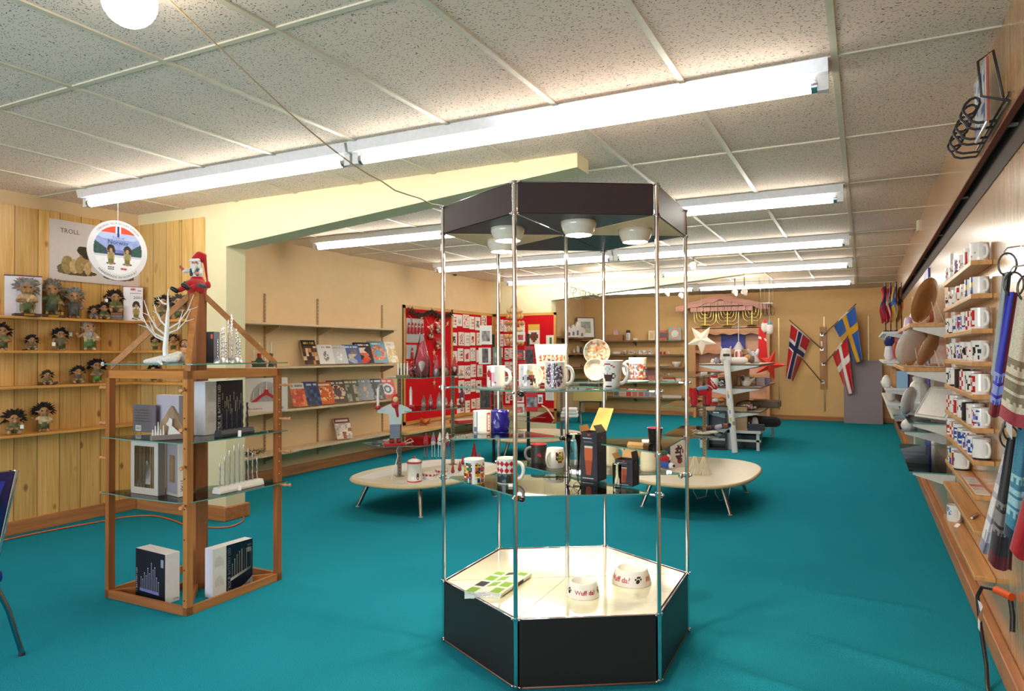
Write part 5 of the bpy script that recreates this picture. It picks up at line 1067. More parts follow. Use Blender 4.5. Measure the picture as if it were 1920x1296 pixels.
def book(label, uc, i, wpx, hpx, style, pal, seed, th=0.018, spine=None, rz=1.08, lean=26, x=-5.66, name='book', cat='book', dv=0):
    p = at_x(uc, 700, x); p = Vector((x, p.y, BZ[i])); k = mpp(p); w, h = wpx * k * 1.08, hpx * k * 1.06
    t = thing(name, label, cat, p + Vector((0, 0, 0.012)), rot=(0, 0, rz), group=None); L = math.radians(lean)
    c_, s_ = math.cos(L), math.sin(L); T = lambda X_, d, y: (X_, d * c_ + y * s_, y * c_ - d * s_ * 0.6 + 0.6 * th * s_)
    m = MB('paper', spine or pal[0]); v = [T(X_, d, y) for y in (0, h) for d in (0, th) for X_ in (-w / 2, w / 2)]
    m.add(v, [(0, 2, 3, 1), (4, 5, 7, 6), (0, 1, 5, 4), (1, 3, 7, 5), (3, 2, 6, 7), (2, 0, 4, 6)], ['#e6e0d4', '#e9e4d8', pal[0], '#e6e0d4', pal[0], spine or pal[0]]); m.build('pages', t)
    m = MB('print'); o = Vector(T(-w / 2, -0.0008, 0)); m.pic(o, (w, 0, 0), Vector(T(-w / 2, -0.0008, h)) - o, 18, 24, art_cover(style, pal, seed)); m.build('cover', t)
    e = thing('wire_easel', 'thin wire easel propping up a book on the book wall', 'easel', p, rot=(0, 0, rz), group='wire easels of the book wall'); m = MB('metal', '#d9d6d0')
    for sx in (-1, 1): X_ = sx * w * 0.28; m.tube([(X_, -0.012, 0.022), (X_, -0.012, 0.0025), (X_, th + 0.03, 0.004), (X_ * 0.8, th + 0.02 + h * 0.42 * s_ + 0.012, h * 0.42)], 0.0018, 5)
    m.tube([(-w * 0.22, th + 0.032 + h * 0.42 * s_, h * 0.42), (w * 0.22, th + 0.032 + h * 0.42 * s_, h * 0.42)], 0.0018, 5); m.build('wire', e)
    return t
for uc, i, w, h, st, pal, lab, sp in (
  (586, 1, 27, 48, 'photo', ['#2a2220', '#c9a84a', '#5a3a2c', '#c08a5a', '#e0b890', '#3a2a24'], 'tall dark book with a food photo, first book of the upper book row', '#d8c9a0'),
  (615, 1, 29, 38, 'figure', ['#e9e4e2', '#9a8f8c', '#8a8a92'], 'white book with small sketches, second of the upper book row', '#d9b9b0'),
  (640, 1, 29, 36, 'figure', ['#d3d2d4', '#b9b4b4', '#f0efee'], 'pale grey book with white figures, third of the upper book row', '#e2dedc'),
  (665, 1, 31, 37, 'blobs', ['#5a6ea8', '#dfe3ee', '#a9b4c8', '#c9bfa8', '#8a7a70'], 'blue book with round stones on its cover, upper book row', '#3f4f8a'),
  (687, 1, 33, 41, 'blobs', ['#2a2224', '#e9d9c9', '#d8402f', '#e06a4a', '#f0e0d0'], 'black book with red fruit on its cover, upper book row', '#1c1618'),
  (714, 1, 34, 43, 'wreath', ['#6d9bb0', '#dfe9ee', '#c94a35', '#d9764f', '#e0a070'], 'light blue book with a red wreath, upper book row', '#8f2f3a'),
  (737, 1, 24, 41, 'photo', ['#e2d9c4', '#c9a86a', '#c9a25a', '#e0c890', '#f0e6d0'], 'cream book with pastries, last of the upper book row', None),
  (564, 2, 26, 45, 'photo', ['#d8d2cc', '#8a8a8a', '#d0582e', '#c24a2a', '#e07a48'], 'pale book with an orange picture, first of the lower book row', '#c9c4c0'),
  (590, 2, 29, 45, 'photo', ['#3d4a78', '#c9cfe0', '#2a3450', '#4a5a86', '#39405c'], 'navy book, second of the lower book row', '#7a8ac0'),
  (613, 2, 32, 42, 'wreath', ['#d4622f', '#f0d8c0', '#e9a05a', '#b84a30', '#f0c890'], 'orange book with a knit pattern, lower book row', '#a84a2c'),
  (638, 2, 33, 43, 'wreath', ['#5a4f48', '#d9cfc4', '#a83a30', '#c9b9a4', '#3a3430', '#d9c9b0'], 'dark book with wreaths and white lettering, lower book row', '#3a3434'),
  (665, 2, 31, 42, 'photo', ['#6a6a5c', '#d9cfae', '#8a8a7c', '#5a5a4c', '#a8a08c'], 'olive-grey book with a landscape, lower book row', '#c07a4a'),
  (690, 2, 26, 41, 'figure', ['#8c9298', '#dfe0e2', '#c9a48a'], 'grey book with a small pink figure, lower book row', '#a8785a'),
  (711, 2, 27, 39, 'photo', ['#2c2c38', '#d9d9e0', '#4a4a58', '#8a8a96', '#1f1f28'], 'black and white patterned book, lower book row', None),
  (731, 2, 31, 37, 'disc', ['#c8363a', '#d9d4d0', '#3a5a7a', '#e9e4e2'], 'red book with a blue and white round emblem, last of the lower book row', None),
  (648, 3, 30, 39, 'photo', ['#8a3a34', '#e9d9c9', '#e6d6c6', '#c9b4a8', '#a8584a'], 'lone cookbook with a food photo on the lowest book shelf', '#e6e0d8')):
    book(lab, uc, i, w, h, st, pal, int(uc), spine=sp, rz=1.2)
# boxed red candle arch and candle holders on the nearer shelf lengths
p0_, p1_ = at_x(464, 780, -5.62), at_x(532, 770, -5.62); w = (p1_ - p0_).length
t = thing('candle_arch_box', 'white window carton showing a red candle arch on the book wall', 'box', (-5.62, (p0_.y + p1_.y) / 2, BZ[2]), 0.95)
h = 66 * mpp(Vector((-5.62, 5, 1))); w = 74 * mpp(Vector((-5.62, 4.9, 1))) * 1.12
MB('paper', '#ebe8ec').box(-w / 2, w / 2, 0, 0.08, 0, h).build('carton', t, bevel=0.003); m = MB('print'); F = lambda x, y: Vector((-w / 2 + w * x, -0.001, h * y)); 
A = [F(0.5 - 0.37 * math.cos(PI * q / 16), 0.3 + 0.6 * math.sin(PI * q / 16)) for q in range(17)]; m.add(A, [tuple(range(17))], '#b9b4ba'); letters(m, 'STAR', w * 0.22, lambda x, y: F(0.8 + x / w, 0.1 + y / h), '#5a3a5a'); scribble(m, F(0.1, 0.06), (1, 0, 0), (0, 0, 1), w * 0.4, h * 0.06, 1, '#b9a8b0', 3); m.build('window_print', t)
m = MB('satin', '#c8202c'); B = [(0.15, 0.3), (0.25, 0.38), (0.36, 0.5), (0.44, 0.56), (0.46, 0.66), (0.54, 0.66), (0.56, 0.56), (0.64, 0.5), (0.75, 0.38), (0.85, 0.3), (0.72, 0.3), (0.6, 0.44), (0.5, 0.5), (0.4, 0.44), (0.28, 0.3)]
m.plate([tuple((F(*q).x, F(*q).z)) for q in B], -0.009, -0.0015); m.build('candle_arch', t)
m = MB('gloss', '#f0eeee')
for x, y in ((0.2, 0.38), (0.35, 0.5), (0.5, 0.66), (0.65, 0.5), (0.8, 0.38)): q = F(x, y); m.cyl((q.x, -0.006, q.z), (q.x, -0.006, q.z + h * 0.22), 0.005, n=8)
m.build('candles', t)
for u, lab, c1, nn in ((486, 'green and red advent candle holder on the nearer book shelf', '#2f4a38', 3), (508, 'dark metal candle holder behind the oak rafter on the book shelf', '#4a4448', 1)):
    p = at_x(u, 700, -5.65); p = Vector((-5.65, p.y, BZ[1])); t = thing('candle_holder', lab, 'candle holder', p, 0.9); MB('satin', c1).plate([(-0.07, 0), (0.07, 0), (0.07, 0.012), (0.02, 0.1), (-0.02, 0.1), (-0.07, 0.012)] if nn > 1 else [(-0.03, 0), (0.03, 0), (0.01, 0.1), (-0.01, 0.1)], -0.02, 0.02).build('stand', t)
    for k in range(nn): x = (k - (nn - 1) / 2) * 0.055; z = 0.1 if abs(x) < 0.01 else 0.02; MB('gloss', '#b02430' if nn > 1 else c1).lathe([(0.018, z), (0.024, z + 0.035), (0.02, z + 0.045)], 12, cap0=True, cap1=True).at().build('cup', t, (x, 0, 0)); MB('gloss', '#f0ece4').cyl((x, 0, z + 0.04), (x, 0, z + 0.16), 0.009).build('candle', t)
p = at_x(474, 857, -5.66); t = thing('pine_sprig', 'little green garland with white berries on the lowest book shelf', 'garland', (-5.66, p.y, BZ[3])); m = MB('hair', '#35502a'); r = rnd(4)
for k in range(90):
    q = Vector((r.uniform(-0.03, 0.03), r.uniform(-0.14, 0.14), r.uniform(0.005, 0.05))); m.tube([q, q + Vector((r.uniform(-0.03, 0.03), r.uniform(-0.03, 0.03), r.uniform(0.0, 0.03)))], [0.004, 0.001], 4, caps=False)
m.build('needles', t, kind='stuff'); m = MB('gloss', '#e9e4d4')
for k in range(12): m.ball((r.uniform(-0.03, 0.03), r.uniform(-0.13, 0.13), r.uniform(0.02, 0.06)), 0.006, n=6, m=4)
m.build('berries', t, kind='stuff')
# ================================================================ red pin boards
OAKF = '#c9954f'
def pinboard(label, y0, y1, z0, z1, splits, wallx=True, c=0.0):
    t = thing('pin_board', label, 'pin board', (XL + 0.001, 0, 0) if wallx else (0, 10.849, 0))
    B = (lambda a, b, z_0, z_1, d0, d1: (d0, d1, a, b, z_0, z_1)) if wallx else (lambda a, b, z_0, z_1, d0, d1: (a, b, -d1, -d0, z_0, z_1))
    MB('board_felt', '#c3161f').box(*B(y0, y1, z0, z1, 0, 0.012)).build('felt', t)
    ax = 'wood_y' if wallx else 'wood_x'; f = 0.045
    for a in [y0] + splits + [y1 - f]: MB('wood_z', OAKF).box(*B(a, a + f, z0, z1, 0.0, 0.022)).build('frame_stile', t)
    for z in (z0, z1 - f): MB(ax, OAKF).box(*B(y0, y1, z, z + f, 0.0, 0.022)).build('frame_rail', t)
    return t
pinboard('long red pin board in an oak frame on the left wall', 8.14, 10.83, 0.365, 2.075, [9.42])
pinboard('red pin board in an oak frame on the wall facing the viewer', XL + 0.03, -4.62, 0.40, 2.07, [], False)
def pinned(label, u0, v0, u1, v1, fn, nx=8, ny=10, name='card', cat='card', group=None, side='L', off=0.016, thick=0.002):
    P = (lambda u, v: at_x(u, v, XL + off)) if side == 'L' else (lambda u, v: at_y(u, v, 10.849 - off))
    a, b = P(u0, v1), P(u1, v0); t = thing(name, label, cat, ((a + b) / 2), 0, group); c = (a + b) / 2
    m = MB('paper', '#e9e6e0')
    if side == 'L': wd, hd = b.y - a.y, b.z - a.z; m.box(-0.0, thick, -wd / 2, wd / 2, -hd / 2, hd / 2); m.build('sheet', t); m = MB('print'); m.pic((thick + 0.0006, -wd / 2, -hd / 2), (0, wd, 0), (0, 0, hd), nx, ny, fn)
    else: wd, hd = b.x - a.x, b.z - a.z; m.box(-wd / 2, wd / 2, -thick, 0, -hd / 2, hd / 2); m.build('sheet', t); m = MB('print'); m.pic((-wd / 2, -thick - 0.0006, -hd / 2), (wd, 0, 0), (0, 0, hd), nx, ny, fn)
    m.build('printed_motif', t); return t
PALS = [['#b8323a', '#c9848a'], ['#c94a58', '#8a9a7a'], ['#d9a07a', '#c98a5a'], ['#a9b0b4', '#7f8a90'], ['#4a5a4a', '#8a3a3a'], ['#2a2a30', '#b02a34'], ['#c02a34', '#e0b0b0'], ['#6a8a5a', '#b84a4a']]
PN = ['red', 'pink and green', 'peach', 'grey', 'dark green and red', 'black and red', 'bright red', 'green and red']
def card_art(k, seed):
    pal = PALS[k]; st = seed % 3
    def fn(x, y):
        if not (0.12 < x < 0.88 and 0.08 < y < 0.92): return '#ebe8e2'
        if st == 0: return pal[int(x * 3) % 2] if int(x * 6) % 2 == 0 and int(y * 9) % 2 == 0 else '#ebe8e2'
        if st == 1: return shade(pal[0], x * 6, y * 6, seed) if ((x - 0.5) / 0.26) ** 2 + ((y - 0.45) / 0.3) ** 2 < 1 and cell(seed, int(x * 8), int(y * 10)) < 0.75 else '#ebe8e2'
        return pal[int(cell(seed, int(x * 8), int(y * 10)) * 2)] if cell(seed + 1, int(x * 8), int(y * 10)) < 0.35 else '#ebe8e2'
    return fn
def cr(x0, y0, x1, y1): return (740 + x0 / 4.628, 540 + y0 / 4.628, 740 + x1 / 4.628, 540 + y1 / 4.628)
NUM = ['one', 'two', 'three', 'four', 'five', 'six', 'seven']
rows = [[(490, 230, 538, 342), (540, 235, 586, 330), (592, 235, 645, 346), (648, 250, 690, 358), (697, 255, 742, 366), (752, 240, 796, 335)],
        [(490, 388, 540, 500), (553, 385, 600, 500), (605, 390, 652, 503), (656, 388, 698, 498), (710, 390, 752, 498)],
        [(492, 548, 542, 650), (546, 525, 594, 636), (603, 532, 652, 640), (657, 520, 700, 634), (708, 540, 752, 645)],
        [(492, 675, 544, 780), (553, 673, 604, 785), (608, 672, 656, 788), (660, 662, 704, 776), (716, 668, 762, 772)],
        [(553, 800, 603, 912), (608, 808, 656, 924), (660, 792, 700, 903), (706, 800, 752, 910)],
        [(540, 955, 602, 1090), (612, 975, 652, 1085), (665, 960, 702, 1050), (708, 952, 752, 1050)]]
for j, rw in enumerate(rows):
    for k, q in enumerate(rw):
        n_ = (j * 5 + k * 3) % 8; pinned('%s printed card, %s in row %s of the long red board' % (PN[n_], ORD[k], NUM[j]), *cr(*q), card_art(n_, j * 7 + k), group='cards pinned to the long red board')
rows2 = [[(818, 268, 858, 375), (862, 275, 900, 378), (905, 276, 945, 378), (950, 280, 985, 382), (990, 282, 1030, 380), (1085, 302, 1130, 395)],
         [(890, 395, 905, 500), (908, 400, 944, 508), (950, 400, 992, 502), (1000, 402, 1035, 505), (1070, 382, 1133, 465)],
         [(870, 520, 938, 600), (955, 522, 992, 622), (996, 520, 1030, 615), (1072, 545, 1145, 625)],
         [(956, 640, 994, 730), (998, 640, 1030, 735)], [(960, 765, 996, 862), (1000, 768, 1030, 858)], [(962, 880, 998, 1000), (1002, 880, 1030, 975)]]
for j, rw in enumerate(rows2):
    for k, q in enumerate(rw):
        n_ = (j * 3 + k * 5 + 1) % 8; pinned('%s printed card, %s in row %s of the facing red board' % (PN[n_], ORD[k], NUM[j]), *cr(*q), card_art(n_, j * 5 + k + 60), side='B', group='cards pinned to the board facing the viewer')
pinned('yellow and white card with a dish picture on the facing board', *cr(1160, 315, 1258, 490), lambda x, y: '#d9b24a' if y > 0.72 else shade('#6a4230', x * 8, y * 8, 1, 0.7) if ((x - 0.5) / 0.34) ** 2 + ((y - 0.38) / 0.24) ** 2 < 1 else '#ebe6dc', side='B', off=0.022)
pinned('white card with a green figure, right edge of the facing board', *cr(1315, 410, 1394, 506), lambda x, y: '#3f7a3a' if abs(x - 0.5) < 0.06 + 0.12 * abs(y - 0.5) and 0.2 < y < 0.8 else '#ebe8e2', side='B')
pinned('plain white price list low on the facing board', *cr(1310, 905, 1390, 975), lambda x, y: '#c9c6c4' if int(y * 10) % 2 and 0.1 < x < 0.8 else '#ebe8e4', side='B')
# left panel: garland, star string, hanging figures and bags
t = thing('garland', 'dark green pine garland along the top of the long red board', 'garland', (XL + 0.03, 8.2, 2.0)); m = MB('hair', '#3c3a2a'); r = rnd(9)
for k in range(420):
    y = r.uniform(0, 1.2); q = Vector((r.uniform(0, 0.05), y, -0.06 * math.sin(PI * y / 0.6) ** 2 + r.uniform(-0.03, 0.03))); m.tube([q, q + Vector((r.uniform(-0.0, 0.03), r.uniform(-0.05, 0.05), r.uniform(-0.04, 0.04)))], [0.006, 0.002], 4, caps=False)
m.build('needles', t, kind='stuff')
t = thing('star_string', 'string of little straw stars under the green garland', 'garland', (XL + 0.03, 8.25, 1.86)); P = [(0.0, 1.1 * q / 20, 0.07 * math.cos(q * 0.9)) for q in range(21)]; MB('satin', '#d9a878').tube(P, 0.003, 5).build('string', t)
def star(m, c, R, ri, d=0.006, axis='x', col=None, n=5, rot=0.0, mat=None):
    c = Vector(c); ux = Vector((0, 1, 0)) if axis == 'x' else Vector((1, 0, 0)); nrm = Vector((1, 0, 0)) if axis == 'x' else Vector((0, -1, 0))
    ring_ = [c + ux * ((R if k % 2 == 0 else ri) * math.sin(rot + PI * k / n)) + Vector((0, 0, (R if k % 2 == 0 else ri) * math.cos(rot + PI * k / n))) for k in range(2 * n)]
    v = [c + nrm * d, c - nrm * d] + ring_; L = 2 * n
    return m.add(v, [(0, 2 + k, 2 + (k + 1) % L) for k in range(L)] + [(1, 2 + (k + 1) % L, 2 + k) for k in range(L)], col, mat)
for k in (2, 6, 11, 15, 19): m = MB('satin', '#e0b088'); star(m, P[k], 0.045, 0.017); m.build('star', t)
for (q, lab, fig) in ((cr(100, 272, 250, 474), 'larger grey backing sheet with five little red hanging figures', 5), (cr(100, 495, 190, 616), 'smaller grey backing sheet with one red hanging figure', 1)):
    t = pinned(lab, *q, lambda x, y: '#a3a2a6', 2, 2, name='backing_sheet', cat='display sheet'); hh = (q[3] - q[1]) * mpp(t.location)
    for k in range(fig):
        y = (k - (fig - 1) / 2) * 0.085; z = hh * 0.1 if fig > 1 else -0.02
        blob('hanging_figure', [((0.015, y, z), (0.015, y, z - 0.06), 0.02, 0.026, '#b83038'), ((0.015, y, z + 0.03), (0.015, y, z + 0.03), 0.015, 0.015, '#d9b9a0'), ((0.015, y, z + 0.045), (0.015, y, z + 0.085), 0.016, 0.004, '#a82430')], 0.007, t)
def sweetbag(label, q, c1, c2):
    p0, p1 = at_x(q[0], q[3], XL + 0.04), at_x(q[2], q[1], XL + 0.04); c = (p0 + p1) / 2; w, h = p1.y - p0.y, p1.z - p0.z; t = thing('gift_bag', label, 'bag', c); r = rnd(int(q[0]))
    m = MB('plastic_bag', '#ffffff'); m.add([(0.0, -w / 2, -h / 2), (0.0, w / 2, -h / 2), (0, w / 2, h / 2), (0, -w / 2, h / 2), (0.04, 0, -h * 0.15)], [(0, 1, 4), (1, 2, 4), (2, 3, 4), (3, 0, 4)]); m.build('bag', t)
    m = MB('satin')
    for k in range(16): m.ball((0.012, r.uniform(-0.36, 0.36) * w, r.uniform(-0.42, 0.3) * h), r.uniform(0.014, 0.024), r.choice([c1, c2]), n=6, m=5)
    m.build('sweets', t, kind='stuff')
sweetbag('clear stocking-shaped bag of wrapped sweets, left one in the middle of the red board', cr(280, 335, 340, 440), '#c9a890', '#a85a4a'); sweetbag('clear bag of wrapped sweets just under the garland', cr(350, 298, 402, 390), '#d9b9a8', '#b88a7a'); sweetbag('clear bag of wrapped sweets hanging below the other two bags', cr(348, 432, 405, 532), '#d0a898', '#b07068')
t = thing('star_mobile', 'hanging chain of small straw stars on the red board', 'ornament', at_x(340 / 4.628 + 740, 540 + 560 / 4.628, XL + 0.03)); MB('satin', '#d9a070').tube([(0, 0, 0.05), (0, 0.02, -0.55)], 0.0025, 4).build('string', t)
for z, R in ((0.0, 0.05), (-0.14, 0.04), (-0.3, 0.035), (-0.46, 0.05)): m = MB('satin', '#e0a878'); star(m, (0, 0.01, z), R, R * 0.4); m.build('star', t)
# straw mobile hanging near the recess wall
p = at_y(965, 600, 9.6); t = thing('straw_mobile', 'tall hanging straw mobile of rings in the corner of the red boards', 'ornament', p); k = mpp(p)
m = MB('satin', '#d98a5a'); m.at((0, 0, 0)).lathe([(0.0, 0.35), (0.03, 0.26), (0.075, 0.16)], 14); m.build('cone', t); MB('satin', '#cfa878').tube([(0, 0, 0.34), (0, 0, CEIL - p.z)], 0.002, 4).build('thread', t)
for j, (R, z) in enumerate(((0.1, 0.14), (0.11, 0.05), (0.13, -0.05), (0.1, -0.15), (0.14, -0.26), (0.12, -0.36))):
    m = MB('satin', ['#e0c28a', '#d9a25a', '#c98a4a'][j % 3])
    for q in range(12): a = 2 * PI * q / 12; m.ball((R * math.cos(a), R * math.sin(a), z), (0.028, 0.028, 0.038), n=7, m=5)
    m.tube([(R * math.cos(2 * PI * q / 16), R * math.sin(2 * PI * q / 16), z) for q in range(16)], 0.004, 5, closed=True); m.build('ring', t)
# ================================================================ low oval tables with slotted posts and glass
def z_at(p, v): return (CAM + _ray(960 + F_PX * (p - CAM).dot(CRT) / (p - CAM).dot(CFWD), v) * (p - CAM).dot(CFWD)).z
TZ = 0.285
def oval(label, c, a, b, rz, feet, top='#e0d5bf', edge='#cdb98f'):
    t = thing('oval_table', label, 'table', (c[0], c[1], 0), rz); m = MB('satin', top); N = 48; P = []
    for i in range(N):
        q = 2 * PI * i / N; cs, sn = math.cos(q), math.sin(q); e = 2 / 2.6; P.append((a * math.copysign(abs(cs) ** e, cs), b * math.copysign(abs(sn) ** e, sn)))
    ringz = [(0.93, TZ - 0.035), (0.985, TZ - 0.03), (1.0, TZ - 0.018), (0.99, TZ - 0.004), (0.97, TZ)]
    v = [(x * k, y * k, z) for k, z in ringz for x, y in P]; f = []; c_ = []
    for j in range(4):
        for i in range(N): f.append((j * N + i, j * N + (i + 1) % N, (j + 1) * N + (i + 1) % N, (j + 1) * N + i)); c_.append(edge)
    m.add(v, f, c_, None, True); m.add(v, [tuple(range(N - 1, -1, -1)), tuple(range(4 * N, 5 * N))], ['#8a7a5c', top]); m.build('tabletop', t)
    inv = Matrix.Rotation(-rz, 3, 'Z')
    for fx, fy in feet:
        q = inv @ Vector((fx - c[0], fy - c[1], 0)); m = MB('metal', '#a9a49c'); u = Vector((q.x * 0.78, q.y * 0.86, TZ - 0.036))
        m.cyl((q.x, q.y, 0.004), u, 0.0155, 0.021, 12); m.cyl((q.x, q.y, 0), (q.x, q.y, 0.006), 0.02, n=12, col='#d9d4cc', mat='satin'); m.build('leg', t)
    return t
oval('pale oval low table with metal legs, left of the display case', (-3.62, 5.46), 0.55, 0.76, -0.13, [(-4.087, 5.01), (-3.342, 4.915), (-3.183, 5.941), (-3.93, 6.04)])
oval('pale oval low table right of the display case, wire trees on it', (-1.41, 6.62), 0.56, 0.84, -0.03, [(-1.784, 6.123), (-1.021, 6.126), (-1.037, 7.174), (-1.8, 7.17)])
oval('pale oval low table farther back behind the case, below the card rack', (-3.96, 8.56), 0.56, 0.76, 0.0, [(-4.17, 8.02), (-3.6, 8.1), (-3.6, 9.0), (-4.3, 9.0)])
def sheetpaper(label, px, z):
    P = [at_z(u, v, z) for u, v in px]; c = sum(P, Vector((0, 0, 0))) / len(P); Q = [(p - c) for p in P]; m = MB('paper', '#e9e6e6'); 
    if sum(Q[i].x * Q[(i + 1) % len(Q)].y - Q[i].y * Q[(i + 1) % len(Q)].x for i in range(len(Q))) < 0: Q.reverse()
    m.prism(Q, 0.0, 0.0015); m.build('paper_sheet', None, (c.x, c.y, z), label=label, cat='paper')
sheetpaper('large white paper sheet on the back half of the left oval table', [(668, 896), (700, 899), (760, 884), (850, 868), (880, 861), (820, 862), (740, 874)], TZ)
sheetpaper('long white paper runner along the front of the left oval table', [(738, 904), (777, 907), (862, 890), (930, 872), (905, 868), (840, 884)], TZ)
def post(label, u, v0, vtop, zb=TZ, h=None, col='#a8a8a4', cap=False):
    p = at_z(u, v0, zb); H_ = (z_at(p, vtop) - zb) if h is None else h; t = thing('slotted_post', label, 'post', p, face_cam(p) + 0.3); m = MB('metal', col); m.box(-0.016, 0.016, -0.012, 0.012, 0, H_); m.build('channel', t)
    m = MB('matte', '#3a3a38')
    for q in range(int(H_ / 0.03)): m.box(-0.003, 0.003, -0.0126, -0.0121, 0.012 + q * 0.03, 0.024 + q * 0.03)
    m.build('slots', t, kind='stuff'); m = MB('metal', col); m.box(-0.035, 0.035, -0.035, 0.035, 0, 0.004); m.build('foot_plate', t)
    if cap: MB('satin', '#ece8de').box(-0.03, 0.03, -0.025, 0.025, H_ - 0.02, H_ + 0.012).build('cap', t, bevel=0.004)
    return p
def gshelf(label, px, z, post_p=None, group=None):
    P = [at_z(u, v, z) for u, v in px]; c = sum(P, Vector((0, 0, 0))) / len(P); Q = [p - c for p in P]
    if sum(Q[i].x * Q[(i + 1) % len(Q)].y - Q[i].y * Q[(i + 1) % len(Q)].x for i in range(len(Q))) < 0: Q.reverse()
    t = thing('glass_shelf', label, 'shelf', (c.x, c.y, z), group=group); m = MB('glass', '#ffffff'); m.prism(Q, -0.006, 0, sidemat='glass_edge'); m.build('pane', t)
    if post_p is not None:
        for pp in (post_p if isinstance(post_p, list) else [post_p]):
            q = Vector((pp.x - c.x, pp.y - c.y, 0)); m = MB('metal', '#c9c6c0'); L = max(0.1, q.length * 0.9)
            for e in (Vector((1, 0.3, 0)), Vector((-1, -0.3, 0))): e.normalize(); m.cyl((q.x, q.y, -0.014), (q.x + e.x * 0.12, q.y + e.y * 0.12, -0.01), 0.006, n=6)
            m.build('bracket', t)
    return z
pA = post('slotted steel post near the front of the left oval table', 749, 893, 690); pB = post('slotted steel post toward the back of the left oval table', 849, 871, 690)
UZ = z_at(pA, 706); MZ = z_at(pA, 768); LZ = z_at(pA, 829)
gshelf('upper glass shelf over the left oval table', [(726, 708), (790, 709), (868, 703), (868, 700), (770, 701)], UZ, [pA, pB]); gshelf('middle glass shelf over the left oval table', [(704, 770), (775, 772), (868, 764), (872, 760), (770, 760)], MZ, [pA, pB]); gshelf('lowest glass shelf over the left oval table', [(679, 830), (715, 838), (795, 836), (886, 820), (870, 814), (765, 818)], LZ, [pA, pB])
def gnome(label, p, h, hat, body, beard='#e6e2de', nose='#d9a088', seed=1, legs=None, name='gnome', bag=False):
    t = thing(name, label, 'gnome', p, face_cam(p)); S = lambda x, y, z: (x * h, y * h, z * h)
    blob('body', [(S(0, 0, 0.14), S(0, 0, 0.3), 0.19 * h, 0.14 * h, body), (S(0, -0.13, 0.36), S(0, -0.15, 0.36), 0.045 * h, 0.045 * h, nose)] + ([(S(-0.1, -0.12, 0.06), S(-0.1, -0.2, -legs), 0.035 * h, 0.035 * h, body), (S(0.1, -0.12, 0.06), S(0.1, -0.2, -legs), 0.035 * h, 0.035 * h, body), (S(-0.1, -0.2, -legs), S(-0.1, -0.26, -legs), 0.06 * h, 0.05 * h, '#2a2a3a'), (S(0.1, -0.2, -legs), S(0.1, -0.26, -legs), 0.06 * h, 0.05 * h, '#2a2a3a')] if legs else []), h / 28, t, 'fabric')
    blob('hat', [(S(0, 0, 0.38), S(0, 0.01, 0.5), 0.18 * h, 0.13 * h, hat), (S(0, 0.01, 0.5), S(0.02, 0.02, 0.94), 0.13 * h, 0.02 * h, hat)], h / 26, t, 'fabric')
    if beard: blob('beard', [(S(0, -0.12, 0.3), S(0, -0.17, 0.1), 0.1 * h, 0.03 * h, beard)], h / 26, t, 'fabric')
    if bag: m = MB('plastic_bag', '#ffffff'); m.lathe([(0.2 * h, 0.0), (0.22 * h, 0.3 * h), (0.13 * h, 0.7 * h), (0.05 * h, 1.02 * h), (0.07 * h, 1.1 * h)], 14); m.build('plastic_wrap', t)
    return t
def AT(u, v, z): return at_z(u, v, z)
def PV(u, z, ref): # a point under image column u, at the distance of ref, height z
    d = (ref - CAM).dot(CFWD); q = CAM + _ray(u, 648) * d; return Vector((q.x, q.y, z))
ref = (pA + pB) / 2
for u, hp, hat, body, lab, bag in ((791, 72, '#c8455c', '#8a3a4a', 'tallest pink cone gnome wrapped in clear plastic on the upper glass', True), (818, 34, '#cf5268', '#9a9a9e', 'shorter pink hat gnome wrapped in plastic, right of the tallest one', True), (834, 40, '#c92a34', '#b59a5a', 'red and gold gnome in plastic near the back post of the left table', True), (852, 38, '#b8404c', '#7a2430', 'dark red gnome with patterned hat at the end of the upper glass', False)):
    p = PV(u, UZ, ref if u < 840 else pB); gnome(lab, p, hp * mpp(p), hat, body, bag=bag)
for u, lab in ((768, 'left red and white sweet bag on the upper glass'), (781, 'right red and white sweet bag on the upper glass')):
    p = PV(u, UZ, ref); t = thing('gift_bag', lab, 'bag', p, face_cam(p)); m = MB('plastic_bag', '#f2dede'); m.lathe([(0.03, 0), (0.042, 0.03), (0.036, 0.09), (0.012, 0.11), (0.03, 0.13)], 12, cap0=True); m.build('bag', t); m = MB('satin'); r = rnd(u)
    for k in range(16): m.ball((r.uniform(-0.024, 0.024), r.uniform(-0.024, 0.024), r.uniform(0.012, 0.08)), 0.012, r.choice(['#c83a48', '#e9d9d6', '#d98a90']), n=6, m=5)
    m.build('sweets', t, kind='stuff')
p = PV(755, UZ, pA); t = thing('candle_set', 'small set of white candles on a gold stand at the left of the upper glass', 'candle holder', p, face_cam(p))
for k in range(4): MB('gloss', '#efece2').cyl((-0.04 + 0.027 * k, 0, 0.014), (-0.04 + 0.027 * k, 0, 0.12), 0.007, n=8).build('candle', t)
MB('satin', '#8a7a50').cbox(0, 0, 0.007, 0.12, 0.04, 0.014).build('stand', t)
for k, (u, hp, hat, body, bd) in enumerate(((794, 24, '#9a9a9c', '#c9c4c2', '#ece9e6'), (807, 26, '#c98a94', '#b84a54', '#ece9e6'), (823, 30, '#b89aa4', '#c9c4c4', '#efecea'), (836, 20, '#a3a3a8', '#b04a54', '#e9e6e2'), (846, 16, '#e6e4e2', '#d9d6d4', None))):
    p = PV(u, MZ, ref); gnome('little %s gnome, %s from the left on the middle glass' % (['grey-hatted', 'pink-hatted', 'large-bearded', 'grey and red', 'round white'][k], ORD[k]), p, hp * mpp(p), hat, body, bd)
p = PV(866, MZ, pB); gnome('red-legged gnome with a striped hat and label at the end of the middle glass', p, 34 * mpp(p), '#6a3a5a', '#a8303c')
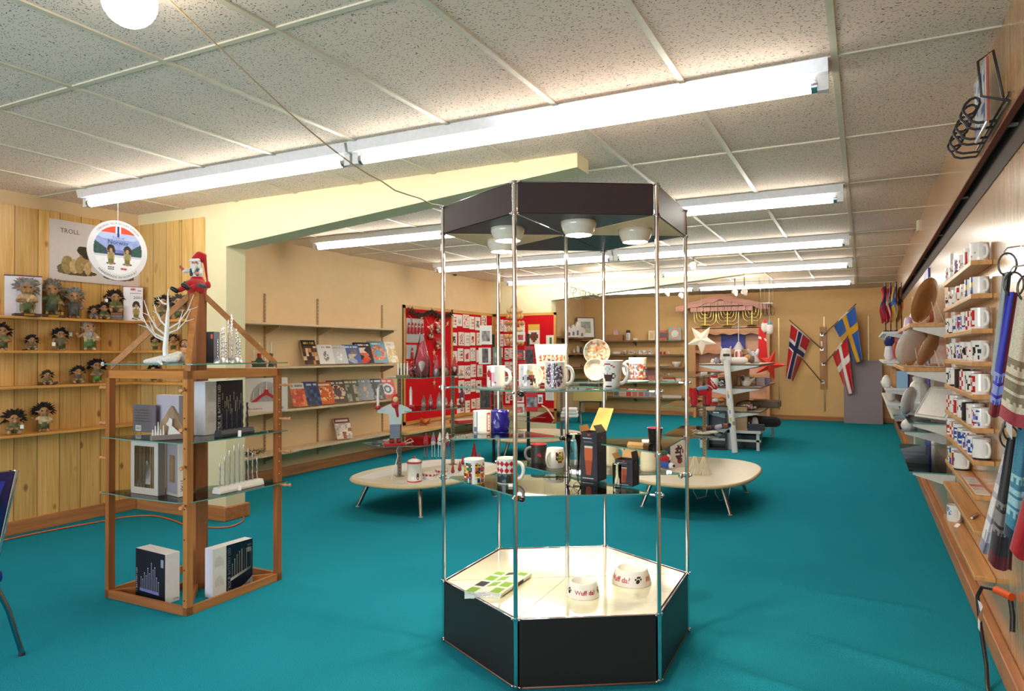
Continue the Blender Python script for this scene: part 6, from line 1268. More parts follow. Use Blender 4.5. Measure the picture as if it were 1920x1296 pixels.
for k, (u, hat, body) in enumerate(((798, '#b02434', '#a82838'), (812, '#7d8088', '#b9b6b4'), (824, '#e2e0dc', '#d9d6d2'), (838, '#e6e4e0', '#8a2a38'))):
    p = PV(u, LZ, AT(u, 834, LZ)); gnome('shelf-sitting elf with dangling legs, %s on the lowest glass' % ['red-hooded', 'grey-hooded', 'white-hooded', 'tall white-hooded'][k], p, 26 * mpp(p), hat, body, None, legs=0.9, name='shelf_elf')
# wooden boy with two candles
p = AT(741, 835, LZ); t = thing('boy_candle_figure', 'red-hooded wooden boy figure with outstretched arms holding two white candles', 'figurine', p, face_cam(p) + 0.1); k = mpp(p); s_ = 88 * k
m = MB('satin'); m.box(-0.09, 0.085, -0.05, 0.05, 0, 0.022, '#c0202c'); m.build('base', t, bevel=0.003)
m = MB('satin', '#7f8aa0'); m.plate([(-0.045, 0.06), (0.04, 0.06), (0.04, 0.19), (-0.045, 0.19)], -0.012, 0.012); m.build('trousers', t)
m = MB('satin', '#cfe0e2'); m.plate([(-0.05, 0.18), (0.05, 0.18), (0.055, 0.27), (0.14, 0.285), (0.14, 0.31), (0.05, 0.35), (-0.05, 0.35), (-0.15, 0.31), (-0.15, 0.285), (-0.055, 0.27)], -0.014, 0.014); m.build('shirt', t, bevel=0.004)
blob('head', [((0, 0, 0.385), (0, 0, 0.40), 0.035, 0.03, '#c81c28'), ((0, -0.02, 0.392), (0, -0.02, 0.396), 0.024, 0.024, '#e8c9a0'), ((0.005, -0.016, 0.345), (0.02, -0.016, 0.25), 0.016, 0.011, '#b81c28'), ((0, -0.004, 0.35), (0, 0, 0.355), 0.035, 0.03, '#c81c28'), ((0, 0.0, 0.42), (0.01, 0.0, 0.435), 0.02, 0.012, '#c81c28')], 0.005, t, 'satin')
blob('shoes', [((-0.03, -0.02, 0.035), (-0.03, 0.01, 0.05), 0.022, 0.02, '#7a1a24'), ((0.03, -0.02, 0.035), (0.03, 0.01, 0.05), 0.022, 0.02, '#7a1a24')], 0.005, t, 'satin')
for sx in (-0.145, 0.135): MB('gloss', '#c01c28').lathe([(0.012, 0.305), (0.026, 0.32), (0.028, 0.345), (0.018, 0.345)], 14, cap0=True, cap1=True).build('cup', t, (sx, 0, 0)); MB('gloss', '#efede8').lathe([(0.012, 0.34), (0.012, 0.47), (0.006, 0.5), (0.0, 0.505)], 10).build('candle', t, (sx, 0, 0))
q = [AT(757, 832, LZ + 0.01), AT(775, 828, LZ + 0.02), AT(770, 822, LZ + 0.02), AT(750, 834, LZ + 0.008), AT(743, 845, LZ - 0.05), PV(746, 0.5, p), PV(737, 0.36, p), AT(734, 900, TZ + 0.006)]
MB('satin', '#ece8de').tube(q, 0.004, 6).build('lamp_cord', None, label='white cord hanging from the wooden boy figure down to the oval table', cat='cord')
# on the left table
p = AT(777, 903, TZ + 0.0015); t = thing('canister', 'white lidded canister with a red checked rim and small printed figure', 'canister', p, face_cam(p)); m = MB('gloss', '#efece4')
m.lathe([(0.062, 0), (0.064, 0.006), (0.062, 0.012), (0.06, 0.015), (0.06, 0.155), (0.066, 0.158), (0.066, 0.17), (0.058, 0.174)], 32, ['#c83a44', '#c83a44', '#efece4', '#efece4', '#efece4', '#c22c38', '#c22c38'], cap0=True); m.build('body', t); m = MB('gloss', '#efece4'); m.lathe([(0.062, 0.17), (0.05, 0.185), (0.02, 0.196), (0.008, 0.198)], 28); m.build('lid', t); MB('gloss', '#c01c2c').ball((0, 0, 0.207), (0.013, 0.013, 0.011)).build('knob', t)
m = MB('print', '#7a3a2c'); m.add([on_cyl(0.0606, 0.05)(0.03 + 0.013 * math.cos(q * PI / 6), 0.03 * math.sin(q * PI / 6)) for q in range(12)], [tuple(range(12))]); m.build('printed_figure', t)
for u, v, w, lab in ((806, 897, 28, 'left white baking mould with a red checked ribbon'), (828, 890, 24, 'right white baking mould with a red checked ribbon')):
    p = AT(u, v, TZ + 0.0015); r_ = w / 2 * mpp(p); t = thing('baking_mould', lab, 'dish', p); m = MB('gloss', '#efebe2'); m.lathe([(r_ * 0.9, 0), (r_, 0.05), (r_ * 0.95, 0.05), (r_ * 0.85, 0.008)], 24, cap0=True, cap1=True); m.build('body', t); m = MB('fabric', '#c22c38'); m.lathe([(r_ * 0.97, 0.026), (r_ * 1.02, 0.028), (r_ * 1.03, 0.042), (r_ * 1.0, 0.044)], 24, fn=lambda j, k: '#e9c9cc' if k % 2 else None); m.build('ribbon', t)
p = AT(889, 863, TZ + 0.001); k = mpp(p); h = 34 * k
blob('ceramic_gnome', [((0, 0, 0.2 * h), (0, 0, 0.45 * h), 0.19 * h, 0.14 * h, '#8f1a24'), ((0, 0, 0.5 * h), (0.02 * h, 0.0, 0.98 * h), 0.13 * h, 0.03 * h, '#9a1c26'), ((0.1 * h, -0.05 * h, 0.12 * h), (0.3 * h, -0.08 * h, 0.15 * h), 0.1 * h, 0.08 * h, '#8f1a24'), ((0.3 * h, -0.05 * h, 0.2 * h), (0.32 * h, -0.05 * h, 0.36 * h), 0.06 * h, 0.05 * h, '#a32630')], h / 30, None, 'gloss', p, face_cam(p), label='large glossy dark red ceramic gnome with a tall pointed hat', cat='figurine')
for u, v, lab in ((849, 888, 'small red ceramic gnome, left one of the kissing pair'), (862, 884, 'small red ceramic gnome, right one of the kissing pair'), (868, 872, 'small red ceramic gnome behind the kissing pair')):
    p = AT(u, v, TZ + 0.002); h = 20 * mpp(p); blob('ceramic_gnome', [((0, 0, 0.2 * h), (0, 0, 0.4 * h), 0.2 * h, 0.13 * h, '#a01e28'), ((0, 0, 0.45 * h), (0.02 * h, 0, 0.98 * h), 0.13 * h, 0.03 * h, '#a8222c')], h / 24, None, 'gloss', p, 0, label=lab, cat='figurine')
# ---- right table
pC = post('slim pale post of the glass stand on the right oval table', 1321, 858, 700, col='#cfc4a8', cap=True)
U2, M2, L2 = z_at(pC, 702), z_at(pC, 758), z_at(pC, 812)
gshelf('top glass shelf on the post of the right oval table', [(1236, 702), (1300, 708), (1342, 702), (1358, 697), (1290, 696)], U2, pC); gshelf('middle glass shelf under the red horse', [(1240, 762), (1288, 764), (1342, 761), (1362, 752), (1276, 748)], M2, pC); gshelf('lowest glass shelf on the post of the right oval table', [(1239, 817), (1288, 822), (1347, 820), (1371, 800), (1279, 798)], L2, pC)
p = AT(1316, 760, M2); h = 50 * mpp(p); t = thing('toy_horse', 'red stuffed toy horse with a patterned saddle on a glass shelf', 'toy', p, face_cam(p) + 0.35); S = lambda x, y, z: (x * h, y * h, z * h); RH = '#c8141c'
L = [(S(-0.28, 0, 0.5), S(0.22, 0, 0.52), 0.16 * h, 0.17 * h, RH), (S(0.25, 0, 0.58), S(0.36, 0, 0.78), 0.14 * h, 0.13 * h, RH), (S(0.34, 0, 0.8), S(0.52, -0.02, 0.66), 0.13 * h, 0.09 * h, RH), (S(0.3, 0, 0.9), S(0.3, 0, 0.97), 0.09 * h, 0.06 * h, '#d81c22'), (S(-0.44, 0, 0.62), S(-0.46, 0, 0.34), 0.06 * h, 0.05 * h, '#d42a2a')]
for x in (-0.3, 0.24):
    for y in (-0.1, 0.1): L.append((S(x, y, 0.45), S(x, y * 1.2, 0.09), 0.11 * h, 0.1 * h, RH))
blob('body', L, h / 34, t, 'fabric'); blob('saddle', [(S(-0.2, -0.1, 0.62), S(0.14, -0.1, 0.67), 0.075 * h, 0.085 * h, '#8fb4d8'), (S(0.16, -0.12, 0.62), S(0.2, -0.14, 0.52), 0.05 * h, 0.04 * h, '#22202a'), (S(-0.24, -0.12, 0.62), S(-0.2, -0.16, 0.42), 0.04 * h, 0.035 * h, '#2a2a38')], h / 34, t, 'fabric')
m = MB('fabric', '#efe6e0'); m.tube([S(0.3, -0.13, 0.92), S(0.36, -0.135, 0.8), S(0.46, -0.1, 0.68)], 0.02 * h, 6); m.tube([S(0.16, -0.15, 0.76), S(0.3, -0.15, 0.7), S(0.38, -0.12, 0.62)], 0.018 * h, 6); m.build('bridle', t); MB('gloss', '#e9d9c9').ball(S(0.4, -0.125, 0.8), 0.03 * h).build('eye', t)
p = AT(1345, 808, L2); t = thing('fabric_bundle', 'dark blue and white patterned cloth bundle on the lowest right glass shelf', 'cloth', p, face_cam(p)); r = rnd(5); k = mpp(p)
blob('folds', [((-0.09 + 0.03 * q, r.uniform(-0.02, 0.02), 0.025 + 0.004 * q), (-0.06 + 0.03 * q, r.uniform(-0.02, 0.02), 0.03 + 0.006 * q), 0.028, 0.026, ['#8a4a5c', '#2a2f6a', '#39407c', '#cfd0d8', '#2a2a5a', '#b06a4a', '#23285a'][q]) for q in range(7)], 0.006, t, 'fabric')
p = AT(1318, 814, L2); t = thing('paper_ornaments', 'cream paper star and speckled plates on the lowest right glass shelf', 'ornament', p, face_cam(p)); m = MB('paper', '#e2d9c9'); m.at((0, 0, 0.0)); m.lathe([(0.001, 0.012), (0.07, 0.02), (0.1, 0.012), (0.07, 0.002)], 14, fn=lambda j, k: '#9a8a7a' if cell(4, j, k) < 0.2 else None); m.at((-0.07, 0.05, 0.03), 0, PI / 2.6); star(m, (0, 0, 0), 0.07, 0.028, 0.008, 'y', '#e6ded0'); m.at((0.09, -0.0, 0.012)); m.lathe([(0.001, 0.012), (0.05, 0.018), (0.07, 0.01), (0.05, 0.0)], 12, '#ddd4c4'); m.build('paper', t)
for u, v, lab in ((1303, 889, 'white wire tree ornament, left one on the right oval table'), (1320, 890, 'white wire tree ornament, right one on the right oval table')):
    p = AT(u, v, TZ); h = 33 * mpp(p); t = thing('wire_tree', lab, 'ornament', p); m = MB('satin', '#e2dac0')
    for k in range(13):
        a = 2 * PI * k / 13; R = h * 0.42; m.tube([(0.012 * math.cos(a), 0.012 * math.sin(a), h), (R * 0.5 * math.cos(a + 0.3), R * 0.5 * math.sin(a + 0.3), h * 0.55), (R * math.cos(a), R * math.sin(a), 0.012), (R * 0.9 * math.cos(a + 0.3), R * 0.9 * math.sin(a + 0.3), 0.004), (R * 0.6 * math.cos(a + 0.4), R * 0.6 * math.sin(a + 0.4), h * 0.4)], 0.0032, 5, caps=False)
    m.build('wires', t)
carton('pale carton with a purple berry picture at the left of the right oval table', (1257, 878), (1240, 872), (1285, 875), TZ, 829, ['#999', '#d6cfc4', '#3a4258', '#d9d2c8', '#ccc', '#ccc'], None, lambda m, w, h: [m.pic((0.0008, w * 0.15, h * 0.1), (0, w * 0.8, 0), (0, 0, h * 0.8), 20, 22, lambda x, y: shade('#4a2440', x * 9, y * 9, 1, 0.6) if ((x - 0.55) / 0.36) ** 2 + ((y - 0.6) / 0.36) ** 2 < 1 and cell(2, int(x * 10), int(y * 11)) < 0.75 else '#8a2a38' if ((x - 0.6) / 0.22) ** 2 + ((y - 0.2) / 0.16) ** 2 < 1 else '#d9d2c8')], wr='R')
p = AT(1243, 879, TZ); h = 42 * mpp(p); t = thing('cloth_doll', 'red, white and blue cloth toy lying beside the berry carton', 'toy', p, face_cam(p)); blob('body', [((-0.05, 0, 0.05), (0.05, -0.02, 0.035), 0.04, 0.03, '#2f56a8'), ((0.075, -0.03, 0.035), (0.08, -0.035, 0.035), 0.03, 0.028, '#e6e4e4'), ((0.098, -0.05, 0.036), (0.1, -0.05, 0.036), 0.014, 0.014, '#23233a'), ((-0.04, 0, 0.1), (0.04, 0, 0.1), 0.034, 0.03, '#b8202c'), ((-0.03, 0.0, 0.14), (0.02, 0, 0.15), 0.03, 0.025, '#2f5a3c'), ((0.05, 0, 0.12), (0.06, 0, 0.1), 0.02, 0.02, '#dcd9d4')], 0.007, t, 'fabric')
for sx in (-0.12, 0.07): m = MB('metal', '#c9c4bc'); m.tube([(-1.25 + sx, 6.3, TZ - 0.036), (-1.24 + sx, 6.28, 0.14), (-1.2 + sx, 6.25, 0.09), (-1.12 + sx, 6.22, 0.12), (-1.1 + sx, 6.24, TZ - 0.036)], 0.004, 6); m.build('wire_hook', None, label='wire hanger hanging under the right oval table, %s one' % ('left' if sx < 0 else 'right'), cat='hook')
# ---- black card rack behind the case
pr, pq = at_z(926, 867, 0), at_z(991, 873, 0); t = thing('card_rack', 'black card rack of two upright bars with wire pockets behind the case', 'rack', pr); d = pq - pr; dn = d.normalized()
for q in (Vector((0, 0, 0)), d): MB('satin', '#17181c').box(q.x - 0.016, q.x + 0.016, q.y - 0.012, q.y + 0.012, 0, 1.62).build('upright', t)
for z in (0.6, 0.72, 0.92, 1.12, 1.32):
    m = MB('metal', '#8f8f8c'); m.tube([(-dn.x * 0.2, -dn.y * 0.2 - 0.03, z), (d.x + dn.x * 0.25, d.y + dn.y * 0.25 - 0.03, z)], 0.004, 6); m.tube([(-dn.x * 0.2, -dn.y * 0.2 - 0.05, z - 0.05), (d.x + dn.x * 0.25, d.y + dn.y * 0.25 - 0.05, z - 0.05)], 0.003, 6); m.build('pocket_wire', t)
def rcard(label, u0, v0, u1, v1, fn, th=0.006, dd=0.06):
    c = PV((u0 + u1) / 2, 0, pr + d * (((u0 + u1) / 2 - 926) / 65.0)); c = c - Vector((0, dd, 0)); k = mpp(c); w, h = (u1 - u0) * k, (v1 - v0) * k; z = z_at(c, v1); q = thing('booklet', label, 'booklet', Vector((c.x, c.y, z)), rot=(-0.1, 0, face_cam(c) + 0.1)); MB('paper', '#e9e6e0').box(-w / 2, w / 2, 0, th, 0, h).build('pages', q); m = MB('print'); m.pic((-w / 2, -0.0008, 0), (w, 0, 0), (0, 0, h), 18, 24, fn); m.build('cover', q)
inner = lambda c1, bg, sd, x0=0.15, x1=0.85, y0=0.15, y1=0.7: (lambda x, y: shade(c1, x * 4.5, y * 4.5, sd * 3.7, 1.3) if x0 < x < x1 and y0 < y < y1 else bg)
for a in ((904, 610, 927, 646, inner('#8a8684', '#eceae6', 1), 'white booklet with a grey scroll drawing on the card rack'), (903, 652, 926, 683, inner('#5a5054', '#eceae6', 2, 0.3, 0.8, 0.1, 0.95), 'white booklet with a dark rope photo on the card rack'), (928, 651, 945, 686, inner('#8a8a7c', '#5f7a68', 3), 'greenish booklet right of the rope photo'),
          (904, 731, 924, 766, inner('#3a3836', '#6a6a66', 4, 0.08, 0.92, 0.05, 0.95), 'dark grey window photo booklet low on the card rack'), (930, 733, 947, 770, inner('#6a4438', '#a88a78', 5, 0.05, 0.95, 0.1, 0.8), 'brown photo booklet low on the card rack'), (972, 622, 988, 641, inner('#b03038', '#e6e4e0', 6), 'small card with a red santa on the card rack'),
          (971, 656, 987, 675, inner('#c04a48', '#4a4a4e', 7), 'small dark booklet with a red picture on the card rack'), (989, 649, 1006, 681, inner('#2f2a34', '#a82a34', 8, 0.1, 0.95, 0.0, 0.8), 'dark red booklet with figures on the card rack'), (971, 738, 987, 755, inner('#9a5a5a', '#e6e4e0', 9), 'small white card with a drawing low on the card rack'),
          (968, 757, 987, 778, inner('#c96a6a', '#e9e6e2', 10), 'white leaflet with red print low on the card rack'), (991, 736, 1013, 772, inner('#7d7f88', '#c2222c', 11, 0.08, 0.92, 0.25, 0.75), 'bright red booklet with a wreath picture on the card rack'), (1013, 740, 1022, 757, inner('#7a7f84', '#dfe0dc', 12), 'narrow pale card at the right of the red craft booklet')):
    rcard(a[5], *a[:5], dd=0.075 if a[0] % 2 else 0.06)
pD = post('slotted post on the farther oval table', 1053, 822, 700); D1 = z_at(pD, 782)
gshelf('glass shelf behind the case holding a white folded stack', [(985, 790), (1040, 794), (1085, 780), (1092, 772), (1030, 770)], D1, pD)
p = AT(1068, 782, D1); t = thing('folded_linen', 'stack of white folded linen on the farther glass shelf', 'linen', p, 0.3)
for k in range(3): MB('fabric', '#e6e4e0').box(-0.11 + 0.01 * k, 0.11 - 0.006 * k, -0.09, 0.09, 0.04 * k + 0.001, 0.04 * k + 0.038).build('fold', t, bevel=0.012)
p = AT(1030, 787, D1); m = MB('wood_x', '#d9c4a4'); m.tube([(-0.1, 0, 0.17), (-0.04, 0, 0.14), (0.02, 0, 0.07), (0.06, 0, 0.008)], 0.016, 8, flat=0.5); m.build('wooden_spoon_rest', None, p, label='pale curved wooden runner leaning on the farther glass shelf', cat='ornament')
# ================================================================ bench shelf below the red boards
q = at_x(763, 811, -5.4); zb = q.z
shelf_board('low plank shelf under the long red pin board', XL + 0.04, -5.4, q.y, 10.8, zb, 'wood_y', '#d9b27a', 0.04, brackets=(8.6, 9.8, 10.6))
p = at_z(797, 798, zb); t = thing('straw_ornament', 'small reddish straw ornament on the low plank shelf', 'ornament', p); r = rnd(3); m = MB('satin', '#b8683a')
for k in range(24): a = r.uniform(0, 6.28); m.tube([(0, 0, 0.02), (0.09 * math.cos(a), 0.07 * math.sin(a), r.uniform(0.01, 0.11))], 0.009, 5)
m.build('straw', t)
p = at_z(868, 793, zb); MB('paper', '#c83a34').box(-0.17, 0.17, -0.11, 0.11, 0, 0.05, ['#999', '#d9cfc4', '#c2382f', '#b8342c', '#c2382f', '#c2382f']).build('flat_box', None, p, 1.2, label='flat red and white box on the low plank shelf', cat='box', bevel=0.003)
# ================================================================ far bay
FY = 15.1
for i, (v, u1, lab) in enumerate(((638, 1277, 'top'), (664.5, 1281, 'second'), (688, 1281, 'third'), (717, 1275, 'fourth'), (745, 1281, 'lowest'))):
    z = at_y(1200, v, FY).z; x1 = at_y(u1, v, FY).x; shelf_board('brown shelf on the far wall, %s one beside the hutch' % lab, XL + 0.01, x1, FY, YF - 0.002, z, 'satin', '#8a6a48', 0.03, brackets=(-4.6, -3.2), axis='x', bcol='#7a6448')
    globals()['F%d' % i] = z
for i, (v, lab) in enumerate(((632.5, 'top'), (663, 'middle'), (690, 'lowest'))):
    z = at_x(1080, v, -5.5).z; shelf_board('brown shelf on the side wall of the far bay, %s one' % lab, XL + 0.002, -5.5, 11.4, FY - 0.02, z, 'satin', '#8a6a48', 0.03, bcol='#7a6448', brackets=(12.4, 14))
    globals()['G%d' % i] = z
def FB(u, z): p = at_y(u, 650, 15.22); return Vector((p.x, 15.22, z))
kf = mpp(Vector((-4, 15.2, 1.4)))
def fbox(label, u0, u1, hp, z, col, d=0.1, fn=None, name='box', cat='box', tilt=0.0):
    a, b = FB(u0, z), FB(u1, z); c = (a + b) / 2; w = b.x - a.x; h = hp * kf; t = thing(name, label, cat, c, rot=(-tilt, 0, 0.12)); MB('paper', col).box(-w / 2, w / 2, -d / 2, d / 2, 0, h).build('body', t, bevel=0.003)
    if fn: m = MB('print'); m.pic((-w / 2, -d / 2 - 0.001, 0), (w, 0, 0), (0, 0, h), 14, 14, fn); m.build('cover', t)
    return t
fbox('low brown cardboard box on the top far shelf', 1140, 1168, 11, F0, '#a8784a', 0.2); fbox('small pink and white carton on top of the brown cardboard box', 1151, 1160, 8, F0 + 11 * kf + 0.002, '#d9b0c0', 0.06)
t = thing('thermos', 'white thermos flask with a black cap on the top far shelf', 'flask', FB(1178, F0)); m = MB('gloss', '#e6e2e0'); m.lathe([(0.05, 0), (0.055, 0.02), (0.055, 0.15), (0.045, 0.17)], 16, cap0=True, fn=lambda j, k: '#8a90a4' if j == 1 and k % 5 == 2 else None); m.build('body', t); MB('satin', '#26242a').lathe([(0.047, 0.17), (0.05, 0.18), (0.042, 0.23)], 14, cap0=True, cap1=True).build('cap', t)
fbox('small white packet right of the thermos flask', 1188, 1196, 4, F0, '#e6e0d8', 0.06)
fbox('cream card standing on the top far shelf', 1216, 1228, 18, F0, '#d9b98a', 0.02, lambda x, y: '#c9a46a' if 0.2 < x < 0.8 and 0.15 < y < 0.8 else '#e0c9a0', 'card', 'card', 0.15)
fbox('red and black cookbook on the top far shelf', 1236, 1250, 18, F0, '#c03a2c', 0.03, lambda x, y: shade('#c83a28', x * 6, y * 6, 2, 0.5) if y < 0.25 or y > 0.8 else shade('#4a2018', x * 8, y * 8, 3, 0.9), 'book', 'book', 0.12)
fbox('light blue book with an orange ring at the end of the top far shelf', 1254, 1277, 23, F0, '#6fa9b4', 0.03, lambda x, y: '#d9763a' if 0.3 < math.hypot(x - 0.5, y - 0.5) < 0.42 else '#c9d9dc' if math.hypot(x - 0.5, y - 0.5) < 0.3 else '#6fa9b4', 'book', 'book', 0.12)
for k, (u, lab) in enumerate(((1171, 'small white mug with a dark band'), (1182, 'white mug with a red mark'), (1200, 'white floral mug'), (1208, 'white floral mug with a side handle'), (1219, 'white rounded mug'))):
    mug('%s, %s on the second far shelf' % (lab, ORD[k]), FB(u, F1), 0.055 if k else 0.035, 0.09, fn=blot(k + 3, ['#b04a4a', '#5a6a8a', '#8a8a8a'], -50, 50, 0.2, 0.8, 0.4, 18, 6), n=20, rows=6, ha=[90, 0, 180, 0, 0][k], body='#e6e0da', base='#3a4258' if k == 0 else None)
t = thing('dish_stack', 'white stacked dishes at the left of the second far shelf', 'dish', FB(1155, F1)); MB('gloss', '#e6e2dc').lathe([(0.09, 0), (0.12, 0.03), (0.1, 0.06), (0.02, 0.075)], 18, cap0=True).build('dishes', t)
for k, u in enumerate((1239, 1246, 1254)): blob('figurine', [((0, 0, 0.025), (0, 0, 0.05), 0.028, 0.02, '#b8383c' if k != 2 else '#e2d9d2'), ((0, 0, 0.075), (0, 0, 0.08), 0.02, 0.014, '#d9b09a')], 0.007, None, 'matte', FB(u, F1), 0, label='tiny %s figurine, %s at the end of the second far shelf' % (('red', 'red', 'white')[k], ORD[k]), cat='figurine')
for k, (u0, u1) in enumerate(((1132, 1143), (1146, 1158))): fbox('dark red framed picture, %s one on the third far shelf' % ('left', 'right')[k], u0, u1, 9, F2, '#d9cfc4', 0.02, lambda x, y: '#7a1f28' if 0.12 < x < 0.88 and 0.14 < y < 0.86 else '#d9cfc4', 'picture_frame', 'picture', 0.2)
t = thing('bowl', 'cream bowl at the right end of the third far shelf', 'bowl', FB(1268, F2)); MB('gloss', '#e9e2d2').lathe([(0.055, 0), (0.095, 0.06), (0.1, 0.115), (0.09, 0.115), (0.05, 0.01)], 20, cap0=True, cap1=True).build('body', t)
t = thing('plate_stack', 'flat stack of cream plates left of the cream bowl', 'plate', FB(1244, F2)); MB('gloss', '#ded6c6').lathe([(0.07, 0), (0.13, 0.02), (0.13, 0.03), (0.001, 0.02)], 20, cap0=True).build('plates', t)
fbox('red picture book standing on the fourth far shelf', 1213, 1229, 22, F3, '#8a4a44', 0.03, lambda x, y: shade('#b8685a', x * 5, y * 5, 4, 0.8) if 0.15 < x < 0.85 and y < 0.6 else '#7a3c3c', 'book', 'book', 0.1)
for k in range(3): fbox('flat book, %s from the bottom of the pile on the fourth far shelf' % ORD[k], 1242 + k, 1266 - k, 3, F3 + k * 3.2 * kf, ['#b05a4a', '#d9d2c8', '#a83a3a'][k], 0.16, None, 'book', 'book')
fbox('small white carton right of the flat books', 1268, 1277, 8, F3, '#e6e0d8', 0.08)
for k in range(7): u0 = 1150 + 11.5 * k; fbox('%s pocket book, %s in the row on the lowest far shelf' % (['grey', 'red and white', 'bright red', 'orange', 'pale', 'grey-blue', 'lilac'][k], ORD[k]), u0, u0 + 10.5, 10, F4, ['#8f8a86', '#c9a8a0', '#c02a30', '#c87a4a', '#c9c0ba', '#9a96a6', '#a8a0b0'][k], 0.02, lambda x, y, k=k: shade(['#6a6664', '#c9a8a0', '#c02a30', '#b86a48', '#b04a40', '#7a7690', '#8a8296'][k], x * 5, y * 5, k, 0.5) if 0.1 < x < 0.9 and 0.1 < y < 0.9 else '#dcd4cc', 'book', 'book', 0.15)
fbox('flat stack of white papers on the lowest far shelf', 1243, 1278, 5, F4, '#cfc8c0', 0.2, None, 'paper_stack', 'paper')
# side wall of the far bay
def SB(u, z, x=-5.66): p = at_x(u, 650, x); return Vector((x, p.y, z))
t = thing('picture_frame', 'dark framed picture with a white mat and a pink figure on the side shelf', 'picture', SB(1106, G0, -5.7) + Vector((0.12, -0.55, 0)), rot=(-0.1, 0, 0.75)); k = 0.0115; w, h = 0.42, 0.47
MB('satin', '#3a2c28').box(-w / 2, w / 2, 0, 0.02, 0, h).build('frame', t); m = MB('print'); m.pic((-w / 2 + 0.02, -0.001, 0.02), (w - 0.04, 0, 0), (0, 0, h - 0.04), 26, 28, lambda x, y: '#e6e4e2' if not (0.2 < x < 0.8 and 0.2 < y < 0.82) else '#c23a70' if 0.25 < x < 0.38 and y < 0.55 else shade('#7d8a86' if y > 0.45 else '#9aa07c', x * 8, y * 8, 2, 0.5)); m.build('print', t)
for k, (u, hp, lab) in enumerate(((1066, 20, 'white church-shaped ornament, first on the top side shelf'), (1074, 24, 'white peaked house ornament, second on the top side shelf'), (1082, 30, 'tallest white peaked ornament on the top side shelf'), (1090, 20, 'rounded white ornament beside the dark picture frame'), (1100, 22, 'round white and orange ornament in front of the picture frame'))):
    p = SB(u, G0); h = hp * mpp(p); w = 0.075; t = thing('ceramic_house', lab, 'ornament', p, 0.7)
    m = MB('gloss', '#e2dfe0'); m.plate([(-w, 0), (w, 0), (w, h * 0.55), (w * 0.2, h), (-w * 0.2, h), (-w, h * 0.55)] if k < 3 else [(w * math.sin(q * 0.35) * 1.1, h * 0.5 - h * 0.5 * math.cos(q * 0.35)) for q in range(18)], -0.05, 0.05); m.build('body', t, bevel=0.006)
    m = MB('print', '#5a6478' if k < 4 else '#d9803a'); m.add([(-w * 0.3, -0.052, h * 0.15), (w * 0.3, -0.052, h * 0.15), (w * 0.3, -0.052, h * 0.45), (-w * 0.3, -0.052, h * 0.45)], [(0, 1, 2, 3)]); m.build('painted_window', t)
for u, z, hp, c, lab in ((1066, 'G1', 8, '#d9b48a', 'small tan figurine on the middle side shelf'), (1076, 'G1', 10, '#e2d6cc', 'small white figurine on the middle side shelf'), (1083, 'G1', 16, '#e9e4dc', 'white candle on the middle side shelf'), (1090, 'G1', 14, '#3a3c4a', 'dark blue figurine on the middle side shelf'), (1066, 'G2', 10, '#b8864a', 'brown figurine on the lowest side shelf'), (1090, 'G2', 7, '#3a4258', 'dark blue box on the lowest side shelf')):
    p = SB(u, globals()[z]); h = hp * mpp(p); blob('figurine', [((0, 0, h * 0.25), (0, 0, h * 0.6), h * 0.24, h * 0.18, c), ((0, 0, h * 0.75), (0, 0, h * 0.85), h * 0.15, h * 0.1, c)], h / 14, None, 'satin', p, 0, label=lab, cat='figurine')
p = at_z(1106, 793, 0); t = thing('folding_chair', 'dark folding chair with thin metal legs in the far bay', 'chair', p, 0.5); m = MB('satin', '#3a3a40'); m.box(-0.2, 0.2, -0.2, 0.2, 0.42, 0.44); m.build('seat', t); MB('satin', '#3a3a40').box(-0.2, 0.2, 0.2, 0.22, 0.6, 0.85).build('backrest', t)
for x in (-0.2, 0.2): MB('metal', '#8a8a8c').tube([(x, -0.22, 0), (x, 0.21, 0.86)], 0.012, 6).build('leg', t); MB('metal', '#8a8a8c').tube([(x, 0.25, 0), (x, -0.16, 0.44)], 0.012, 6).build('leg', t)
MB('paper', '#d9c07a').box(-0.3, 0.3, -0.2, 0.18, 0, 0.24).build('carton_box', None, p + Vector((0.0, 0.02, 0.442)), 0.15, label='pale yellow carton lying on the folding chair', cat='box', bevel=0.004)
# ---- scalloped hutch with candelabras
HW = '#c98f62'; hy = 15.0; A = lambda u, v: at_y(u, v, hy)
x0, x1 = A(1299, 700).x, A(1443, 700).x; X = (x0 + x1) / 2; ztop = A(1370, 614.5).z
t = thing('hutch', 'tall pinkish wooden hutch with scalloped shelf edges on the far wall', 'cabinet', (X, hy, 0)); w = (x1 - x0) / 2
MB('satin', '#d9a888').box(-w, w, 0.34, 0.36, 0, ztop).build('back_panel', t)
for s_ in (-1, 1): MB('wood_z', HW).box(min(s_ * w, s_ * (w - 0.06)), max(s_ * w, s_ * (w - 0.06)), 0, 0.35, 0, ztop).build('side', t)
def scallop(name, zt, h0, ww, par, n=5, col=HW, y0=-0.02, y1=0.0, peak=0.0):
    N = 60; top = []; bot = []
    for i in range(N + 1):
        x = -ww + 2 * ww * i / N; pk = peak * (1 - abs(x) / ww); top.append((x, zt + pk)); bot.append((x, zt - h0 + pk - 0.035 * math.sin(n * PI * i / N) ** 2))
    m = MB('wood_x', col)
    v = [(x, y, z) for y in (y0, y1) for x, z in bot + top]; L = N + 1; f = []
    for i in range(N): f += [(i, i + 1, L + i + 1, L + i), (2 * L + i + 1, 2 * L + i, 3 * L + i, 3 * L + i + 1), (i, 2 * L + i, 2 * L + i + 1, i + 1), (L + i, L + i + 1, 3 * L + i + 1, 3 * L + i)]
    m.add(v, f); return m.build(name, par)
MB('wood_x', HW).box(-w - 0.03, w + 0.03, -0.03, 0.36, ztop, ztop + 0.02).build('top_board', t)
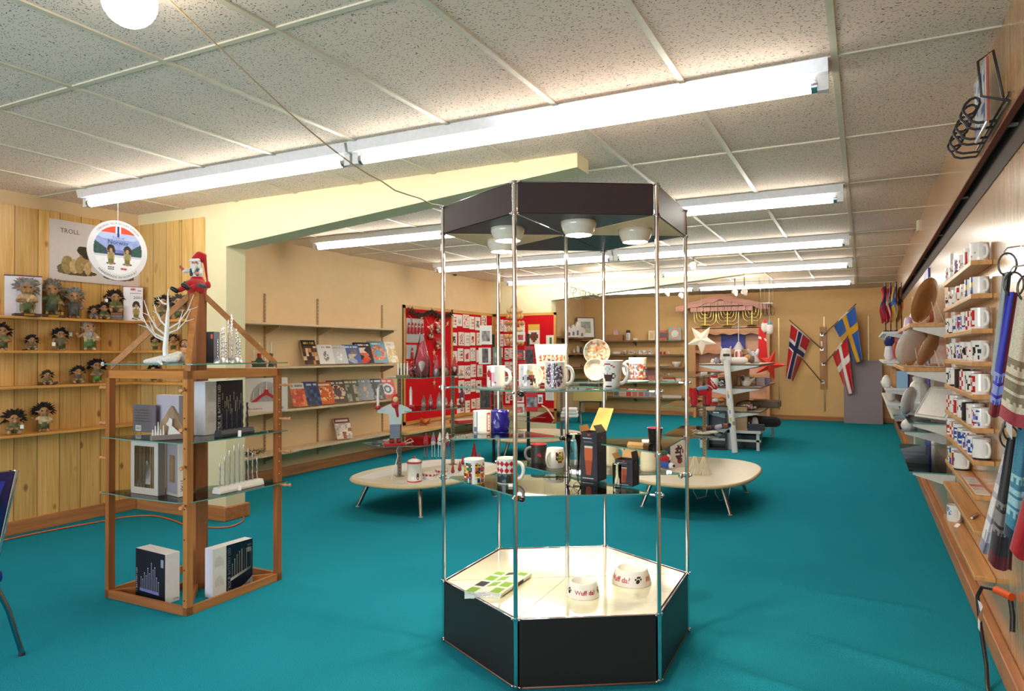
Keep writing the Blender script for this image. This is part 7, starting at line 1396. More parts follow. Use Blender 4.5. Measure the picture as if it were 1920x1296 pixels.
for v, h_ in ((616, 0.10), (657, 0.05), (703, 0.04), (748, 0.04)):
    z = A(1370, v).z; scallop('valance', z, h_, w - 0.06, t); MB('wood_x', '#c08a60').box(-w + 0.06, w - 0.06, 0.0, 0.34, z - 0.02, z).build('shelf', t)
za = A(1350, 656).z; MB('satin', '#3238a8').box(A(1347, 640).x - X, A(1393, 640).x - X, 0.31, 0.335, za + 0.02, A(1370, 627).z).build('blue_cloth', t)
t = thing('wooden_canopy', 'peaked pink wooden canopy board with scalloped edge above the hutch', 'canopy', (A(1356, 560).x, 14.7, 0)); zc = at_y(1356, 575, 14.7).z; cw = 165 * mpp(A(1356, 575)) / 2
scallop('gable_board', zc + 0.02, 0.10, cw, t, 6, '#b97a68', peak=0.24); N = 9
for i in range(N): xx = -cw * 0.68 + cw * 1.36 * i / N; MB('wood_z', '#c08878').box(xx + 0.004, xx + cw * 1.36 / N - 0.004, 0.02, 0.035, zc - 0.09, zc + 0.12).build('plank', t)
MB('wood_x', '#8a5244').box(-cw, cw, 0.02, 0.66, zc + 0.0, zc + 0.02).build('shelf', t)
for u, arms, lab, flat in ((1322, 4, 'brass candelabra with upturned arms, left on top of the hutch', 0), (1364, 4, 'brass candelabra with upturned arms, middle on top of the hutch', 0), (1410, 3, 'brass candelabra with seven white candles, right on top of the hutch', 1)):
    p = at_y(u, 614, 14.98); p.z = ztop + 0.021; H_ = 39 * mpp(p); t = thing('candelabra', lab, 'candelabra', p); m = MB('metal', '#e0c878'); m.cyl((0, 0, 0.02), (0, 0, H_), 0.018, n=8); m.lathe([(0.1, 0), (0.09, 0.02), (0.02, 0.035)], 16, cap0=True)
    m.build('stem', t); 
    for k in range(arms):
        R = 0.08 + 0.048 * k; zb_ = H_ * (0.62 - 0.16 * k)
        for s_ in (-1, 1): m = MB('metal', '#dcc47a'); m.tube([(0, 0, zb_), (s_ * R * 0.6, 0, zb_ - 0.02), (s_ * R * 0.92, 0, zb_ + 0.03), (s_ * R, 0, zb_ + 0.09), (s_ * R, 0, zb_ + R * 0.7 + 0.05)], 0.012, 6); m.build('arm', t); MB('gloss', '#efe9dc').cyl((s_ * R, 0, zb_ + R * 0.7 + 0.05), (s_ * R, 0, zb_ + R * 0.7 + (0.17 if flat else 0.1)), 0.013 if not flat else 0.018, n=8).build('candle', t)
MB('gloss', '#ece8e0').box(-0.3, 0.3, -0.02, 0.02, -0.02, 0.02).build('white_tube_light', None, at_y(1363, 579, 14.9), label='short white strip lying across the middle candelabra', cat='light')
def paper_star(label, p, R, ri, col, rot, d, mat='paper'): m = MB(mat, col); star(m, (0, 0, 0), R, ri, d, 'y', col, 5, rot); t = thing('paper_star', label, 'star', p); m.build('star', t); MB('satin', '#d9d4cc').tube([(0, 0, ri * 0.8), (0, 0, CEIL - p.z)], 0.002, 4).build('cord', t)
p = at_y(1315, 637, 14.2); paper_star('large white paper star hanging at the left side of the hutch', p, 29 * mpp(p), 12 * mpp(p), '#f2e2d4', 0.6, 0.06)
p = at_y(1443, 684, 12.6); paper_star('large glowing red paper star behind the white shelf unit', p, 30 * mpp(p), 11 * mpp(p), '#e03a2c', 0.35, 0.07)
p = at_y(1385, 651, 14.95); p.z = za + 0.002; t = thing('wire_lamp', 'thin white cross-shaped lamp standing on the hutch shelf', 'lamp', p); m = MB('satin', '#ece8ee'); m.cyl((0, 0, 0), (0, 0, 0.66), 0.009); m.cyl((-0.14, 0, 0.46), (0.14, 0, 0.46), 0.007); m.build('stem', t); m = MB('satin', '#e2e0e8'); m.lathe([(0.12, 0), (0.03, 0.15), (0.0, 0.17)], 10, cap0=True); m.build('tree_base', t)
p = at_y(1430, 640, 12.4); t = thing('pennant', 'narrow red and white Danish pennant hanging near the hutch', 'flag', p); m = MB('fabric', '#c8202c'); k = mpp(p)
m.add([(-0.06, 0, 0.26), (0.05, 0.02, 0.1), (0.08, 0, -0.28), (-0.08, 0.02, -0.28)], [(0, 1, 2, 3)]); m.add([(-0.065, -0.004, 0.09), (0.055, 0.012, 0.04), (0.058, 0.012, 0.0), (-0.07, -0.004, 0.05)], [(0, 1, 2, 3)], '#ece6e4'); m.build('cloth', t); MB('satin', '#2a2a2a').tube([(-0.06, 0, 0.26), (-0.055, 0, 0.4), (-0.05, 0, CEIL - p.z)], 0.003, 4).build('cord', t)
for u, v, c, c2, lab in ((1434, 612, '#b8323a', '#e2e0de', 'small red and white hanging ornament beside the hutch'), (1443, 615, '#4f7fa0', '#e6e6e6', 'small blue and white hanging ornament beside the hutch')):
    p = at_y(u, v, 12.8); t = blob('hanging_ornament', [((0, 0, 0.05), (0, 0, 0.14), 0.05, 0.008, c), ((0, 0, -0.06), (0, 0, 0.02), 0.06, 0.06, c2)], 0.01, None, 'fabric', p, 0, label=lab, cat='ornament'); MB('satin', '#8a8a8a').tube([(0, 0, 0.14), (0, 0, CEIL - p.z)], 0.002, 4).build('thread', t)
# hanging rails
p = at_y(1443, 568, 12.9); t = thing('hook_rail', 'wire rail with three dark hooks hung from the ceiling near the hutch', 'rail', p); m = MB('metal', '#8a8884'); 
for q in ((-0.15, 0), (0.09, -0.3)): m.tube([(q[0], q[1], -0.02), (q[0], q[1], CEIL - p.z)], 0.003, 4)
m.tube([(-0.16, 0, 0), (0.1, -0.32, -0.03)], 0.006, 5); m.build('rail', t)
for k in range(3): x = -0.12 + 0.075 * k; m = MB('satin', '#2c2420'); m.tube([(x, -0.1 * k, 0), (x + 0.01, -0.1 * k, -0.16), (x + 0.03, -0.1 * k, -0.23), (x + 0.06, -0.1 * k, -0.22), (x + 0.07, -0.1 * k, -0.17)], 0.006, 5); m.build('hook', t)
a, b = at_y(1068, 537, 10.2), at_y(1126, 556, 10.6); t = thing('ring_rail', 'pale rod with metal rings hung from the ceiling behind the case', 'rail', a); d = b - a; m = MB('satin', '#d9cfa8'); m.tube([(0, 0, 0), d], 0.009, 6); m.build('rod', t); m = MB('metal', '#8a8880')
for s_ in (0.1, 0.85): q = d * s_; m.tube([q, (q.x, q.y, CEIL - a.z)], 0.003, 4)
m.build('wire', t)
for k, R in enumerate((0.05, 0.09, 0.05, 0.04, 0.04, 0.04)): q = d * (0.12 + 0.15 * k); m = MB('metal', '#6a6a66'); m.tube([(q.x + R * math.cos(w_ * PI / 6), q.y, q.z - R * 0.8 + R * math.sin(w_ * PI / 6)) for w_ in range(12)], 0.005, 5, closed=True); m.build('ring', t)
# spot lamps
for u, v, y, lab in ((1131, 507, 9.9, 'bright spot lamp hanging behind the display case'), (1299, 497, 8.9, 'spot lamp under the ceiling right of the case'), (1251, 549, 13.6, 'far spot lamp, first from the left'), (1277, 553, 13.4, 'far spot lamp, second from the left'), (1377, 547, 12.2, 'far spot lamp, third from the left'), (1395, 546, 12.0, 'far spot lamp, fourth from the left')):
    p = at_y(u, v, y); t = thing('spot_lamp', lab, 'lamp', p); R = 0.05; m = MB('gloss', '#ece8e2'); m.at((0, 0, 0), 0.5, 2.2); m.lathe([(R, 0.0), (R * 1.02, 0.012), (R * 0.5, 0.09), (0.02, 0.11)], 16, cap1=True); m.build('shade', t); m = MB('globe_light'); m.at((0, 0, 0), 0.5, 2.2); m.lathe([(R * 0.96, 0.004), (R * 0.6, -0.012), (0.001, -0.016)], 16); m.build('bulb', t); pl_ = bpy.data.lights.new('spot_bulb', 'POINT'); pl_.energy = 16; pl_.color = (1.0, 0.8, 0.55); pl_.shadow_soft_size = 0.04; po_ = bpy.data.objects.new('spot_bulb', pl_); COLL.objects.link(po_); po_.parent = t; po_.location = (0.03, -0.06, -0.05); m = MB('metal', '#5a5a58'); m.tube([(0, 0.03, 0.05), (0, 0.05, 0.1), (0, 0.05, CEIL - p.z)], 0.008, 6); m.build('stem', t)
# ---- white two-sided shelf unit
gy0, gy1 = 10.25, 12.1; gx = at_y(1366, 760, gy0).x; t = thing('gondola', 'white two-sided shelf unit loaded with toys, in the middle at the far end', 'shelf unit', (gx, gy0, 0)); GD = 0.43; GL = gy1 - gy0
MB('satin', '#a48f74').box(-0.02, 0.02, 0.02, GL, 0.28, 1.3).build('spine', t)
for y in (0.0, GL - 0.04): MB('satin', '#d9d9da').box(-0.03, 0.03, y, y + 0.04, 0, 1.32).build('upright', t)
GZ = [z_at(Vector((gx, gy0, 0)), v) for v in (683, 726, 771)]
for z in GZ:
    for s_ in (-1, 1):
        a, b = (0.03, GD) if s_ > 0 else (-GD, -0.03); m = MB('satin', '#6a4a38'); m.box(a, b, 0, GL, z - 0.018, z, ['#c9c4bc', '#b9a890', '#5a4030', '#5a4030', '#5a4030', '#5a4030']); m.build('shelf', t)
        for y in (0.01, GL - 0.03): m = MB('satin', '#cfd6d6'); P = [(s_ * 0.03, z - 0.018), (s_ * GD * 0.95, z - 0.018), (s_ * GD * 0.95, z - 0.03), (s_ * 0.03, z - 0.11)]; m.plate(P if s_ > 0 else P[::-1], y, y + 0.012); m.build('bracket', t)
m = MB('satin', '#d9cfb8'); m.box(-GD, GD, 0.0, GL, 0.24, 0.28, ['#999', '#d8cdb4', '#cfd2d2', '#cfd2d2', '#cfd2d2', '#cfd2d2']); m.build('deck', t)
for x in (-GD + 0.02, GD - 0.06):
    for y in (0.02, GL - 0.06): MB('satin', '#cfd4d4').box(x, x + 0.04, y, y + 0.04, 0, 0.24).build('leg', t)
MB('satin', '#cfd4d4').box(-GD, GD, 0.02, 0.04, 0.12, 0.15).build('rail', t)
def GP(u, z, y=None): p = at_y(u, 700, gy0 + (0.2 if y is None else y)); return Vector((p.x, gy0 + (0.2 if y is None else y), z + 0.001))
kg = mpp(GP(1390, 1)); rr = rnd(12)
def gtoy(label, u, z, limbs, name='toy', mat='fabric', y=None, cat='toy', vx=0.008): blob(name, limbs, vx, None, mat, GP(u, z, y), 0.3, label=label, cat=cat)
g0, g1, g2 = GZ
gtoy('fluffy white plush owl on top of the white shelf unit', 1361, g0, [((0, 0, 0.07), (0, 0, 0.16), 0.08, 0.075, '#cfccca'), ((-0.06, 0, 0.2), (-0.07, 0, 0.25), 0.02, 0.012, '#b9b4b0'), ((0.06, 0, 0.2), (0.07, 0, 0.25), 0.02, 0.012, '#b9b4b0'), ((-0.03, -0.07, 0.13), (0.03, -0.07, 0.13), 0.02, 0.02, '#4a3a3c')], y=0.08)
gtoy('red and white striped tin on the top shelf of the white unit', 1384, g0, [((0, 0, 0.06), (0, 0, 0.16), 0.06, 0.06, '#d9d2d0'), ((-0.03, -0.05, 0.05), (-0.03, -0.05, 0.17), 0.016, 0.016, '#b02430'), ((0.03, -0.05, 0.05), (0.03, -0.05, 0.17), 0.016, 0.016, '#b02430')], 'tin', 'gloss', 0.45, 'tin')
gtoy('white plush with blue patch lying on the top shelf of the white unit', 1385, g0, [((-0.1, 0, 0.05), (0.08, 0, 0.05), 0.05, 0.05, '#e2e0de'), ((-0.14, 0, 0.07), (-0.15, 0, 0.08), 0.05, 0.04, '#7fb4c8')], y=0.1)
gtoy('tan plush toys on the top shelf of the white unit', 1400, g0, [((-0.03, 0, 0.05), (0.02, 0, 0.1), 0.05, 0.04, '#c08a5a'), ((0.07, 0, 0.05), (0.08, 0, 0.09), 0.045, 0.035, '#6a5a54')], y=0.3)
gtoy('silver angel-shaped ornament on the top shelf of the white unit', 1415, g0, [((0, 0, 0.03), (-0.02, 0, 0.16), 0.07, 0.03, '#b9bcc0'), ((-0.05, 0, 0.14), (-0.09, 0, 0.2), 0.03, 0.02, '#a8abb0'), ((0.03, 0, 0.14), (0.05, 0, 0.2), 0.03, 0.02, '#c9ccd0')], 'ornament', 'satin', 0.55, 'ornament')
gtoy('small dark figurines at the left of the top shelf of the white unit', 1343, g0, [((-0.06, 0, 0.025), (-0.05, 0, 0.06), 0.025, 0.02, '#d0cfd2'), ((0.0, 0, 0.025), (0.0, 0, 0.07), 0.028, 0.024, '#8a8aa0'), ((0.05, 0, 0.025), (0.05, 0, 0.05), 0.026, 0.02, '#5a4a6a')], 'figurine', 'gloss', 0.3, 'figurine')
gtoy('round white snowman with a red hat on the second shelf of the white unit', 1339, g1, [((0, 0, 0.07), (0, 0, 0.08), 0.075, 0.07, '#e9e6e2'), ((0, 0, 0.15), (0, 0, 0.16), 0.06, 0.045, '#c0202c')], y=0.12)
t = mug('black and white patterned mug on the second shelf of the white unit', GP(1353, g1, 0.15), 0.05, 0.1, fn=blot(3, ['#d9d4d0', '#8a8690'], -80, 80, 0.1, 0.9, 0.5, 14, 8, False), body='#2c2a30', n=24, rows=8)
gtoy('white teapot shaped like a bird on the second shelf of the white unit', 1399, g1, [((0, 0, 0.06), (0, 0, 0.09), 0.075, 0.06, '#e6e2de'), ((0.06, 0, 0.08), (0.12, 0, 0.12), 0.025, 0.012, '#e6e2de'), ((-0.05, 0, 0.1), (-0.05, 0, 0.14), 0.03, 0.03, '#e6e2de')], 'teapot', 'gloss', 0.3, 'teapot')
gtoy('brown wooden figure left of the bird teapot', 1385, g1, [((0, 0, 0.03), (0.0, 0, 0.15), 0.03, 0.018, '#8a6a4a'), ((0.05, 0, 0.14), (0.06, 0, 0.1), 0.02, 0.02, '#5a3028')], 'figurine', 'satin', 0.2, 'figurine')
def gbox(label, u, z, w, d, h, cols, y, rz=0.2): MB('paper').box(-w / 2, w / 2, -d / 2, d / 2, 0, h, cols).build('box', None, GP(u, z, y), rz, label=label, cat='box', bevel=0.003)
gbox('grey and pink printed box on the second shelf of the white unit', 1425, g1, 0.12, 0.12, 0.12, ['#888', '#cfc8c8', '#a89aa0', '#8a6a78', '#aaa', '#aaa'], 0.6); gbox('purple printed box at the far end of the second shelf of the white unit', 1437, g1, 0.1, 0.1, 0.11, ['#888', '#cfc8c8', '#8a7a9a', '#b04a58', '#aaa', '#aaa'], 0.9)
gtoy('orange plush lobster on the third shelf of the white unit', 1351, g2, [((0, 0, 0.09), (0.02, 0, 0.13), 0.075, 0.06, '#d9823a'), ((-0.06, -0.03, 0.1), (-0.08, -0.03, 0.13), 0.05, 0.045, '#c9d4dc'), ((0.08, 0, 0.06), (0.09, 0, 0.03), 0.03, 0.02, '#c8722c')], y=0.15)
for k in range(3): gbox('flat %s book, %s from the bottom at the left of the third shelf' % (['grey', 'white', 'dark'][k], ORD[k]), 1352, g2 - 0.001 + 0.026 * k - (0.0 if k else 0), 0.2 - 0.02 * k, 0.14, 0.024, ['#8a8a8a', '#d9d6d2', '#7d8288', '#aaa', '#aaa', '#aaa'] if k != 2 else ['#444', '#5a5a60', '#3a3a40', '#444', '#444', '#444'], 0.05)
p = GP(1402, g2, 0.25); t = thing('candy_bag', 'clear bag of red and white sweets on the third shelf of the white unit', 'bag', p, 0.3); m = MB('plastic_bag', '#ffffff'); m.ball((0, 0, 0.07), (0.17, 0.1, 0.075)); m.build('bag', t); m = MB('satin')
for k in range(40): a = rr.uniform(0, 6.28); q = rr.uniform(0, 1); m.ball((0.14 * q * math.cos(a), 0.08 * q * math.sin(a), 0.025 + 0.09 * (1 - q) * rr.random()), 0.02, rr.choice(['#c03a48', '#e6d9d6', '#d99aa0', '#e9e4e2']), n=6, m=5)
m.build('sweets', t, kind='stuff')
gbox('brown paper bag standing on the deck of the white unit', 1386, 0.28, 0.22, 0.16, 0.33, ['#777', '#5a4636', '#a8896c', '#96785c', '#8a6c50', '#8a6c50'], 0.1, 0.05)
gtoy('black plush dog lying on the deck of the white unit', 1432, 0.28, [((-0.14, 0, 0.1), (0.16, 0, 0.09), 0.085, 0.08, '#17161a'), ((-0.2, -0.03, 0.12), (-0.22, -0.04, 0.13), 0.06, 0.05, '#1d1a1c'), ((-0.22, -0.09, 0.12), (-0.22, -0.1, 0.1), 0.025, 0.02, '#a8603a')], y=0.45)
gtoy('white plush figure beside the black plush dog', 1415, 0.28, [((0, 0, 0.06), (0, 0, 0.14), 0.055, 0.04, '#d9d6d4'), ((-0.08, 0, 0.05), (-0.09, 0, 0.09), 0.03, 0.02, '#e2dfdc')], y=0.2)
gbox('low dark carton in front of the white plush figure', 1417, 0.28, 0.22, 0.08, 0.09, ['#222', '#3a4450', '#2c3640', '#222', '#222', '#222'], 0.06)
t = thing('saucer', 'white plate at the front of the deck of the white unit', 'plate', GP(1412, 0.28, 0.03)); 
t.location = (gx + 0.27, gy0 + 0.12, 0.281); MB('gloss', '#e6e4e0').lathe([(0.05, 0), (0.1, 0.018), (0.1, 0.022), (0.001, 0.006)], 20, cap0=True).build('dish', t)
t = thing('hanging_brown_basket', 'brown wicker tray on the third shelf at the far end of the white unit', 'basket', GP(1436, g2, 1.0)); MB('wood_x', '#6a5238').box(-0.2, 0.2, -0.2, 0.2, 0, 0.1).build('tray', t, bevel=0.01)
# leaning gift wrap roll, dark crate, floor speaker
a = at_z(1378, 849, 0.0); b = at_y(1362, 676, a.y + 0.12); t = thing('gift_wrap_roll', 'long white patterned roll leaning against the white shelf unit', 'roll', a); d = b - a; m = MB('paper', '#e2e2e4'); n = 24; pth = [d * (i / n) for i in range(n + 1)]; m.tube(pth, 0.042, 12)
r = rnd(6); m.c = [H(r.choice(['#c9c04a', '#8a86c0', '#e2e2e4', '#d9d6d0'])) if i < 12 * 16 and i >= 12 * 7 and r.random() < 0.5 else c for i, c in enumerate(m.c)]; m.build('roll', t)
a, b = at_z(1326, 844, 0), at_z(1363, 844, 0); c = (a + b) / 2; w = (b - a).length * 0.98; h = z_at(c, 772); t = thing('storage_crate', 'dark grey plastic crate standing on end beside the white shelf unit', 'crate', c, face_cam(c)); m = MB('satin', '#4a4c54'); m.box(-w / 2, w / 2, 0.26, 0.28, 0, h); m.build('bottom', t)
for x in (-w / 2, w / 2 - 0.025): MB('satin', '#2b2c32').box(x, x + 0.025, 0, 0.27, 0, h).build('side', t)
for z in (0, h - 0.025): MB('satin', '#2b2c32').box(-w / 2, w / 2, 0, 0.27, z, z + 0.025).build('side', t)
MB('paper', '#e2e0dc').box(-0.05, 0.03, -0.001, 0, h - 0.02, h - 0.006).build('sticker', t); MB('satin', '#6a6c72').box(-w * 0.36, w * 0.4, 0.22, 0.26, h * 0.1, h * 0.85).build('inner_panel', t)
p = at_y(1432, 826, gy0 + 0.3); p.z = 0; p.x = gx + 0.22; t = thing('box', 'dark grey box under the deck of the white shelf unit', 'box', p); MB('satin', '#33343a').box(-0.16, 0.16, -0.1, 0.3, 0, 0.2).build('body', t, bevel=0.01)
# ================================================================ flags on the far wall
def WY(u, v, d=0.0): return at_y(u, v, YF - d)
c = WY(1544, 671); t = thing('flag_bracket_board', 'upright wooden board holding the four flag brackets on the far wall', 'board', (c.x, YF - 0.001, 0)); z0, z1 = WY(1544, 730).z, WY(1544, 613).z; MB('wood_z', '#a8733f').box(-0.065, 0.065, -0.03, 0, z0, z1).build('board', t, bevel=0.004)
for u, v in ((1541, 628), (1541, 655), (1544, 683), (1543, 717)):
    q = WY(u, v, 0.03); m = MB('metal', '#b9b6b2'); m.cbox(q.x - c.x, -0.04, q.z, 0.06, 0.02, 0.05); m.cyl((q.x - c.x, -0.03, q.z), (q.x - c.x, -0.11, q.z + 0.04), 0.02, n=8); m.build('socket', t)
MB('paper', '#efece6').box(-0.045, -0.015, -0.0315, -0.03, WY(1541, 652).z, WY(1541, 640).z).build('price_label', t)
def big_flag(label, base, tip, h0, h1, f1, f0, colfn, reach=0.55, nx=22, ny=30):
    # base/tip of the pole and the four cloth corners as seen; hoist h0-h1 along the pole, fly end f0-f1 hanging down
    B = WY(*base, 0.06); T = WY(*tip, reach); t = thing('flag', label, 'flag', B); m = MB('satin', '#8a6a44'); m.cyl((0, 0, 0), T - B, 0.012, n=8); m.build('pole', t)
    if not h0: return t
    d_of = lambda u: 0.06 + (reach - 0.06) * max(0, min(1.05, (u - base[0]) / (tip[0] - base[0])))
    H0, H1 = WY(*h0, d_of(h0[0])) - B, WY(*h1, d_of(h1[0])) - B; Fa, Fb = WY(*f0, d_of(h0[0]) * 0.9) - B, WY(*f1, d_of(h1[0]) * 0.9) - B
    P = lambda a, b: H0.lerp(H1, a).lerp(Fa.lerp(Fb, a), b) + Vector((0.02 * math.sin(a * 9 + b * 2) * b, 0.07 * math.sin(a * 7.5 + 1.2) * (0.3 + 0.7 * b) + 0.02 * math.sin(b * 6), 0.0))
    m = MB('fabric'); v = [P(i / nx, j / ny) for j in range(ny + 1) for i in range(nx + 1)]; f = []; cc = []
    for j in range(ny):
        for i in range(nx): f.append((j * (nx + 1) + i, j * (nx + 1) + i + 1, (j + 1) * (nx + 1) + i + 1, (j + 1) * (nx + 1) + i)); cc.append(colfn((i + 0.5) / nx, (j + 0.5) / ny))
    m.add(v, f, cc, None, True); m.build('cloth', t)
    e = MB('fabric', '#e6e2dc'); e.tube([P(i / nx, 0) + Vector((0, 0, 0.004)) for i in range(nx + 1)], 0.016, 6); e.build('hem', t); return t
def cross(bg, c1, c2=None, w1=0.11, w2=0.055, cx_=0.37):
    def fn(a, b):
        da, db = abs(a - 0.5), abs(b - cx_) * 1.4
        if c2 and (da < w2 or db < w2): return c2
        return c1 if da < w1 or db < w1 else bg
    return fn
big_flag('red, white and blue Norwegian flag hanging on a slanting pole', (1541, 655), (1480, 600), (1483, 607), (1519, 637), (1488, 716), (1471, 705), cross('#c01822', '#e6e4e4', '#23265c', 0.13, 0.07))
big_flag('bare dark flag pole slanting up behind the Norwegian flag', (1541, 717), (1500, 668), None, None, None, None, None)
big_flag('blue flag with a yellow cross, upper right flag of Sweden', (1544, 628), (1605, 570), (1563, 611), (1603, 573), (1619, 674), (1600, 684), cross('#2f5fb0', '#d8a01e', None, 0.1))
big_flag('red flag with a white cross, lower right flag of Denmark', (1546, 683), (1590, 630), (1561, 666), (1588, 632), (1602, 733), (1587, 743), cross('#c41a26', '#e9e2e0', None, 0.1), 0.5)
a, b = at_z(1583, 791, 0), at_z(1655, 794, 0); zt = WY(1620, 675).z; MB('board_felt', '#8f8790').box(0, b.x - a.x, 0, 0.02, 0, zt).build('leaning_panel', None, (a.x, YF - 0.36, 0), rot=(-0.14, 0, 0), label='tall grey felt panel leaning against the far wall in the right corner', cat='panel', bevel=0.003)
for k, (u, v0, v1) in enumerate(((1460, 597, 768), (1545, 594, 772), (1628, 592, 676))): q = WY(u, v0); MB('metal', '#8a7450').box(-0.012, 0.012, -0.012, 0, WY(u, v1).z, q.z).build('shelf_upright', None, (q.x, YF - 0.001, 0), label='thin slotted upright on the far wall, %s of three near the flags' % ('left', 'middle', 'right')[k], cat='shelf upright')
# ================================================================ right wall: wooden mug shelves
MZS = (1.815, 1.655, 1.488, 1.330, 1.172, 1.012, 0.858, 0.692, 0.524, 0.310)
MY0, MY1, MXF = 3.97, 5.25, 0.462
for i, z in enumerate(MZS):
    far = MY1 if i < 8 else 5.4; shelf_board('narrow light wood mug shelf on the right wall, %s from the top' % ORD[i], MXF, XR - 0.001, MY0, far, z, 'wood_y', '#d29a5c', 0.024)
def flagart(k):
    R_, W_, B_, Y_, K_ = '#c01f2a', '#eeeae2', '#2a4fa0', '#dcae30', '#2a2426'
    return [blot(k, [R_, '#c9a09a'], -95, 10, 0.2, 0.8, 0.35, 12, 6), lambda a, t: B_ if -80 < a < -10 and (t < 0.4 or t > 0.65) else Y_ if -80 < a < -10 else None, lambda a, t: R_ if -70 < a < 0 and 0.12 < t < 0.88 and cell(k, int(a // 14), int(t * 5)) < 0.8 else None,
            lambda a, t: B_ if -90 < a < 20 and cell(k, int(a // 11), int(t * 9)) < 0.5 and 0.1 < t < 0.85 else None, lambda a, t: K_ if -90 < a < 40 and cell(k, int(a // 9), int(t * 7)) < 0.3 and 0.1 < t < 0.8 else None, lambda a, t: R_ if -90 < a < 0 and int(t * 4) % 2 == int((a + 90) // 25) % 2 else None,
            lambda a, t: K_ if t < 0.12 else B_ if abs(a + 40) < 16 and abs(t - 0.6) < 0.08 or abs(t - 0.6) < 0.2 and abs(a + 45) < 5 else None, blot(k + 9, [B_, '#7a8ac0', R_], -100, 20, 0.1, 0.9, 0.6, 10, 9, False)][k % 8]
ART = ['a scattered red print', 'blue and yellow flag blocks', 'a red block print', 'a blue lettered print', 'black lettering', 'red and white checks', 'a small blue cross', 'a blue scroll print']
rows = [(0, 6, 0.092, [0, 0, 7, 0, 2, 0]), (1, 7, 0.088, [4, 0, 6, 2, 0, 1, 1]), (2, 7, 0.1, [4, 6, 3, 7, 3, 5, 2]), (3, 6, 0.1, [0, 4, 7, 4, 0, 4]), (4, 6, 0.105, [4, 6, 4, 5, 4, 2]), (5, 7, 0.1, [5, 0, 2, 4, 6, 0, 7]), (6, 7, 0.1, [2, 5, 3, 3, 7, 3, 6]), (7, 4, 0.1, [7, 1, 2, 6])]
for si, n, h, arts in rows:
    y0 = MY0 + 0.055; y1 = MY1 - 0.06
    for k in range(n):
        y = y1 - (y1 - y0) * k / (n - 1) if si != 7 else y1 - 0.045 - 0.115 * k
        a = arts[k % len(arts)]; p = Vector((MXF + 0.043, y, MZS[si])); dk = (si, k) in ((5, 4), (4, 2))
        mug('%s mug with %s, %s from the far end, mug shelf %s' % ('black' if dk else 'white', ART[a], ORD[k], ['one', 'two', 'three', 'four', 'five', 'six', 'seven', 'eight'][si]), p, 0.0395 + 0.001 * (k % 2), h - 0.006 * ((k + si) % 2), rz=-PI / 2 + 0.85, fn=flagart(a + 8 * (si * 7 + k)), ha=-25, n=28, rows=10, body='#2a2527' if dk else '#eeeae4', inner='#b8323a' if (si, k) == (4, 5) else None, flare=0.25 if si == 3 else 0.0, group='mugs on the right wall shelves', base='#22262e' if a == 6 else None)
for k in range(6): MB('print').box(-0.028, 0.028, -0.04, 0.04, 0, 0.004, ['#999', ['#e2ddd6', '#d9c4bc', '#c86a58', '#dcd6d0', '#d9d2c8', '#c9867a'][k], '#ddd', '#ddd', '#ddd', '#ddd']).build('magnet_card', None, (MXF + 0.045, MY0 + 0.07 + 0.1 * k, MZS[7]), 0.0, label='flat printed card lying on mug shelf eight, %s from the near end' % ORD[k], cat='card')
q = at_z(1780, 970, MZS[9]); mug('white mug with a pale blue pattern at the far end of the lowest wooden shelf', Vector((MXF + 0.043, 5.2, MZS[9])), 0.042, 0.1, rz=-PI / 2 + 0.85, fn=blot(2, ['#6a7ab0', '#a9b4d0'], -80, 40, 0.4, 0.9, 0.5, 14, 8), ha=-30, n=28, rows=10)
tag_card('tiny white tag beside the lone mug on the lowest wooden shelf', Vector((MXF + 0.03, 5.02, MZS[9])), 0.03, 0.03, -1.0, tilt=40)
m = MB('gloss', '#8a1f28'); m.tube([(0, -0.06, 0.008), (0, 0.05, 0.008), (0, 0.07, 0.008)], [0.008, 0.008, 0.003], 8); m.tube([(0, -0.075, 0.008), (0, -0.06, 0.008)], 0.006, 8, '#d9d4cc'); m.build('pen', None, (MXF + 0.045, 4.3, MZS[8]), -0.3, label='dark red pen lying on the second lowest wooden shelf', cat='pen')
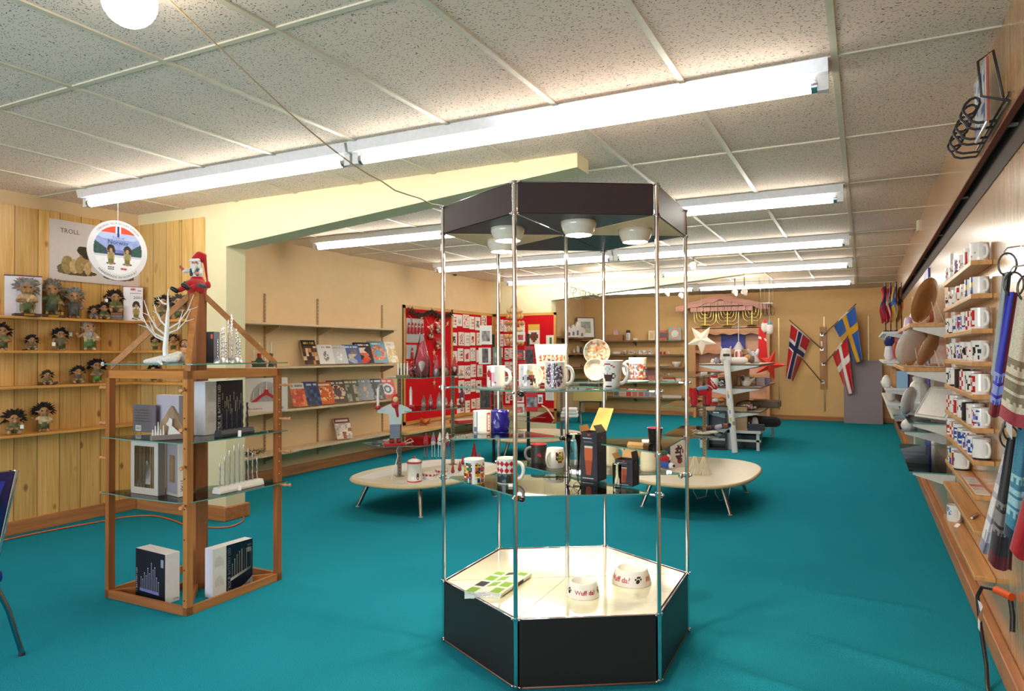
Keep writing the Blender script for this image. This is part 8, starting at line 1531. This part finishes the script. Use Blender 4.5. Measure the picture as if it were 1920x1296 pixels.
# scarves on round hangers by the near edge of the frame
def scarf(label, y, tl, tr, bl, br, cols, band, tail, hook):
    C4 = [at_y(*q, y) for q in (tl, tr, bl, br)]
    for q in C4: q.x = min(q.x, XR - 0.03 + 0.0 * q.z)
    o = (C4[0] + C4[1]) / 2; t = thing('scarf', label, 'scarf', o); N = 40; M = 12
    def col(q, a):
        c = cols[0] if a < 0.5 or len(cols) == 1 else cols[1]
        if band and band[0] < q < band[1]:
            s = (q - band[0]) / (band[1] - band[0]); r_ = int(s * 9); k = (a * 6) % 1
            return band[2] if r_ in (0, 3, 7) or (r_ in (4, 5, 6) and abs(abs(k - 0.5) * 2 - ((s * 9 - 4) % 3) / 3) < 0.3) or (r_ in (1, 8) and k < 0.5) else c
        return tail if q > 0.9 else c
    v = []; f = []; cc = []
    for side in (0, 1):
        for j in range(N + 1):
            q = j / N; qw = min(1, q * 1.15)
            for i in range(M + 1):
                a = i / M; p = C4[0].lerp(C4[1], a).lerp(C4[2].lerp(C4[3], a), q) - o
                v.append((p.x, p.y + (-0.028 if side == 0 else 0.0) * (0.4 + 0.6 * math.sin(PI * a)) + 0.010 * math.sin(a * 13 + q * 2.5), p.z - 0.012 * math.sin(a * 5) * q))
    S = (N + 1) * (M + 1)
    for side in (0, 1):
        for j in range(N):
            for i in range(M): b = side * S + j * (M + 1) + i; f.append((b + M + 1, b + M + 2, b + 1, b) if side == 0 else (b, b + 1, b + M + 2, b + M + 1)); cc.append(col((j + 0.5) / N, (i + 0.5) / M))
    for j in range(N):
        for i in (0, M): b = j * (M + 1) + i; f.append((b, S + b, S + b + M + 1, b + M + 1)); cc.append(col((j + 0.5) / N, 0.2 if i == 0 else 0.8))
    m = MB('fabric'); m.add(v, f, cc, None, True); m.build('cloth', t)
    if hook:
        m = MB('gloss', '#2a2224'); m.tube([(0.03 * math.cos(k * PI / 8), -0.012, 0.03 + 0.045 * math.sin(k * PI / 8)) for k in range(16)], 0.004, 6, closed=True); m.build('ring', t)
        m = MB('metal', '#8a8a88'); m.tube([(XR - o.x - 0.002, -0.012, 0.10), (0.0, -0.012, 0.095), (-0.01, -0.012, 0.08), (0.0, -0.012, 0.068)], 0.003, 5); m.build('hook', t)
    return t
for y, tl, tr, bl, br, cols, band, tail, lab, hk in (
  (3.32, (1880, 512), (1897, 510), (1858, 702), (1880, 702), ['#9aa4a6', '#2f2c38'], None, '#9aa4a6', 'grey scarf with a dark patterned half on the farthest ring', 1),
  (3.14, (1888, 548), (1912, 550), (1853, 775), (1880, 781), ['#3034b4', '#7a1c26'], (0.66, 0.9, '#8f9ad8'), '#7a1520', 'bright blue scarf with a red half, hanging in front of the grey scarf', 1),
  (2.86, (1908, 556), (1958, 560), (1874, 780), (1952, 815), ['#d8ccb4'], (0.5, 0.86, '#8f8266'), '#a8444c', 'cream patterned scarf with a rose hem at the right edge of the frame', 1),
  (3.10, (1888, 822), (1908, 818), (1852, 1050), (1896, 1076), ['#28242a'], (0.5, 0.76, '#7d7a72'), '#5a1420', 'black sheer scarf with grey motifs and a wine red hem', 1),
  (2.93, (1908, 802), (1945, 800), (1882, 1000), (1940, 1030), ['#3f7f98', '#2f6680'], (0.42, 0.8, '#9cc4cc'), '#1f3448', 'teal blue scarf with light Nordic motifs, right of the black scarf', 1),
  (2.80, (1960, 800), (1985, 800), (1893, 1030), (1945, 1060), ['#a8141f'], None, '#a8141f', 'bright red scarf corner low at the right edge of the frame', 1),
  (3.36, (1886, 832), (1896, 834), (1836, 1025), (1858, 1042), ['#a8a4b4', '#6a6678'], (0.1, 0.9, '#d9d6d6'), '#8a8698', 'striped grey and white scarf end peeking out behind the black scarf', 1)):
    scarf(lab, y, tl, tr, bl, br, cols, band, tail, hk)
MB('paper', '#cfcccf').add([(0, -0.06, 0.05), (0, 0.07, 0.07), (0.0, 0.03, -0.07), (0, -0.06, -0.09), (0.002, -0.06, 0.05), (0.002, 0.07, 0.07), (0.002, 0.03, -0.07), (0.002, -0.06, -0.09)], [(0, 1, 2, 3), (7, 6, 5, 4), (0, 4, 5, 1), (1, 5, 6, 2), (2, 6, 7, 3), (3, 7, 4, 0)]).build('label_card', None, at_y(1890, 772, 2.95), label='pale grey card hanging below the cream scarf', cat='card')
# black power lead with an orange plug and a white tag
L_ = [(0.53, 3.50, 0.37), (0.49, 3.55, 0.375), (0.45, 3.62, 0.36), (0.435, 3.64, 0.31), (0.44, 3.60, 0.2), (0.45, 3.52, 0.06), (0.44, 3.42, 0.012), (0.43, 3.28, 0.008), (0.42, 3.1, 0.008)]
t = thing('power_lead', 'black power lead with an orange plug and white tag at the right wall', 'cord', (0, 0, 0)); MB('satin', '#1f1a1c').tube(L_, 0.008, 8).build('lead', t); m = MB('satin', '#d8541c'); m.cyl((0.49, 3.55, 0.375), (0.535, 3.48, 0.372), 0.017, n=8); m.build('plug', t); MB('satin', '#1a1618').tube([(0.53, 3.5, 0.38), (0.535, 3.47, 0.3), (0.53, 3.45, 0.24)], 0.01, 6).build('socket_lead', t)
m = MB('paper', '#e2dcd8'); m.add([(0.432 + 0.015 * math.sin(i * 0.9), 3.635 - 0.03 * i, 0.255 - 0.006 * i + dz) for dz in (0, 0.045) for i in range(7)], [(i, i + 1, 8 + i, 7 + i) for i in range(6)]); m.build('tag', t)
# curled iron coat hooks and a plate on the soffit
t = thing('coat_rack', 'black wrought iron coat rack of curled hooks on the upper right wall', 'coat rack', (0, 0, 0)); m = MB('satin', '#2a2426')
xs = 0.486; P0, P1 = at_x(1835, 292, xs), at_x(1896, 196, xs); P0.x = P1.x = xs; zr = P0.z
for z in (zr, zr + 0.03): m.tube([(xs - 0.006, P1.y, z), (xs - 0.006, P0.y, z)], 0.005, 6)
m.build('rail', t); m = MB('satin', '#2a2426'); m.tube([(xs - 0.006, P1.y, zr), (xs - 0.09, P1.y, zr + 0.03), (xs - 0.1, P1.y, zr + 0.16), (xs - 0.05, P1.y + 0.02, zr + 0.2), (xs - 0.006, P1.y + 0.1, zr + 0.03)], 0.005, 6); m.build('end_loop', t)
for k in range(3):
    for dy in (-0.045, 0.045):
        y = P1.y + (P0.y - P1.y) * (0.36 + 0.3 * k) + dy; m = MB('satin', '#2a2426'); pth = [(xs - 0.006, y, zr), (xs - 0.07, y, zr), (xs - 0.095, y, zr + 0.01), (xs - 0.105, y, zr + 0.03)] + [(xs - 0.09 - 0.03 * math.cos(q * 0.62 - 0.4), y + 0.03 * math.sin(q * 0.3), zr + 0.075 + 0.036 * math.sin(q * 0.62 - 0.9)) for q in range(10)]; m.tube(pth, 0.0055, 6); m.build('hook', t)
p = at_x(1845, 190, 0.45); p.x = 0.447; t = thing('wall_plate', 'white rectangular tray with blue motifs standing edge-on above the iron hooks', 'tray', p); MB('gloss', '#dfe0e6').box(-0.012, 0.0, -0.16, 0.16, -0.13, 0.13, ['#ccc', '#ccc', '#b9685c', '#ccc', '#ccc', '#e2e2e6']).build('tray', t, bevel=0.004); m = MB('print'); m.pic((-0.0128, 0.13, -0.1), (0, -0.26, 0), (0, 0, 0.2), 18, 14, lambda x, y: '#4a5aa0' if cell(4, int(x * 9), int(y * 7)) < 0.25 else '#dfe0e6'); m.build('printed_front', t)
MB('satin', '#e2dcc0').box(-0.02, 0, -0.05, 0.05, -0.05, 0.05).build('wall_box', None, Vector((0.487, at_x(1722, 424, 0.48).y, at_x(1722, 424, 0.48).z)), label='small cream box high on the far end of the soffit', cat='box')
# ================================================================ right wall: bracket shelves farther back
NY, RX = 5.55, XR - 0.002
def rshelf(label, u, v, ynear, yfar, mat, col, th=0.03, glass_=False, bw=True):
    p = at_y(u, v, ynear); t = thing('bracket_shelf', label, 'shelf', (RX, ynear, p.z)); d = RX - p.x
    if glass_: m = MB('glass', '#ffffff'); m.prism([(-d, 0), (0, 0), (0, yfar - ynear), (-d, yfar - ynear)], -0.008, 0, sidemat='glass_edge'); m.build('pane', t)
    else: MB(mat, col).box(-d, 0, 0, yfar - ynear, -th, 0).build('board', t, bevel=0.004)
    z = -0.008 if glass_ else -th
    for y in (0.01, yfar - ynear - 0.03): m = MB('satin', '#d9d6cf' if bw else '#6a5a48'); m.plate([(-d * 0.92, z), (0, z), (0, z - 0.08), (-0.03, z - 0.08), (-d * 0.92, z - 0.015)][::-1], y, y + 0.012); m.build('bracket', t)
    return p.z, d
za, da = rshelf('light wood bracket shelf with the big round tray, topmost of the near section', 1705, 606, NY, 7.4, 'wood_y', '#cf9a5e'); zb2, db = rshelf('light wood bracket shelf with two leaning bowls, below the topmost one', 1694, 689, NY, 7.4, 'wood_y', '#c99258')
zc2, dc = rshelf('glass bracket shelf carrying the rectangular platter', 1705, 793, NY, 7.2, None, None, glass_=True); zd, dd = rshelf('glass bracket shelf just under the platter shelf', 1689, 808, NY + 0.5, 7.6, None, None, glass_=True); ze, de = rshelf('lowest glass bracket shelf on the right wall', 1705, 884, NY, 7.2, None, None, glass_=True)
FYN = 7.9
ws = [rshelf('white bracket shelf of the far section, %s from the top' % ORD[k], u, v, FYN, 9.9, 'satin', '#e2dfda', 0.025) for k, (u, v) in enumerate(((1655, 622), (1656, 677), (1659, 728), (1662, 756), (1672, 781)))]
for k, y in enumerate((5.62, 7.3, 7.98, 9.8)): MB('metal', '#b9b2a4').box(-0.014, 0, -0.015, 0.015, 0.25, 2.05).build('shelf_upright', None, (XR, y, 0), label='slotted metal upright on the right wall, %s from the mug shelves' % ORD[k], cat='shelf upright')
MB('satin', '#4a48a8').box(-0.012, 0, 0, 0.55, 0.3, 2.15).build('blue_panel', None, (XR - 0.003, 7.42, 0), label='tall blue panel fixed to the right wall behind the shelves', cat='panel')
MB('wood_z', '#c89a66').box(-0.01, 0, 0, 0.24, 0.3, 1.95).build('wood_strip', None, (XR, 5.8, 0), label='upright pale wood strip on the right wall behind the round tray', cat='panel')
plate('large round brown tray in a wire stand on the topmost wood shelf', Vector((RX - da * 0.55, NY + 0.18, za + 0.001)), 0.165, None, -PI / 2 - 0.5, 18, '#a87a4a')
plate('white oval bowl leaning in front of the tan bowl', Vector((RX - db * 0.72, NY + 0.42, zb2 + 0.001)), 0.15, None, -PI / 2 - 0.75, 20, '#e6dccb'); plate('tan bowl standing on edge in a wire stand', Vector((RX - db * 0.42, NY + 0.16, zb2 + 0.001)), 0.13, None, -PI / 2 - 0.45, 24, '#c09a70')
def rblob(label, x, y, z, limbs, name='figurine', mat='gloss', vx=0.008, cat='figurine', rz=-0.6): blob(name, limbs, vx, None, mat, Vector((x, y, z + 0.001)), rz, label=label, cat=cat)
for k, (y, c, h) in enumerate(((6.0, '#e9e4de', 0.17), (6.25, '#e4dfd8', 0.2), (6.5, '#e9e6e0', 0.16), (6.75, '#dfd9d2', 0.22))): rblob('white china piece behind the round tray, %s from the near end' % ORD[k], RX - da * 0.6, y, za, [((0, 0, 0.05), (0, 0, h * 0.5), 0.055, 0.04, c), ((0, 0, h * 0.6), (0, 0, h), 0.025, 0.02, '#c9a0a0' if k % 2 else c)])
rblob('little gnome in blue and red on the topmost wood shelf', RX - da * 0.4, 6.4, za, [((0, 0, 0.06), (0, 0, 0.14), 0.06, 0.05, '#d98a9a'), ((0, 0, 0.02), (0, 0, 0.03), 0.05, 0.05, '#3a56a8'), ((0, 0, 0.2), (0, 0, 0.2), 0.035, 0.03, '#d9a890'), ((0, 0, 0.24), (0, 0.02, 0.34), 0.03, 0.015, '#2a2c5a')])
z0w, d0w = ws[0]
for k, (c1, c2, lab) in enumerate((('#c41a26', '#2a2c66', 'red flag, left of the small table flags'), ('#c01a24', '#ece6e2', 'red and white flag, second of the small table flags'), ('#d8a51e', '#3a6ab8', 'blue and yellow flag, right of the small table flags'), ('#d07a2a', '#2a2a30', 'dark striped flag behind the small table flags'))):
    p = Vector((RX - d0w * (0.92 - 0.13 * k), FYN + 0.12 + 0.1 * (k % 2), z0w + 0.001)); t = thing('table_flag', lab, 'flag', p, -0.2); MB('gloss', '#2a2224').lathe([(0.035, 0), (0.03, 0.012), (0.006, 0.016), (0.005, 0.5), (0.0, 0.51)], 10, cap0=True).build('pole', t); m = MB('fabric', c1)
    G = [[Vector((0.006 - 0.05 * i / 4 - 0.0 * j + 0.012 * math.sin(j + k), 0.02 * math.sin(i * 1.7 + j * 0.5), 0.48 - 0.35 * j / 8 - 0.05 * i / 4)) for i in range(5)] for j in range(9)]
    m.add([q for r_ in G for q in r_], [(j * 5 + i, j * 5 + i + 1, j * 5 + i + 6, j * 5 + i + 5) for j in range(8) for i in range(4)], [c2 if i == 1 or j == 3 else c1 for j in range(8) for i in range(4)], None, True); m.build('cloth', t)
z1, d1 = ws[1]; z2, d2 = ws[2]; z3, d3 = ws[3]; z4, d4 = ws[4]
R = lambda d, q: RX - d * q
rblob('dark blue ribboned figurine on the second white shelf', R(d1, 0.85), FYN + 0.12, z1, [((0, 0, 0.05), (0, 0, 0.12), 0.05, 0.04, '#e2dfe2'), ((0, 0, 0.19), (0.02, 0, 0.24), 0.05, 0.05, '#26306a')]); rblob('red and pink figurine on the second white shelf', R(d1, 0.6), FYN + 0.1, z1, [((0, 0, 0.06), (0, 0, 0.14), 0.06, 0.05, '#d8341e'), ((0, 0, 0.22), (0.02, 0, 0.26), 0.055, 0.05, '#d96a6a'), ((0.07, 0.02, 0.2), (0.08, 0.02, 0.24), 0.03, 0.03, '#7a2a30')])
mug('white mug with orange motifs at the near end of the second white shelf', Vector((R(d1, 0.35), FYN - 0.0 + 0.12, z1)), 0.075, 0.15, rz=-0.9, fn=blot(6, ['#c8582c', '#a8343a', '#7a8a5a'], -60, 50, 0.3, 0.85, 0.6, 14, 8), ha=-110, n=28, rows=10)
rblob('white spotted figurine with a cone hat behind the leaning bowls', R(db, 0.75), NY + 0.85, zb2, [((0, 0, 0.05), (0, 0, 0.14), 0.055, 0.05, '#e6e0d4'), ((0, 0, 0.2), (0, 0, 0.36), 0.05, 0.03, '#b9a8c8')])
for k, (q, c1, c2, h, lab) in enumerate(((0.95, '#ece8e4', '#e2dcd6', 0.1, 'white bird figurine at the edge of the third white shelf'), (0.72, '#b07f4a', '#8a5f3a', 0.24, 'brown wooden figurine on the third white shelf'), (0.42, '#e0b0a0', '#d9c4b4', 0.17, 'pink shell figurine on the third white shelf'), (0.22, '#c9a890', '#b99a84', 0.17, 'pale brown figurine on the third white shelf'))): rblob(lab, R(d2, q), FYN + 0.15, z2, [((0, 0, 0.04), (0, 0, h * 0.7), 0.05, 0.045, c1), ((0, 0, h * 0.8), (0, 0, h), 0.04, 0.03, c2)], mat='satin')
MB('paper').box(-0.05, 0.05, -0.03, 0.03, 0, 0.17, ['#999', '#ccc', '#8fb4d0', '#7d8a90', '#777', '#9ab0c0']).build('box', None, (R(d2, 0.55), FYN + 0.05, z2 + 0.001), -0.3, label='light blue and grey carton at the front of the third white shelf', cat='box')
rblob('dark brown round vase on the fourth white shelf', R(d3, 0.55), FYN + 0.2, z3, [((0, 0, 0.07), (0, 0, 0.08), 0.08, 0.07, '#5a2c26'), ((0, 0, 0.16), (0, 0, 0.22), 0.035, 0.03, '#a8763c')], 'vase', cat='vase'); rblob('white pot behind the dark brown vase', R(d3, 0.85), FYN + 0.3, z3, [((0, 0, 0.05), (0, 0, 0.1), 0.055, 0.055, '#d9d2cc')], 'pot', cat='pot'); rblob('cobalt blue curled ornament right of the brown vase', R(d3, 0.28), FYN + 0.2, z3, [((0, 0, 0.05), (0.04, 0, 0.14), 0.05, 0.05, '#221c80'), ((0.07, 0, 0.1), (0.1, 0, 0.05), 0.035, 0.03, '#221c80')], 'ornament', cat='ornament')
for k in range(2): MB('print').box(-0.045, 0.045, -0.002, 0.002, 0, 0.075, '#aebdd0').build('price_card', None, (R(d4, 0.62 - 0.3 * k), FYN + 0.01, z4 + 0.001), 0, label='small pale blue card at the front of the lowest white shelf, %s one' % ('left', 'right')[k], cat='card')
# rectangular platter on the platter shelf and the china around it
p = Vector((R(dc, 0.52), NY + 0.2, zc2 + 0.001)); t = thing('platter', 'large white rectangular platter with a wooden back leaning on the glass shelf', 'platter', p, rot=(0, 0, -1.05)); a = math.radians(58)
def TP2(x, y, d): return (x, y * math.cos(a) + d * math.sin(a), y * math.sin(a) - d * math.cos(a) + 0.02)
m = MB('gloss', '#eae5df'); w, l = 0.17, 0.26
V = [TP2(x, y, d) for d in (0, 0.03) for x, y in ((-w, 0), (w, 0), (w, l), (-w, l))]; m.add(V, [(0, 1, 2, 3), (0, 4, 5, 1), (1, 5, 6, 2), (2, 6, 7, 3), (3, 7, 4, 0)]); m.build('dish', t, bevel=0.006); m = MB('satin', '#a8744a'); m.add([TP2(x, y, 0.031) for x, y in ((-w, 0), (w, 0), (w, l), (-w, l))] + [TP2(x, y, 0.04) for x, y in ((-w * 0.9, 0.01), (w * 0.9, 0.01), (w * 0.9, l - 0.01), (-w * 0.9, l - 0.01))], [(4, 7, 6, 5), (0, 1, 5, 4), (1, 2, 6, 5), (2, 3, 7, 6), (3, 0, 4, 7)]); m.build('back', t)
m = MB('gloss', '#dcd6cc'); m.tube([TP2(-w * 0.92, 0.02, -0.004), TP2(w * 0.92, 0.02, -0.004), TP2(w * 0.92, l - 0.02, -0.004), TP2(-w * 0.92, l - 0.02, -0.004)], 0.006, 6, closed=True); m.build('rim', t)
plate('small white plate leaning left of the rectangular platter', Vector((R(dc, 0.85), NY + 0.62, zc2 + 0.001)), 0.11, None, -PI / 2 - 0.5, 12, '#ece8e2', False)
rblob('white jug with a lid behind the rectangular platter', R(dc, 0.6), NY + 0.75, zc2, [((0, 0, 0.09), (0, 0, 0.2), 0.09, 0.075, '#ece8e0'), ((0, 0, 0.29), (0, 0, 0.31), 0.05, 0.03, '#ece8e0'), ((0, 0, 0.345), (0, 0, 0.35), 0.02, 0.02, '#e2dcd2')], 'jug', cat='jug')
rblob('clear crystal cup on the glass shelf under the platter', R(dd, 0.5), NY + 0.75, zd, [((0, 0, 0.03), (0, 0, 0.07), 0.05, 0.045, '#d8d4cc')], 'cup', cat='cup'); rblob('white dish at the edge of the glass shelf under the platter', R(dd, 0.8), NY + 0.7, zd, [((0, 0, 0.025), (0.0, 0.05, 0.03), 0.055, 0.05, '#e2ded8')], 'dish', cat='dish')
# ================================================================ chair at the left edge
p = at_z(41, 1225, 0.01); cy_ = p.y; W_ = 0.235; cxx = p.x - W_; t = thing('stacking_chair', 'blue padded chair with a chrome frame, cut off by the left edge', 'chair', (p.x - 0.245 * math.cos(1.38) - 0.05 * math.sin(1.38), p.y - 0.245 * math.sin(1.38) + 0.05 * math.cos(1.38), 0), 1.38); 
zt = z_at(Vector((p.x + 0.01, cy_, 0)), 884); zm = z_at(Vector((p.x - 0.1, cy_, 0)), 1050)
prof = [(0.235, zt), (0.215, zt - 0.1), (0.16, zm + 0.03), (0.14, zm - 0.03)]
m = MB('gloss', '#15205a'); o = [(x - 0.012, z) for x, z in prof[:3]]; P = [(-x, z) for x, z in o[::-1]] + [(x, z) for x, z in o]; m.plate(P, -0.02, 0.02); m.build('backrest', t, bevel=0.016)
m = MB('gloss', '#2438a0'); o = [(x - 0.05, z - (0.04 if i == 0 else 0)) for i, (x, z) in enumerate(prof[:3])]; m.plate([(-x, z) for x, z in o[::-1]] + [(x, z) for x, z in o], -0.03, -0.018); m.build('back_pad', t, bevel=0.01)
m = MB('gloss', '#1f2f8a'); m.box(-0.19, 0.19, 0.0, 0.42, zm - 0.09, zm - 0.03); m.build('seat', t, bevel=0.02)
for s_ in (-1, 1):
    m = MB('chrome', '#cfd4e0'); m.tube([(s_ * x, 0, z) for x, z in prof], 0.0125, 8); m.build('back_frame', t)
    for y0, y1 in ((0.0, -0.05), (0.4, 0.42)): m = MB('chrome', '#8f98a4'); m.tube([(s_ * 0.14, y0, zm - 0.05), (s_ * 0.2, (y0 + y1) / 2, zm * 0.5), (s_ * 0.245, y1, 0.012)], 0.0115, 8); m.cyl((s_ * 0.245, y1, 0.0), (s_ * 0.245, y1, 0.015), 0.014, n=8, col='#2a2a2c', mat='satin'); m.build('leg', t)
p = at_x(855, 514, XL + 0.05); MB('satin', '#3a3836').ball((0, 0, 0), (0.03, 0.05, 0.03)).build('wall_sensor', None, (XL + 0.032, p.y, p.z), label='tiny dark sensor high on the left wall near the ceiling', cat='sensor')
